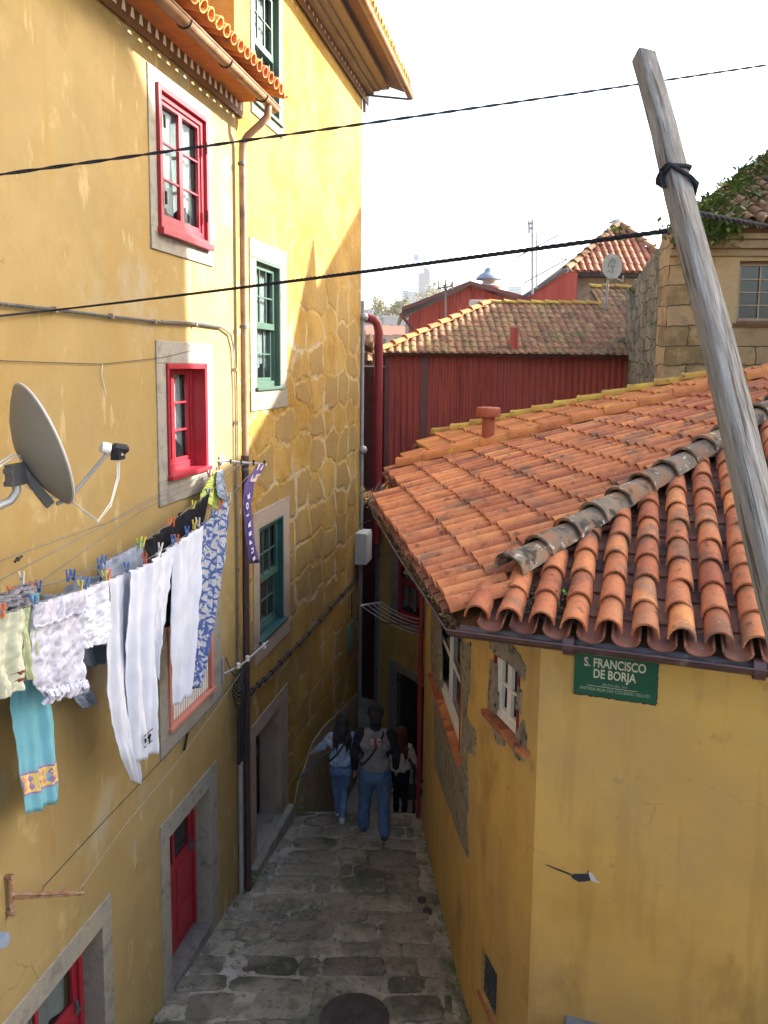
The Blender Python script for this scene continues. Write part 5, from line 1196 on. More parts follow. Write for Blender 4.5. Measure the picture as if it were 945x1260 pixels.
# scraps and weeds along the foot of the walls
random.seed(31)
pts = [W.w(u, -random.uniform(.02, .07), gz(W.w(u, 0, 0).y)+.005) for u in [random.uniform(-1.5, 4.4) for _ in range(40)] if not (.1 < u < 1.4 or 2.3 < u < 3.8)]
for s_ in [random.uniform(.3, SL-.2) for _ in range(34)]: q = bend(Vector((s_, -random.uniform(.02, .06), 0))); pts.append(Vector((q.x, q.y, gz(q.y)+.005)))
leaves('wall_foot_weeds', pts, .035, GRASS, 'thin weeds and moss in the joints along the foot of both walls', 'weeds', 'stuff', n=9, spread=.03)
b = MB()
for _ in range(170):
    y = random.uniform(5.6, 10.4); x = random.uniform(wallx(y)+.08, facx(y)-.1); b.tint = random.random(); z = gz(y)+.03; r_ = random.uniform(.006, .02); a = random.random()*6.28
    d = Vector((math.cos(a), math.sin(a), .1))*r_; e_ = Vector((-math.sin(a), math.cos(a), .15))*r_*.6; b.add([Vector((x, y, z))-d, Vector((x, y, z))+e_, Vector((x, y, z))+d, Vector((x, y, z))-e_], [(0, 1, 2, 3)])
tag(b.obj('street_litter', mat('litter', [(.10, .07, .04), (.30, .24, .14), (.5, .48, .42)], 30, .9, 0, tint=.5)), 'scraps, dry leaves and butts scattered over the paving', 'litter', None, 'stuff')

# ---------------------------------------------------------------- wooden pole and cables
random.seed(5)
pt = Vector((.725, 2.3, 7.08)); pm = Vector((.695, 1.35, 5.87)); pdn = (pm-pt).normalized(); pb = pt+pdn*((pt.z-4.5)/-pdn.z)
ax = Vector((1, .28, 0)); ax = (ax-pdn*ax.dot(pdn)).normalized(); ay = pdn.cross(ax).normalized()
b = MB(); n = 40; vs = []; fs = []; prof = [(x*.78, y*.78) for x, y in [(-.033, -.026), (-.031, -.030), (.028, -.031), (.034, -.027), (.035, .024), (.03, .029), (-.029, .03), (-.034, .025)]]
for i in range(n+1):
    t = i/n; p = pt.lerp(pb, t); wv = .004*math.sin(t*9)+.003*math.sin(t*23)
    for (x, y) in prof: vs.append(p+ax*(x*(1+.16*t)+wv)+ay*y+Vector((random.uniform(-.0007, .0007),)*3))
for i in range(n):
    for k in range(8): fs.append((i*8+k, i*8+(k+1) % 8, (i+1)*8+(k+1) % 8, (i+1)*8+k))
fs += [tuple(range(8)), tuple(n*8+k for k in range(8))]; 
rot = Matrix((ax, ay, -pdn)).transposed().to_4x4(); rot.translation = pb; ri = rot.inverted()
b.add([ri @ v for v in vs], fs); PO = b.obj('wooden_pole', WOOD, smooth=True); PO.matrix_world = rot
b = MB()
for (t_, w_, l_) in ((.12, .003, .10), (.36, .0025, .22), (.47, .003, .16), (.22, .002, .12)):
    p_ = ri @ (pt.lerp(pb, t_)); b.add([p_+Vector((.006, -.0265, l_/2)), p_+Vector((.006+w_, -.0265, 0)), p_+Vector((.004, -.0265, -l_/2)), p_+Vector((.006-w_*.3, -.0265, 0))], [(0, 1, 2, 3)])
p_ = ri @ (pt.lerp(pb, .40)); b.lathe([(.008, 0), (.006, .001), (.001, .0015)], p_+Vector((.004, -.0255, 0)), 10, (0, -1, 0)); b.obj('split', flat('wood_split', (.025, .02, .016)), PO)
tag(PO, 'weathered grey wooden pole leaning across the right of the picture', 'pole')
CAB = mat('black_cable', [(.010, .011, .016), (.022, .024, .032)], 20, .75, .1, spec=.08)
def twist(name, pts, r, m, label, cat='cable', pitch=.22, strands=2, sag=0, group=None, n=None):
    b = MB(); P_ = [Vector(p) for p in pts]; tot = sum((c-a).length for a, c in zip(P_, P_[1:]))
    for sidx in range(strands):
        q = []
        dist = 0
        for a, c in zip(P_, P_[1:]):
            d = c-a; L = d.length; t_ = d.normalized(); u = t_.cross(Vector((0, 0, 1))).normalized(); v = t_.cross(u); k = max(2, int(L/(pitch/7)))
            for i in range(k+(1 if c is P_[-1] else 0)):
                f = i/k; s_ = dist+L*f; g_ = s_/tot; ph = 2*math.pi*s_/pitch+2*math.pi*sidx/strands
                q.append(a+d*f+Vector((0, 0, -sag*4*g_*(1-g_)))+(u*math.cos(ph)+v*math.sin(ph))*r*(.5 if strands > 1 else 0))
            dist += L
        b.tube(q, r*(.52 if strands > 1 else 1), 6)
    return tag(b.obj(name, m, smooth=True), label, cat, group)
u0, z0 = W.hit(-45, 221, .03); c1a = W.w(u0, -.03, z0); 
r_ = ray(1130, 52); c1b = CAM+r_*(5.6/r_.y); 
# the cable runs straight from wall to house; the photo's two ends fix its line
r_ = ray(1150, 48); c1b = CAM + r_*(6.35/r_.x)
twist('overhead_cable', [c1a, c1b], .0115, CAB, 'upper black twisted cable crossing from the left wall behind the pole top', pitch=.42, sag=.02)
k1 = W.hit(62, 381, .03); k2 = at_y(826, 284, 2.14); kl = W.hit(-30, 392, .03)
back = pt+(pb-pt)*((pt.z-(6.2+.118*2.1))/(pt.z-pb.z))+ay*(.035 if ay.y > 0 else -.035)
twist('overhead_cable', [W.w(kl[0], -.03, kl[1]), W.w(k1[0], -.04, k1[1]), at_y(822, 284, 2.15)], .0075, CAB, 'lower black rope cable running from the left wall to the wooden pole', pitch=.09, strands=3, sag=.01)
r_ = ray(1150, 312); far = CAM+r_*(6.35/r_.x)
a_ = at_y(848, 261, 2.06)
twist('overhead_cable', [a_, far], .009, CAB, 'black cable leaving the pole to the right in front of the stone house', pitch=.12, sag=.012)
# rope tied round the pole
tpos = (pt.z-(6.2+.232*2.07))/(pt.z-pb.z); kc = pt.lerp(pb, tpos)
b = MB()
def loop(c, tilt, r0=.034):
    q = []
    for i in range(25):
        a = 2*math.pi*i/24; q.append(c+ax*(r0*1.08*max(-.86, min(.86, math.cos(a)*1.15)))+ay*(r0*max(-.86, min(.86, math.sin(a)*1.15)))-pdn*(tilt*math.cos(a)))
    return q
b.tube(loop(kc, .010), .0052, 8, cap=False); b.tube(loop(kc+pdn*.022, -.028), .0055, 8, cap=False)
e_ = kc+pdn*.036+ax*.034-ay*(.03 if ay.y > 0 else -.03); b.tube([kc+ax*-.033+pdn*-.01, kc+ax*-.036+pdn*.03, kc+ax*-.034+pdn*.055], .005, 8)
b.tube([e_-ax*.015, e_+pdn*.02, a_], .006, 8)
tag(b.obj('rope_tie', CAB, smooth=True), 'dark rope wrapped and knotted round the wooden pole', 'rope')
b = MB(); b.tube([at_y(820, 284, 2.0), at_y(822, 284, 2.1)], .012, 8); 

# bundle of cables clipped along the yellow house, turning down beside the pipe
def wpath(pts, off=.03): return [W.w(W.hit(x, y, off)[0], -off, W.hit(x, y, off)[1]) for x, y in pts]
main = [(-30, 366), (0, 374), (65, 381), (140, 390), (200, 397), (245, 399), (272, 403), (284, 412), (288, 430), (290, 480), (291, 560), (293, 640), (294, 740), (294, 850)]
twist('cable_bundle', wpath(main[:7], .03), .014, mat('grey_cable', [(.05, .05, .05), (.1, .1, .095)], 20, .6, .1), 'thick grey black cable bundle clipped along the upper yellow wall', 'cable', pitch=.16, strands=3)
b = MB(); b.tube(wpath(main[2:], .028), .010, 6); b.tube([p+Vector((.0, -.02, .018)) for p in wpath(main[4:], .03)], .007, 6)
for (x, y) in ((67, 381), (137, 389), (190, 396), (240, 399), (289, 455), (291, 520), (292, 600), (293, 700), (294, 790)):
    p = wpath([(x, y)], .03)[0]; b.box(p.x-.02, p.x+.02, p.y-.015, p.y+.015, p.z-.02, p.z+.02)
tag(b.obj('wall_cable', mat('tan_cable', [(.16, .12, .08), (.26, .2, .14)], 15, .7, .1)), 'brown cables bending at the wall corner and dropping beside the downpipe', 'cable')
WB = mat('thin_black_wire', [(.03, .028, .025), (.05, .045, .04)], 15, .7, 0)
def wire(pts, label, off=.015, r=.0035, m=WB, name='wire', cat='wire', sag=0):
    q = wpath(pts, off) if not isinstance(pts[0], Vector) else pts
    o = []
    for a, c in zip(q, q[1:]):
        for i in range(6): f = i/6; o.append(a.lerp(c, f)+Vector((0, 0, -sag*4*f*(1-f))))
    o.append(q[-1]); b = MB(); b.tube(o, r, 5); return tag(b.obj(name, m), label, cat)
wire([(-20, 443), (60, 446), (126, 448), (200, 440), (250, 428), (286, 412)], 'thin wire sagging across the wall above the dish', r=.003)
wire([(126, 448), (125, 462), (128, 474), (131, 487)], 'short loose wire end dangling on the wall above the dish', r=.004, m=WIREW)
# spiked cable run on the ochre house
q = wpath([(300, 862), (312, 848), (330, 832), (352, 808), (372, 788), (395, 762), (415, 738), (440, 711)], .05)
b = MB(); b.tube(q, .020, 8); 
for i in range(16):
    f = (i/15)**1.5*.98; k = min(len(q)-2, int(f*(len(q)-1))); p = q[k].lerp(q[k+1], f*(len(q)-1)-k); b.ball(p, .036, 8)
tag(b.obj('insulated_cable', DARK, smooth=True), 'black knobbly cable climbing diagonally across the ochre stone wall', 'cable')
b = MB(); q = wpath([(293, 845), (296, 825), (299, 850), (297, 900), (294, 940), (293, 870)], .12); b.tube(q, .022, 8); b.tube([p+Vector((.03, .03, .02)) for p in q], .016, 8)
for i in range(5): c = q[0]+Vector((0, 0, -.05*i)); b.tube([c+Vector((.05*math.cos(t)*(1+.3*math.sin(i)), .02*math.sin(t*2), .07*math.sin(t))) for t in [k*.52 for k in range(13)]], .008, 5)
tag(b.obj('cable_coil', DARK, smooth=True), 'tangle of black cable coils at the bracket beside the downpipe', 'cable')
wire([(442, 690), (443, 740), (442, 800), (443, 880)], 'conduit running down the far corner of the ochre house', .05, .014, GREY, 'conduit', 'conduit')
wire([W.w(7.4, -.03, 2.0), W.w(7.4, -.03, 1.55), W.w(8.1, -.03, 1.3), at_y(520, 768, 12.5)], 'thin wire crossing the gap below the meter box', r=.007, sag=.05)
wire([at_y(441, 646, 14.2), at_y(466, 636, 15.8)], 'thin wire crossing the narrow gap above the meter box', r=.007)
# meter box, plaque
b = MB(); b.box(7.75, 8.2, -.22, 0, 2.45, 3.05); b.box(7.77, 8.18, -.235, -.22, 2.48, 3.02); tag(b.obj('meter_box', flat('box_grey', (.5, .5, .47)), frame=W, bevel=.01), 'pale meter box fixed at the far corner of the ochre house', 'meter box')
b = MB(); b.box(7.1, 7.62, -.02, 0, .92, 1.42); b.box(7.13, 7.59, -.024, -.02, .95, 1.39); tag(b.obj('wall_plaque', mat('green_plaque', [(.10, .19, .13), (.15, .24, .17)], 5, .7, .1), frame=W), 'faded green plaque low on the far end of the ochre wall', 'plaque')
# insulator bracket
e = empty('wall_bracket', 'galvanised bracket arm with insulators beside the low window of the yellow house', 'bracket', frame=W)
h = W.hit(272, 826); b = MB(); b.box(h[0]-.015, h[0]+.015, -.03, 0, h[1]-.16, h[1]+.16); b.obj('plate', GREY, e)
b = MB(); b.tube([(h[0], -.03, h[1]-.03), (h[0]+.3, -.12, h[1]-.03), (h[0]+.95, -.2, h[1]+.02)], .012, 8); b.obj('arm', GREY, e)
for k in (.2, .42, .85): b = MB(); b.lathe([(.012, 0), (.025, .01), (.025, .03), (.015, .04), (.025, .05), (.02, .07)], (h[0]+k, -.1-.1*k, h[1]-.04), 10); b.obj('insulator', WIREW, e, smooth=True)
# low washing lines of wire
q = wpath([(52, 1093), (110, 1030), (190, 945), (262, 868), (293, 832)], .10); wire(q, 'fine dark wire running up the wall from the rusty bar to the cable bracket', r=.004, m=WB)
q = wpath([(100, 1092), (150, 1020), (220, 935), (260, 880), (296, 828)], .13); wire(q, 'pale line running from the end of the rusty bar past the low window', r=.0025, m=GREY)
wire([W.w(1.63, -.02, 2.95), W.w(1.75, -.06, 2.7), W.w(1.95, -.1, 2.68), W.w(2.1, -.1, 2.95)], 'black loop of cable hanging below the bracket', r=.007, sag=.02)
# rusty bar at lower left
e = empty('rusty_line_bar', 'rusty iron washing line bar fixed low on the yellow wall at the left edge', 'line bar', frame=W)
h = W.hit(8, 1100); b = MB(); b.tube([(h[0], -.03, h[1]+.13), (h[0], -.03, h[1]-.13)], .016, 8); b.tube([(h[0], 0, h[1]+.12), (h[0], -.06, h[1]+.13)], .02, 8); b.tube([(h[0], 0, h[1]-.12), (h[0], -.06, h[1]-.13)], .022, 8); b.obj('mount', RUST, e)
h2_ = W.hit(104, 1098, .42); b = MB(); b.tube([(h[0], -.03, h[1]), (h2_[0], -.42, h2_[1])], .011, 6)
b.tube([(h[0], -.03, h[1]-.03), (h2_[0], -.42, h2_[1]-.012)], .008, 6)
for f in (.42, .7, .97): x = h[0]+(h2_[0]-h[0])*f; y = -.03-.39*f; z = h[1]+(h2_[1]-h[1])*f; b.tube([(x, y, z-.02), (x+.01, y, z+.035), (x+.02, y, z+.02)], .007, 6)
b.obj('bar', RUST, e)
# blue spray mark
b = MB(); hs = [W.hit(*p) for p in ((-6, 1150), (2, 1146), (10, 1147), (13, 1155), (9, 1164), (1, 1168), (-6, 1162))]; b.prism([(x, z) for x, z in hs], .003, 'y', -.003)
tag(b.obj('paint_mark', mat('blue_spray', [(.10, .20, .42), (.3, .3, .25)], 12, .9, .1), frame=W), 'small blue spray paint mark on the yellow wall at the left edge', 'graffiti')
b = MB(); p = W.hit(226, 912); b.tube([(p[0]-.03, -.02, p[1]-.08), (p[0]+.03, -.03, p[1]+.08)], .014, 6); tag(b.obj('iron_hook', DARK, frame=W), 'small black iron hook under the low window of the yellow house', 'hook')

# ---------------------------------------------------------------- satellite dish
DO = .62
def wd_(px, py, off): h = W.hit(px, py, off); return Vector((h[0], -off, h[1]))
SD = empty('satellite_dish', 'large grey satellite dish mounted on the yellow wall at the left edge', 'satellite dish', frame=W)
p_top = wd_(22, 474, .50); p_bot = wd_(78, 618, .62); cen = (p_top+p_bot)/2
upv = (p_top-p_bot)/2
# the dish faces away along the alley, tipped slightly to the wall's right
nr = Vector((.80, -.60, .12)); nr = (nr-upv*(nr.dot(upv)/upv.length_squared)).normalized(); sv = upv.cross(nr).normalized()*upv.length*.90
b = MB(); K = 36; vs = []; fs = []
rings = [(.0, -.13), (.3, -.118), (.6, -.083), (.85, -.036), (1.0, .0), (1.015, .004), (1.015, .016), (1.0, .012), (.85, -.02), (.6, -.068), (.3, -.103), (.0, -.115)]
for (r_, h_) in rings:
    for k in range(K): a = 2*math.pi*k/K; vs.append(cen+upv*(r_*math.cos(a))+sv*(r_*math.sin(a))+nr*h_)
for i in range(len(rings)-1):
    for k in range(K): fs.append((i*K+k, i*K+(k+1) % K, (i+1)*K+(k+1) % K, (i+1)*K+k))
b.add(vs, fs); b.obj('reflector', mat('dish_grey', [(.16, .16, .155), (.19, .19, .185)], 3, .55, .03, spec=.4), SD, smooth=True)
b = MB(); b.tube([cen+upv*(1.012*math.cos(2*math.pi*k/K))+sv*(1.012*math.sin(2*math.pi*k/K))+nr*.01 for k in range(K+1)], .009, 6, cap=False); b.obj('rim', flat('dish_rim', (.42, .42, .41), .5), SD, smooth=True)
lnb = wd_(134, 556, .84); foot = cen-upv*.93+nr*.02
b = MB(); b.tube([foot-nr*.06-upv*.05, foot+nr*.02-upv*.05, lnb], .012, 8); b.obj('arm', GREY, SD, smooth=True)
la = (cen+upv*.1-lnb).normalized()
b = MB(); b.lathe([(.030, .0), (.034, .012), (.034, .05), (.02, .06)], lnb+la*-.01+Vector((0, 0, .02)), 16, la); b.obj('feed_horn', flat('lnb_white', (.6, .6, .6), .5), SD, smooth=True)
b = MB(); c = lnb-la*.045+Vector((0, 0, .015)); b.cap(c+Vector((0, 0, .02)), c-la*.045+Vector((0, 0, .02)), .03, .032, 10); b.box(c.x-.022, c.x+.05, c.y-.028, c.y+.028, c.z-.055, c.z+.02); b.obj('receiver', flat('lnb_black', (.02, .02, .022), .4), SD)
b = MB(); b.box(c.x+.005, c.x+.03, c.y-.031, c.y-.028, c.z-.03, c.z-.01); b.obj('receiver_label', flat('label_white', (.5, .5, .5)), SD)
b = MB(); q0 = cen-upv*.25-nr*.12; mt = wd_(8, 590, .5)
for dz in (-.035, .035): b.box(q0.x-.16, q0.x+.02, q0.y-.03, q0.y+.03, q0.z-.05+dz, q0.z-.02+dz)
b.box(q0.x-.15, q0.x+.0, q0.y-.028, q0.y+.028, q0.z-.075, q0.z+.035)
b.add([cen-upv*.18-nr*.135+sv*.16, cen-upv*.18-nr*.135-sv*.16, cen-upv*.92-nr*.05-sv*.08, cen-upv*.92-nr*.05+sv*.08, cen-upv*.18-nr*.175+sv*.15, cen-upv*.18-nr*.175-sv*.15, cen-upv*.98-nr*.10-sv*.07, cen-upv*.98-nr*.10+sv*.07], [(0,1,2,3),(7,6,5,4),(0,4,5,1),(1,5,6,2),(2,6,7,3),(3,7,4,0)])
b.obj('bracket', GREYD, SD, bevel=.004)
b = MB(); x0 = q0.x-.09; b.tube([(x0, q0.y, q0.z+.02), (x0, q0.y, q0.z-.12), (x0-.03, q0.y+.02, q0.z-.17), (x0-.09, q0.y+.05, q0.z-.19), (x0-.35, q0.y+.12, q0.z-.19), (x0-.5, -.02, q0.z-.19)], .024, 12); b.obj('mast', GREY, SD, smooth=True)
b = MB()
for k in (0, .02):
    b.tube([c+Vector((.01+k, 0, -.05)), c+Vector((0+k, 0, -.16)), c+Vector((-.08, 0, -.30-k)), c+Vector((-.22, 0, -.385-k*.6)), foot-upv*.09+Vector((.06, 0, -.01)), foot-upv*.05, cen-upv*.7-nr*.12, cen-upv*.35-nr*.2, q0+Vector((-.02, 0, .07)), q0+Vector((-.12, 0, .07+k)), q0+Vector((-.3, .05, -.02+k)), q0+Vector((-.6, .1, .01+k))], .0045, 6)
b.obj('coax', WIREW, SD, smooth=True)

# ---------------------------------------------------------------- washing
OA, OB = .50, .26
lineA = [(4, 755), (40, 743), (101, 725), (131, 713), (156, 703), (179, 690), (198, 678), (215, 668), (232, 656), (251, 646), (282, 611), (303, 588), (326, 570)]
lineB = [(6, 729), (40, 724), (86, 712), (124, 693), (171, 669), (209, 644), (237, 622), (257, 607)]
bar = empty('clothes_line_bar', 'white metal bar on the wall that holds the far ends of the washing lines', 'line bar', frame=W)
b = MB(); b.tube([(1.6, .0, 5.17), (1.6, -.52, 5.14)], .012, 8); b.tube([(1.52, .0, 5.17), (1.6, -.10, 5.17)], .008, 6); b.obj('bar', WIREW, bar)
b = MB(); b.box(1.54, 1.66, -.02, 0, 5.12, 5.22); b.obj('plate', GREY, bar)
b = MB()
for y in (-.12, -.24, -.38, -.5): b.box(1.585, 1.615, y-.008, y+.008, 5.13, 5.185)
b.obj('hooks', DARK, bar)
def lw(pts, off): return [Vector((W.hit(x, y, off)[0], -off, W.hit(x, y, off)[1])) for x, y in pts]
LA = [Vector((-5.2, -OA, 5.35)), Vector((-3.4, -OA, 5.0))]+lw(lineA, OA); LB = [Vector((-5.2, -OB, 5.35)), Vector((-3.4, -OB, 4.98))]+lw(lineB, OB)+[Vector((1.6, -.24, 5.16))]
def wline(q, label, r=.0035): b = MB(); b.tube([W.m @ p for p in q], r, 5); return tag(b.obj('clothes_line', mat('line_cord', [(.10, .10, .10), (.16, .16, .16)], 9, .8, 0)), label, 'clothes line')
wline(LA, 'front washing line carrying the white trousers and blue floral cloth', .004); wline(LB, 'rear washing line carrying the turquoise towel and black cloth', .004)
wline([Vector((-5.2, -.12, 5.3))]+lw([(0, 690), (140, 640)], .12)+[Vector((1.6, -.10, 5.16))], 'bare washing line highest on the wall behind the clothes')
wline([Vector((-5.2, -.40, 5.2))]+lw([(0, 714), (120, 650), (200, 605)], .2)+[Vector((1.6, -.3, 5.15))], 'bare washing line crossing just above the rear clothes')
wline(lw([(30, 730), (110, 673), (180, 625), (262, 588)], .16)+[Vector((1.6, -.15, 5.16))], 'bare washing line slanting up between the other two')
p = W.hit(22, 688, .12); b = MB(); b.ball((p[0], -.12, p[1]), .016, 8); b.tube([(p[0]-.03, -.12, p[1]-.01), (p[0]+.04, -.12, p[1]+.01)], .009, 6); tag(b.obj('line_tensioner', DARK, frame=W), 'small black tensioner clipped on the highest washing line', 'clip')

def cloth(name, left, right, off, m, label, cat, nu=44, nv=60, fold=.02, freq=5, group=None, sway=0, rumple=.006, taper=1.0, seed=0, thick=.004, name_mat=None, scallop=0, parent=None, back=False):
    """a hanging piece: photo outlines of its two side edges, read on the plane of its line, folds in real depth"""
    def edge(E):
        P_ = [Vector((W.hit(x, y, off)[0], 0, W.hit(x, y, off)[1])) for x, y in E]; d = [0]
        for a, c in zip(P_, P_[1:]): d.append(d[-1]+(c-a).length)
        def f(t):
            s_ = t*d[-1]
            for k in range(len(P_)-1):
                if s_ <= d[k+1]+1e-9: return P_[k].lerp(P_[k+1], (s_-d[k])/max(1e-6, d[k+1]-d[k]))
            return P_[-1]
        return f
    fl, fr = edge(left), edge(right); rs = random.Random(seed); ph = rs.random()*6
    def fn(u, v):
        t = v; p = fl(t).lerp(fr(t), u)
        amp = fold*(.35+.65*min(1, t*3))
        y = amp*math.sin(u*freq*2*math.pi+ph+1.3*math.sin(t*2+ph)) + amp*.45*math.sin(u*freq*4.4*math.pi+ph*2+t*3) + sway*t*t
        y += rumple*2.6*(noise.noise(Vector((u*4+seed, t*7, 1.7)))) + rumple*1.6*noise.noise(Vector((u*11+t*6, t*14+seed, 3.1))) + rumple*.45*noise.noise(Vector((u*26, t*34-u*12+seed, 5.1)))
        gth = math.exp(-t*7)*fold*.9*math.sin(u*freq*5.3*math.pi+seed); y += gth
        dz = -scallop*(math.sin(u*math.pi*max(1, round(freq*.5)))**2)*(max(0, 1-t*5))
        return Vector((p.x, -off+y, p.z+dz))
    b = MB(); b.grid(fn, nu, nv)
    o = b.obj(name, m, parent, smooth=True, frame=None if parent else W)
    md = o.modifiers.new('thickness', 'SOLIDIFY'); md.thickness = thick; md.offset = 0
    if not parent: tag(o, label, cat, group)
    return o, fn
def cmat(name, c, **k): return mat(name, [tuple(x*.88 for x in c), c], 5, .95, .25, 160, spec=.1, bump_dist=.003, **k)
WHITEC = cmat('white_cotton', (.56, .58, .66)); 
FLOR = mat('pale_floral', [(.40, .41, .50), (.48, .48, .56), (.27, .28, .36)], 16, .95, .25, 90, spots=[((.25, .27, .36), 13, .56, .03, (1, 1, 1), .7), ((.18, .17, .28), 30, .70, .02, (1, 1, 1), .7)], spec=.1)
BLUEF = bpy.data.materials.new('blue_floral'); BLUEF.use_nodes = True
def _bf():
    n = BLUEF.node_tree; N = n.nodes; L = n.links; p = N['Principled BSDF']; p.inputs['Roughness'].default_value = .9
    tc = N.new('ShaderNodeTexCoord'); mp = N.new('ShaderNodeMapping'); mp.inputs['Scale'].default_value = (15, 1.5, 11); L.new(tc.outputs['Object'], mp.inputs[0])
    wn = N.new('ShaderNodeTexNoise'); wn.inputs['Scale'].default_value = 2; L.new(mp.outputs[0], wn.inputs['Vector'])
    wm = N.new('ShaderNodeMix'); wm.data_type = 'RGBA'; wm.inputs[0].default_value = .12; L.new(mp.outputs[0], wm.inputs[6]); L.new(wn.outputs['Color'], wm.inputs[7])
    v = N.new('ShaderNodeTexVoronoi'); v.feature = 'DISTANCE_TO_EDGE'; v.inputs['Scale'].default_value = 1; L.new(wm.outputs[2], v.inputs['Vector'])
    cr = N.new('ShaderNodeValToRGB'); cr.color_ramp.elements[0].position = .06; cr.color_ramp.elements[0].color = (.045, .085, .24, 1); cr.color_ramp.elements[1].position = .13; cr.color_ramp.elements[1].color = (.42, .42, .43, 1)
    e = cr.color_ramp.elements.new(.30); e.color = (.37, .37, .39, 1); e = cr.color_ramp.elements.new(.36); e.color = (.42, .39, .31, 1); L.new(v.outputs[0], cr.inputs[0])
    t2 = N.new('ShaderNodeTexNoise'); t2.inputs['Scale'].default_value = 2.6; L.new(mp.outputs[0], t2.inputs['Vector']); mr = N.new('ShaderNodeMapRange'); mr.inputs[1].default_value = .55; mr.inputs[2].default_value = .6; L.new(t2.outputs[0], mr.inputs[0])
    mx = N.new('ShaderNodeMix'); mx.data_type = 'RGBA'; mx.inputs[7].default_value = (.06, .10, .26, 1); L.new(mr.outputs[0], mx.inputs[0]); L.new(cr.outputs[0], mx.inputs[6]); L.new(mx.outputs[2], p.inputs['Base Color'])
_bf()
PALEG = cmat('pale_green_cotton', (.40, .44, .27)); CREAMC = cmat('cream_cotton', (.44, .46, .36)); TURQ = cmat('turquoise_towel', (.15, .37, .45)); GREYC = cmat('grey_cotton', (.15, .17, .20)); GREYB = cmat('grey_blue_cotton', (.24, .27, .34)); BLACKC = cmat('black_cotton', (.016, .016, .02)); FUZZ = mat('grey_fleece', [(.14, .14, .16), (.30, .30, .33)], 30, .95, .9, 60); YG = cmat('yellow_green_cotton', (.50, .56, .14)); LBL = cmat('light_blue_cotton', (.45, .52, .60)); PURP = cmat('purple_scarf', (.11, .075, .20))
# rear line first
cloth('fleece_mat', [(-6, 733), (-6, 762)], [(40, 716), (40, 742)], OB+.03, FUZZ, 'rough grey fleece piece folded over the rear line at the far left', 'fleece', fold=.015, freq=3, rumple=.02, seed=1)
tw, tfn = cloth('turquoise_towel', [(3, 742), (12, 850), (24, 930), (35, 1002)], [(47, 728), (60, 838), (70, 910), (76, 984)], OB, TURQ, 'long turquoise towel with a patterned band near its lower end', 'towel', fold=.018, freq=2.2, seed=2, nv=40)
b = MB(); b.m = 0
def tb(u0, u1, v0, v1, lift, mi):
    b.m = mi; a = [tfn(u0, v0), tfn((u0+u1)/2, v0), tfn(u1, v0), tfn(u1, v1), tfn((u0+u1)/2, v1), tfn(u0, v1)]; b.add([p+Vector((0, -lift, 0)) for p in a], [(0, 1, 4, 5), (1, 2, 3, 4)])
for k in range(16):
    u = k/16; 
    tb(u, u+1/16, .80, .81, .006, 1); tb(u, u+1/16, .90, .91, .006, 1); tb(u, u+1/16, .81, .90, .005, 0)
for k in range(8):
    for (v, q_) in ((.835, 1), (.872, 1)):
        u = (k+.5)/8; b.m = 1 if k % 2 else 2; a = [tfn(u-.05, v), tfn(u, v-.02), tfn(min(1, u+.05), v), tfn(u, v+.02)]; b.add([p+Vector((0, -.009, 0)) for p in a], [(0, 1, 2, 3)])
bd = b.obj('band', [flat('band_yellow', (.60, .46, .14), .95), flat('band_purple', (.26, .15, .32), .95), flat('band_rose', (.5, .22, .2), .95)], tw)
cloth('grey_shirt', [(50, 732), (52, 790), (80, 838), (103, 822)], [(133, 690), (136, 790), (134, 812), (126, 816)], OB, GREYC, 'dark grey shirt hanging on the rear line behind the pale floral top', 'shirt', fold=.02, freq=3, seed=3, scallop=.06)
o = cloth('grey_shirt', [(88, 838), (90, 858), (104, 872)], [(101, 826), (110, 845), (119, 866)], OB-.03, GREYB, 'grey blue sleeve hanging below the pale floral top', 'sleeve', fold=.012, freq=1.5, seed=4)[0]; o.name = 'shirt_sleeve'
cloth('grey_blue_shirt', [(124, 694), (128, 740), (133, 800)], [(176, 667), (178, 720), (176, 800)], OB, GREYB, 'grey blue shirt pegged on the rear line behind the long white trousers', 'shirt', fold=.012, freq=2, seed=5)
cloth('black_cloth', [(176, 667), (200, 730), (203, 772)], [(256, 607), (240, 700), (214, 768)], OB, BLACKC, 'black cloth draped along the rear line behind the second white trousers', 'cloth', fold=.02, freq=3, seed=6, scallop=.03)
# front line
o, fn = cloth('cream_shirt', [(-18, 762), (-16, 820), (-2, 862)], [(30, 748), (34, 820), (28, 846)], OA, CREAMC, 'cream shirt with two small red fish at the left edge', 'shirt', fold=.022, freq=2, seed=7)
b = MB()
def decal(fn, pts, lift=.008): b.add([fn(u, v)+Vector((0, -lift, 0)) for u, v in pts], [tuple(range(len(pts)))])
for (uc, vc) in ((.70, .76), (.73, .86)): decal(fn, [(uc-.16, vc+.01), (uc-.06, vc-.025), (uc+.06, vc-.02), (uc+.10, vc+.0), (uc+.16, vc-.03), (uc+.15, vc+.035), (uc+.08, vc+.015), (uc, vc+.03)])
b.obj('fish_print', flat('fish_red', (.16, .05, .03)), o)
cloth('pale_green_shirt', [(26, 750), (30, 800), (34, 838)], [(42, 744), (44, 800), (46, 832)], OA-.02, PALEG, 'pale green cloth just right of the cream shirt with fish', 'cloth', fold=.012, freq=1.5, seed=8)
o, fn = cloth('floral_blouse', [(39, 744), (41, 790), (44, 842), (56, 858)], [(104, 724), (100, 770), (102, 836), (98, 846)], OA, FLOR, 'pale lavender blouse with faded leaf print and ruffled hem', 'blouse', fold=.012, freq=2.5, seed=9, rumple=.008)
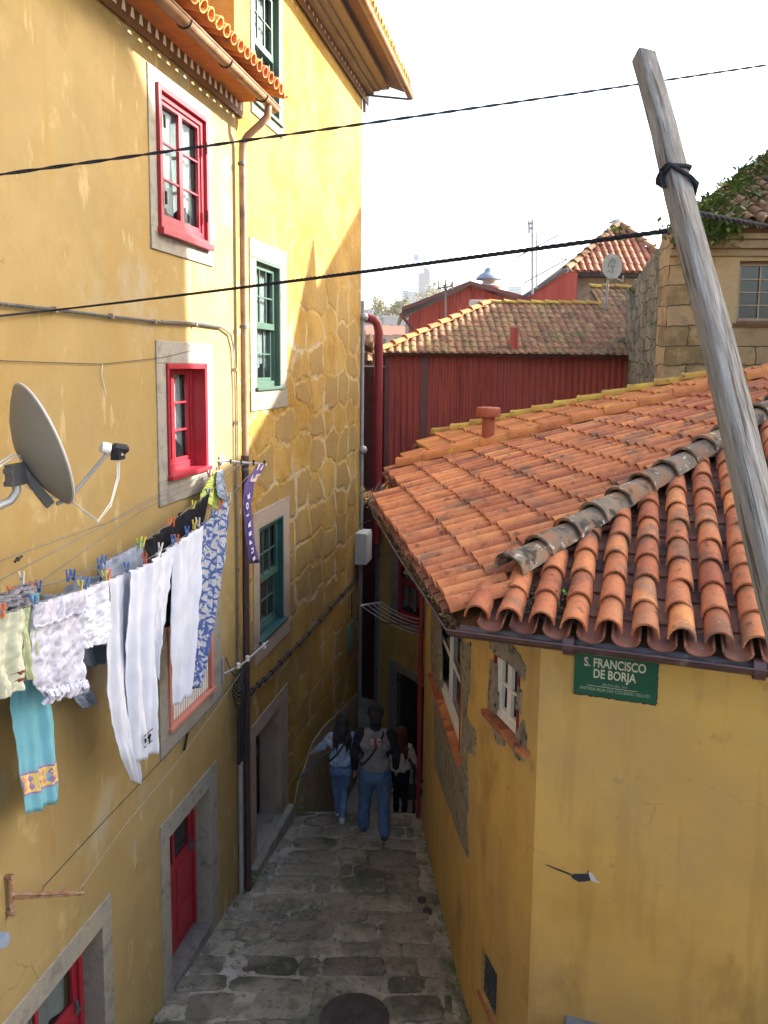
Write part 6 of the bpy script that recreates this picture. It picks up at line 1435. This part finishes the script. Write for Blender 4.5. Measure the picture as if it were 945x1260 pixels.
b = MB(); b.grid(lambda u, v: fn(u, .0+.21*v)+Vector((.0, -.014-.008*math.sin(u*9), 0)), 20, 6); q = [fn(u/24, .215)+Vector((0, -.022-.006*math.sin(u*2.1), .008*math.sin(u*1.7))) for u in range(25)]; b.tube(q, .011, 6); b.obj('folded_band', FLOR, o, smooth=True)
b = MB()
for k in range(26):
    u = k/25; q_ = fn(u, .97); b.tube([q_+Vector((0, -.01, .03)), q_+Vector((random.uniform(-.03, .03), -.035, -.0)), q_+Vector((random.uniform(-.03, .03), -.01, -.045))], .014, 6)
b.obj('ruffle', FLOR, o, smooth=True)
cloth('white_shorts', [(101, 726), (101, 770), (103, 798)], [(134, 712), (133, 765), (126, 792)], OA+.0, WHITEC, 'short white garment with a rounded hem between the floral blouse and the long trousers', 'shorts', fold=.015, freq=1.5, seed=10, rumple=.01)
o, fn = cloth('white_trousers', [(157, 704), (158, 800), (162, 870), (168, 938)], [(199, 679), (191, 790), (191, 870), (193, 925)], OA+.02, WHITEC, 'longest white trousers on the line, a small dark print on one leg', 'trousers', fold=.028, freq=1.8, seed=11, nv=44, scallop=.03)
cloth('rear_leg', [(133, 714), (134, 800), (138, 870), (152, 932), (166, 963)], [(166, 700), (168, 800), (168, 900), (171, 964)], OA-.03, WHITEC, None, None, fold=.02, freq=1.4, seed=12, nv=44, parent=o)
cloth('side_leg', [(190, 690), (191, 760), (191, 832)], [(216, 668), (206, 740), (194, 838)], OA-.02, WHITEC, None, None, fold=.018, freq=1.2, seed=13, parent=o)
b = MB()
for v in (.862, .925): decal(fn, [(.18, v), (.66, v-.012), (.66, v-.005), (.18, v+.007)], .03)
for k in range(5): u = .20+.09*k; decal(fn, [(u, .882+.004*(k % 2)), (u+.05, .876), (u+.07, .890), (u+.03, .908), (u+.008, .902)], .03)
b.obj('print', flat('dark_print', (.02, .02, .025)), o)
cloth('white_trousers', [(216, 668), (215, 740), (212, 800), (213, 870)], [(248, 647), (245, 720), (239, 800), (233, 856)], OA, WHITEC, 'second pair of white trousers, narrower, beside the blue floral cloth', 'trousers', fold=.02, freq=1.6, seed=14, nv=40)
cloth('blue_floral_cloth', [(248, 647), (246, 700), (240, 780), (231, 848)], [(281, 613), (278, 680), (267, 760), (249, 845)], OA-.02, BLUEF, 'long blue and white floral cloth at the far end of the washing', 'cloth', fold=.022, freq=3.2, seed=15, nv=40, nu=40)
cloth('yellow_green_cloth', [(262, 580), (252, 600), (247, 617)], [(270, 576), (274, 605), (273, 628)], .16, YG, 'small yellow green cloth hanging near the wall bar under the red window', 'cloth', fold=.012, freq=1.6, seed=16)
cloth('light_blue_cloth', [(266, 580), (268, 600), (270, 612)], [(273, 578), (277, 600), (279, 618)], .2, LBL, 'small light blue cloth hanging at the wall bar beside the yellow green one', 'cloth', fold=.01, freq=1.2, seed=17)
sc_o, sfn = cloth('football_scarf', [(318, 570), (301, 596), (300, 620), (303, 660), (308, 694)], [(326, 572), (314, 596), (310, 622), (313, 660), (319, 692)], .5, PURP, 'purple scarf with white letters hanging from the end of the line bar', 'scarf', fold=.012, freq=.8, seed=18)
b = MB(); b.add([sfn(u, v)+Vector((0, -.007, 0)) for u, v in ((.15, .16), (.85, .13), (.9, .24), (.2, .27))], [(0, 1, 2, 3)]); b.add([sfn(u, v)+Vector((0, -.007, 0)) for u, v in ((.1, .01), (.95, .01), (.9, .08), (.2, .1))], [(0, 1, 2, 3)]); b.obj('pale_stripe', flat('scarf_cream', (.6, .5, .4)), sc_o)
b = MB(); b.grid(lambda u, v: sfn(u, .965+.035*v)+Vector((0, -.008, 0)), 6, 2); b.obj('dark_end', flat('scarf_black', (.02, .02, .03)), sc_o)
sw = flat('scarf_white', (.62, .62, .68))
top_ = sfn(.55, .30); bot_ = sfn(.55, .94); word = 'SUPERIOR'
for k, chx in enumerate(word):
    v = .935-.078*k; p0 = sfn(.45, v); t_ = text(chx, p0.x-.035, p0.z, .085, sw, None, sc_o, y=p0.y-.02, name='letter', rot=R(-92), extr=.002, bold=.003)

PEGC = {'blue': (.03, .12, .42), 'orange': (.72, .16, .03), 'yellow': (.62, .5, .05), 'red': (.55, .07, .05), 'white': (.6, .6, .55), 'green': (.35, .55, .05)}
pegm = {k: flat('peg_'+k, v, .45, .5) for k, v in PEGC.items()}
def peg(px, py, off, c, label):
    h = W.hit(px, py, off); b = MB(); s_ = random.uniform(-.25, .25); p = Vector((h[0], -off, h[1]))
    e = empty('clothes_peg', label, 'clothes peg', 'plastic pegs on the washing lines', frame=W)
    for sg in (-1, 1):
        b = MB(); a = p+Vector((s_*.05, sg*.006, -.035)); c_ = p+Vector((-s_*.06, sg*.018, .045)); b.tube([a, p+Vector((0, sg*.009, 0)), c_], .0075, 6, flat=.8); b.obj('prong', pegm[c], e)
    b = MB(); b.tube([p+Vector((-.008, 0, 0)), p+Vector((.010, 0, 0))], .011, 8); b.obj('spring', GREY, e)
WHO = {(3, 752): ('orange', 'at the top of the cream fish shirt'), (14, 730): ('orange', 'on the grey fleece at the left edge'), (27, 712): ('white', 'standing up on the grey fleece'), (41, 741): ('blue', 'where the cream shirt meets the floral blouse'), (40, 724): ('red', 'on the right end of the grey fleece'), (48, 722): ('blue', 'just right of the red peg on the grey fleece'),
 (84, 709): ('blue', 'on the dark grey shirt, left of two'), (90, 708): ('blue', 'on the dark grey shirt, right of two'), (99, 722): ('yellow', 'at the right corner of the floral blouse'), (105, 719): ('blue', 'beside the yellow peg above the white shorts'), (122, 694): ('blue', 'at the left end of the grey blue shirt, left of two'), (128, 690): ('blue', 'at the left end of the grey blue shirt, right of two'),
 (129, 710): ('yellow', 'at the right corner of the white shorts, left of two'), (133, 708): ('orange', 'at the right corner of the white shorts, right of two'), (156, 699): ('blue', 'on the waist of the long white trousers'), (171, 669): ('green', 'between grey blue shirt and black cloth, left of two'), (176, 667): ('yellow', 'between grey blue shirt and black cloth, right of two'), (178, 688): ('red', 'low on the waist of the long white trousers'),
 (197, 675): ('white', 'at the right end of the long white trousers'), (208, 645): ('orange', 'on the middle of the black cloth, left of two'), (213, 643): ('orange', 'on the middle of the black cloth, right of two'), (213, 665): ('blue', 'at the left corner of the narrower white trousers'), (218, 664): ('orange', 'beside the blue one on the narrower white trousers'), (230, 654): ('blue', 'in the middle of the narrower white trousers'),
 (239, 646): ('yellow', 'at the right of the narrower white trousers'), (244, 643): ('white', 'between narrower white trousers and the floral cloth'), (238, 622): ('yellow', 'on the upper part of the black cloth'), (256, 607): ('blue', 'at the top end of the black cloth'), (262, 633): ('blue', 'on the blue floral cloth, nearest the trousers'), (271, 622): ('red', 'on the blue floral cloth, middle one'), (282, 612): ('white', 'at the far top corner of the blue floral cloth'), (257, 583): ('orange', 'on the yellow green cloth under the window'), (268, 580): ('red', 'on the light blue cloth under the window')}
for (px, py), (c, where) in WHO.items():
    on_b = (px, py) in ((14, 730), (27, 712), (40, 724), (48, 722), (84, 709), (90, 708), (122, 694), (128, 690), (171, 669), (176, 667), (208, 645), (213, 643), (238, 622), (256, 607))
    peg(px, py, .18 if px in (257, 268) and py < 590 else OB if on_b else OA, c, c+' peg '+where)

# ---------------------------------------------------------------- rails, lamp, drying rack
e = empty('handrail', 'dark iron handrail down the left wall of the steps', 'handrail', loc=W.w(4.1, 0, -.5)); 
b = MB(); q = [W.w(4.12, -.09, .19), W.w(5.4, -.09, -.12), W.w(6.6, -.09, -.75), W.w(7.8, -.09, -1.4)]
inv = Matrix.Translation(-e.location); b.tube([inv @ p for p in q], .022, 8); b.obj('rail', mat('steel_rail', [(.10, .12, .13), (.16, .18, .2)], 6, .4, .05, metallic=.4), e, smooth=True)
for k in (0, 1, 2, 3): b = MB(); p = q[k]; w_ = W.i @ p; b.tube([inv @ p, inv @ W.w(w_.x, 0, w_.z-.05)], .012, 6); b.obj('wall_bracket', GREYD, e)
e = empty('handrail', 'dark iron handrail starting at the red downpipe on the right of the steps', 'handrail', loc=(.55, 10.4, -.33)); inv = Matrix.Translation(-e.location)
b = MB(); q = [at_y(520, 962, 10.3), at_y(512, 954, 10.5), Vector((.52, 11.2, .1)), Vector((.60, 12.8, -.85))]; b.tube([inv @ p for p in q], .02, 8); b.obj('rail', DARK, e, smooth=True)
for (p0, p1) in ((Vector((.60, 12.8, -.85)), Vector((.60, 12.8, -1.8))), (q[2], Vector((.52, 11.2, -.9)))): b = MB(); b.tube([inv @ p0, inv @ p1], .02, 8); b.obj('post', DARK, e)
lp = at_y(512, 700, 9.7)
e = empty('street_lamp', 'bell shaped street lamp hanging under the gutter in front of the red window', 'street lamp', loc=lp)
b = MB(); b.lathe([(.16, -.055), (.165, -.045), (.13, -.02), (.075, .0), (.07, .03), (.05, .06), (.03, .075), (.012, .10), (.012, .22)], n=24); b.obj('shade', mat('lamp_metal', [(.10, .11, .11), (.18, .19, .19)], 5, .4, .05, metallic=.4), e, smooth=True)
b = MB(); b.ball((0, 0, -.06), .075, 16, (1, 1, .9)); b.obj('globe', glass('lamp_glass', (.3, .32, .3), .6), e, smooth=True)
b = MB(); b.tube([(0, 0, .2), (.06, .0, .24), (.2, .0, .24)], .012, 8); b.obj('bracket', DARK, e, smooth=True)
e = empty('drying_rack', 'white fold out drying rack with curved wires across the end of the alley', 'drying rack', loc=at_y(520, 778, 14.0)); inv = Matrix.Translation(-e.location)
Lp = at_y(444, 745, 13.6); L2 = at_y(470, 741, 15.0); b = MB(); b.tube([inv @ Lp, inv @ L2], .02, 6); b.obj('end_bar', WIREW, e)
for k in range(5):
    a = Lp.lerp(L2, k/4); c = at_y(519, 782-k*5, 14.2); q = [a.lerp(c, t/8)+Vector((0, 0, -.12*4*(t/8)*(1-t/8)*.6)) for t in range(9)]
    b = MB(); b.tube([inv @ p for p in q], .009, 5); b.obj('wire', WIREW, e)

# ---------------------------------------------------------------- people
def fuse(b, name, m, parent, vox=.012, sm=4, wr=0, parts=None):
    o = b.obj(name, m, parent); md = o.modifiers.new('r', 'REMESH'); md.mode = 'VOXEL'; md.voxel_size = vox
    md = o.modifiers.new('s', 'SMOOTH'); md.factor = .5; md.iterations = sm
    if wr:
        tx = bpy.data.textures.new('folds', 'CLOUDS'); tx.noise_scale = .075; md = o.modifiers.new('d', 'DISPLACE'); md.texture = tx; md.strength = wr; md.mid_level = .5
    apply_mods(o)
    o.data.attributes.get('tint')
    for p in o.data.polygons: p.use_smooth = True
    if m not in list(o.data.materials): o.data.materials.clear(); o.data.materials.append(m)
    return o
SKIN = mat('skin', [(.42, .24, .16), (.48, .28, .19)], 6, .6, .05)
def limb(b, pts, rs, n=12):
    for (a, c, ra, rb) in zip(pts, pts[1:], rs, rs[1:]): b.cap(a, c, ra, rb, n)
def hand(b, wr, d, side, S, curl=.5):
    """palm, four unequal bent fingers and a thumb; d = forearm direction"""
    d = Vector(d).normalized(); s = Vector((side, 0, 0)); s = (s-d*s.dot(d)).normalized(); n = d.cross(s).normalized()
    pc = Vector(wr)+d*.05*S
    for k in range(4):
        off = n*((k-1.5)*.021*S); b.cap(Vector(wr)+d*.01+off*.5, pc+d*.035*S+off, .014*S, .013*S, 8)
        L = (.034, .040, .038, .030)[k]*S; k0 = pc+d*.04*S+off; k1 = k0+(d-s*curl*.5).normalized()*L; k2 = k1+(d*.6-s*curl).normalized()*L*.8; b.cap(k0, k1, .010*S, .009*S, 8); b.cap(k1, k2, .009*S, .0075*S, 8)
    t0 = Vector(wr)+d*.02-n*.03*S; t1 = t0+(d*.8-n*.6-s*.3).normalized()*.04*S; b.cap(t0, t1, .013*S, .011*S, 8); b.cap(t1, t1+(d-s*.4).normalized()*.028*S, .011*S, .009*S, 8)

def person(label, loc, H, pose, sex, cols, heading=0):
    """faces +y; every joint is given in metres for a 1.75 m figure and scaled"""
    e = empty('person', label, 'person', loc=loc); e.rotation_euler = (0, 0, R(heading)); K = H/1.75
    V = lambda p: Vector(p)*K
    J = {k: V(v) for k, v in pose.items()}
    shw = .185 if sex == 'm' else .155
    b = MB(); B = b.cap; wq = 1.0 if sex == 'm' else .88
    # trunk, neck, head
    hipc = J['hip']; ch_ = J['chest']; nk = J['neck']; hd = J['head']
    B(hipc+V((-.06, 0, 0)), hipc+V((.06, 0, 0)), .125*K*wq, .125*K*wq); B(hipc, ch_, .115*K*wq, .13*K*wq); B(ch_+V((-.07, 0, .03)), ch_+V((.07, 0, .03)), .12*K*wq, .12*K*wq); B(J['sl'], J['sr'], .065*K, .065*K)
    B(nk+V((0, 0, -.06)), hd+V((0, -.01, -.06)), .058*K*wq, .052*K*wq)
    B(hd+V((0, -.015, .03)), hd+V((0, .02, .02)), .088*K, .082*K); B(hd+V((0, .035, -.05)), hd+V((0, .045, -.065)), .055*K, .045*K)
    B(hd+V((0, .10, -.01)), hd+V((0, .118, -.03)), .012*K, .016*K)          # nose
    B(hd+V((-.02, .088, -.062)), hd+V((.02, .088, -.062)), .010*K, .010*K)    # mouth
    for sx in (-1, 1): B(hd+V((.088*sx, 0, .01)), hd+V((.09*sx, -.005, -.03)), .018*K, .013*K); B(hd+V((.032*sx, .088, .022)), hd+V((.034*sx, .09, .022)), .013*K, .013*K)
    for sd_ in 'lr':
        limb(b, [J['s'+sd_], J['e'+sd_], J['w'+sd_]], [.052*K*wq, .042*K*wq, .027*K])
        limb(b, [J['h'+sd_], J['k'+sd_], J['a'+sd_]], [.09*K*wq, .06*K*wq, .04*K])
        fd = J['t'+sd_]; limb(b, [J['a'+sd_]+V((0, -.02, -.03)), fd], [.04*K, .03*K])
        hand(b, J['w'+sd_], J['w'+sd_]-J['e'+sd_], 1 if sd_ == 'l' else -1, K*(1 if sex == 'm' else .88))
    fuse(b, 'body', SKIN, e, vox=.0095, sm=2)
    # trousers
    b = MB(); w_ = cols.get('legw', 1.0)
    b.cap(hipc+V((-.06, 0, .03)), hipc+V((.06, 0, .03)), .145*K*wq, .145*K*wq, 16); b.cap(hipc+V((-.07, -.03, -.07)), hipc+V((.07, -.03, -.07)), .13*K*wq, .13*K*wq, 16)
    for sd_ in 'lr':
        cut = J['a'+sd_].lerp(J['k'+sd_], .05); limb(b, [J['h'+sd_]+V((0, 0, -.02)), J['h'+sd_].lerp(J['k'+sd_], .5), J['k'+sd_], J['k'+sd_].lerp(J['a'+sd_], .5), cut], [.12*K*wq*(.5+.5*w_), .102*K*w_*wq, .078*K*w_*wq, .07*K*w_*wq, cols.get('hem', .055)*K*w_], 16)
    fuse(b, 'trousers', cols['trousers'], e, vox=.012, sm=3, wr=.045)
    # shoes
    for sd_ in 'lr':
        a_ = J['a'+sd_]; t_ = J['t'+sd_]; d = (t_-a_); b = MB(); hl = a_+V((0, -.045, -.045)); b.cap(hl, a_+V((0, .0, -.02)), .045*K, .05*K); b.cap(a_+V((0, 0, -.035)), t_, .047*K, .04*K); o = fuse(b, 'shoe', cols['shoe'], e, vox=.009, sm=3)
        b = MB(); up = Vector((0, 0, 1)); b.cap(hl-up*.028*K, t_-up*.018*K, .042*K, .038*K); q = b; o2 = fuse(q, 'sole', cols['sole'], o, vox=.009, sm=2)
    # jacket
    b = MB(); g_ = 1.0
    b.cap(hipc+V((-.05, 0, .09)), hipc+V((.05, 0, .09)), .158*K*wq, .158*K*wq, 16); b.cap(hipc+V((0, 0, .12)), ch_, .165*K*wq, .17*K*wq, 16); b.cap(ch_+V((-.085, 0, .03)), ch_+V((.085, 0, .03)), .145*K*wq, .145*K*wq, 16); b.cap(ch_+V((-.06, -.01, .12)), ch_+V((.06, -.01, .12)), .11*K*wq, .11*K*wq, 16)
    b.cap(J['sl'], J['sr'], .082*K*wq, .082*K*wq, 14); b.cap(nk+V((0, 0, -.05)), nk+V((0, -.005, .0)), .085*K*wq, .078*K*wq, 14)
    sl_ = MB()
    for sd_ in 'lr':
        we = J['e'+sd_].lerp(J['w'+sd_], cols.get('cuff', .9)); tgt = sl_ if 'sleeve' in cols else b
        limb(tgt, [J['s'+sd_], J['s'+sd_].lerp(J['e'+sd_], .5), J['e'+sd_], we], [.088*K*wq, .078*K*wq, .066*K*wq, .05*K*wq], 14)
        if 'sleeve' in cols: tgt.cap(J['s'+sd_], ch_+V((.15 if sd_ == 'r' else -.15, 0, -.02)), .088*K, .085*K, 14)
    jk = fuse(b, 'jacket', cols['jacket'], e, vox=.011, sm=3, wr=.05)
    if 'sleeve' in cols:
        for sx in (-1, 1): sl_.cap(ch_+V((.14*sx, .0, .0)), hipc+V((.13*sx, 0, .12)), .062*K, .062*K, 14)
        sl_.cap(nk+V((0, 0, -.02)), nk+V((0, -.005, .02)), .088*K, .08*K, 14)
        fuse(sl_, 'sleeves', cols['sleeve'], e, vox=.011, sm=3, wr=.035)
    # hem band
    b = MB(); hz_ = hipc+V((0, 0, .0)); b.lathe([(.168*K*wq, -.02), (.172*K*wq, 0), (.172*K*wq, .03), (.165*K*wq, .04)], hz_+V((0, 0, -.045)), 24)
    for i, v in enumerate(b.v): b.v[i] = Vector((hz_.x+(v.x-hz_.x)*1.22, hz_.y+(v.y-hz_.y)*.98, v.z))
    # bag strap across the back
    if cols.get('strap'):
        b = MB(); q = []
        sx = cols['strap']
        for t in range(9):
            f_ = t/8; p = (nk+V((.10*sx, -.09, -.035))).lerp(hipc+V((-.17*sx, -.12, .14)), f_); p.y -= (.095*math.sin(f_*math.pi)+.035)*K; q.append(p)
        b.tube([nk+V((.09*sx, .03, -.02))]+q+[hipc+V((-.22*sx, .02, .1))], .014*K, 8, flat=1.0); b.obj('bag_strap', DARK, e, smooth=True)
    return e, J, K, V
denim = mat('blue_jeans', [(.05, .10, .19), (.085, .15, .27)], 4, .9, .3, 120, spots=[((.09, .15, .28), 3, .6, .08, (1, 1, .5), .6)])
ljean = mat('light_jeans', [(.07, .13, .25), (.11, .18, .33)], 4, .9, .3, 120, spots=[((.14, .2, .34), 3, .58, .08, (1, 1, .5), .6)])
djack = mat('denim_jacket', [(.22, .32, .45), (.34, .45, .58)], 6, .9, .4, 100, spots=[((.30, .40, .52), 8, .6, .05, (1, 1, 1), .7), ((.06, .10, .2), 10, .64, .03, (1, 1, 1), .7)])
HAIRB = mat('black_hair', [(.010, .008, .009), (.025, .02, .02)], 4, .5, .6, 60, stretch=(14, 14, 1), spec=.5); HAIRR = mat('auburn_hair', [(.05, .012, .010), (.12, .025, .018)], 4, .5, .6, 60, stretch=(14, 14, 1), spec=.5)
shoeW = flat('white_shoe', (.45, .46, .5)); shoeD = flat('dark_shoe', (.03, .03, .035)); soleW = flat('white_sole', (.5, .5, .5))
pm = dict(hip=(0, 0, .93), chest=(0, .01, 1.27), neck=(0, .015, 1.49), head=(0, .035, 1.64), sl=(-.185, 0, 1.41), sr=(.185, 0, 1.41), el=(-.275, -.03, 1.15), er=(.275, -.02, 1.15), wl=(-.27, .06, .90), wr=(.27, .09, .91), hl=(-.09, 0, .90), hr=(.09, 0, .90), kl=(-.135, .10, .49), kr=(.12, .02, .48), al=(-.15, .10, .09), ar=(.13, -.08, .085), tl=(-.16, .23, .035), tr=(.14, .05, .035))
pmz = gz(9.98)
man, J, K, V = person('man in the middle seen from behind in a black cap and grey and black jacket', (-.075, 9.98, pmz), 1.82, pm, 'm', dict(trousers=denim, jacket=mat('grey_jacket', [(.16, .148, .152), (.23, .21, .212)], 5, .9, .3, 80), sleeve=mat('black_sleeves', [(.008, .009, .014), (.018, .018, .024)], 5, .85, .3, 80), shoe=flat('blue_shoe', (.03, .05, .11)), sole=flat('pale_sole', (.30, .32, .36)), hemc=flat('black_hem', (.015, .015, .02)), legw=1.2, hem=.07, strap=1))
b = MB(); hd = J['head']; b.cap(hd+V((0, -.02, .045)), hd+V((0, .02, .045)), .105*K, .10*K); b.cap(hd+V((0, -.045, -.02)), hd+V((0, -.03, .03)), .085*K, .09*K); o = fuse(b, 'hair', HAIRB, man, vox=.009, sm=2)
b = MB(); b.lathe([(.108*K, 0), (.112*K, .01), (.110*K, .05*K), (.095*K, .095*K), (.06*K, .122*K), (.01, .13*K)], hd+V((0, 0, .03)), 24); b.box(hd.x-.07*K, hd.x+.07*K, hd.y+.08*K, hd.y+.19*K, hd.z+.035*K, hd.z+.047*K); o = b.obj('cap', mat('black_cap', [(.008, .008, .01), (.016, .016, .02)], 5, .8, .2), man, smooth=True)
b = MB(); b.box(-.02*K, .02*K, hd.y-.118*K, hd.y-.108*K, hd.z+.05*K, hd.z+.062*K); b.obj('buckle', flat('cap_tag', (.4, .4, .42)), o)
ch_ = J['chest']
yb = -.205*K+ch_.y
b = MB()                                        # emblem on the back: three upright worn marks
for (x0, lean) in ((-.055, -.01), (.035, .01)):
    for dx in (0, .03): b.box((x0+dx)*K-.005, (x0+dx)*K+.006, yb-.012, yb+.03, ch_.z+.05*K, ch_.z+.165*K)
    b.box(x0*K, (x0+.03)*K, yb-.012, yb+.03, ch_.z+.10*K, ch_.z+.112*K); b.box(x0*K, (x0+.03)*K, yb-.011, yb+.03, ch_.z+.155*K, ch_.z+.167*K)
b.obj('back_letters', flat('pale_letters', (.42, .33, .32)), man)
b = MB(); b.tube([(-.01*K, yb-.006, ch_.z+.18*K), (.012*K, yb-.012, ch_.z+.11*K), (-.006*K, yb-.010, ch_.z+.04*K)], .011, 6); b.obj('back_emblem', flat('red_emblem', (.30, .04, .04)), man)
pw = dict(hip=(0, 0, .93), chest=(.0, .01, 1.25), neck=(.005, .02, 1.47), head=(.01, .045, 1.62), sl=(-.155, 0, 1.385), sr=(.155, 0, 1.385), el=(-.30, .06, 1.20), er=(.245, -.04, 1.13), wl=(-.43, .25, 1.02), wr=(.27, .12, .97), hl=(-.08, 0, .90), hr=(.08, 0, .90), kl=(-.08, .13, .50), kr=(.045, .08, .47), al=(-.06, .16, .05), ar=(.02, -.10, .13), tl=(-.06, .29, -.01), tr=(.02, -.0, .035))
w1_, J, K, V = person('long haired woman in a light denim jacket and blue jeans holding the left handrail', (-.56, 10.42, -.34), 1.62, pw, 'f', dict(trousers=ljean, jacket=djack, shoe=shoeW, sole=soleW, hemc=djack, strap=1, legw=1.02, hem=.05))
def hair(b, J, V, K, L, wid=.1):
    hd = J['head']; b.cap(hd+V((0, -.02, .04)), hd+V((0, .015, .035)), .112*K, .102*K); b.cap(hd+V((0, -.05, .02)), hd+V((0, -.085, -.14)), .105*K, .11*K)
    for k in range(7):
        x = (k-3)/3*wid; q0 = hd+V((x*.8, -.07, -.08)); q1 = hd+V((x*1.15, -.135-.02*math.cos(k), -.22)); q2 = hd+V((x*1.25+.01*math.sin(k*2), -.15, -L-.03*math.sin(k*1.7))); limb(b, [q0, q1, q2], [.05*K, .042*K, .014*K], 8)
b = MB(); hair(b, J, V, K, .40); fuse(b, 'hair', HAIRB, w1_, vox=.007, sm=1, wr=.02)
zw = -1.62
pw2 = dict(pw); pw2.update(el=(-.22, -.02, 1.13), wl=(-.22, .10, .93), er=(.26, .0, 1.16), wr=(.33, .10, .92), kl=(-.06, .14, .52), al=(-.07, .15, .09), tl=(-.07, .28, .04), kr=(.08, .06, .48), ar=(.09, -.08, .09), tr=(.09, .04, .04))
st = at_z(484, 1000, -1.61)
w2_, J, K, V = person('woman with long auburn hair, white top and dark jeans on the steps', (.34, 12.55, -1.61), 1.64, pw2, 'f', dict(trousers=mat('dark_jeans', [(.012, .018, .035), (.022, .03, .055)], 4, .9, .3, 100), jacket=mat('white_blouse', [(.58, .56, .54), (.68, .66, .64)], 5, .9, .3, 80), shoe=shoeD, sole=soleW, hemc=flat('white_hem', (.40, .39, .38)), legw=1.05, hem=.055))
b = MB(); hair(b, J, V, K, .42, .085); fuse(b, 'hair', HAIRR, w2_, vox=.007, sm=1, wr=.02)

# ---------------------------------------------------------------- origins at each thing's base
bpy.context.view_layer.update()
for o in list(sc.objects):
    if o.parent or o.type not in ('MESH', 'EMPTY'): continue
    if o.get('group') == 'houses of the town on the far hill': continue
    if o.type == 'MESH':
        if o.get('kind') or not len(o.data.vertices) or o.data.users > 1: continue
        vs_ = [v.co for v in o.data.vertices]; c = Vector(((min(v.x for v in vs_)+max(v.x for v in vs_))/2, (min(v.y for v in vs_)+max(v.y for v in vs_))/2, min(v.z for v in vs_)))
        o.data.transform(Matrix.Translation(-c)); o.matrix_world = o.matrix_world @ Matrix.Translation(c)
        for k_ in o.children: k_.matrix_parent_inverse = Matrix.Translation(-c) @ k_.matrix_parent_inverse
    else:
        pts_ = []
        for k_ in o.children_recursive:
            if k_.type == 'MESH': pts_ += [o.matrix_world.inverted() @ k_.matrix_world @ Vector(v) for v in k_.bound_box]
        if not pts_: continue
        c = Vector(((min(v.x for v in pts_)+max(v.x for v in pts_))/2, (min(v.y for v in pts_)+max(v.y for v in pts_))/2, min(v.z for v in pts_)))
        o.matrix_world = o.matrix_world @ Matrix.Translation(c)
        for k_ in o.children: k_.matrix_parent_inverse = Matrix.Translation(-c) @ k_.matrix_parent_inverse
bpy.context.view_layer.update()
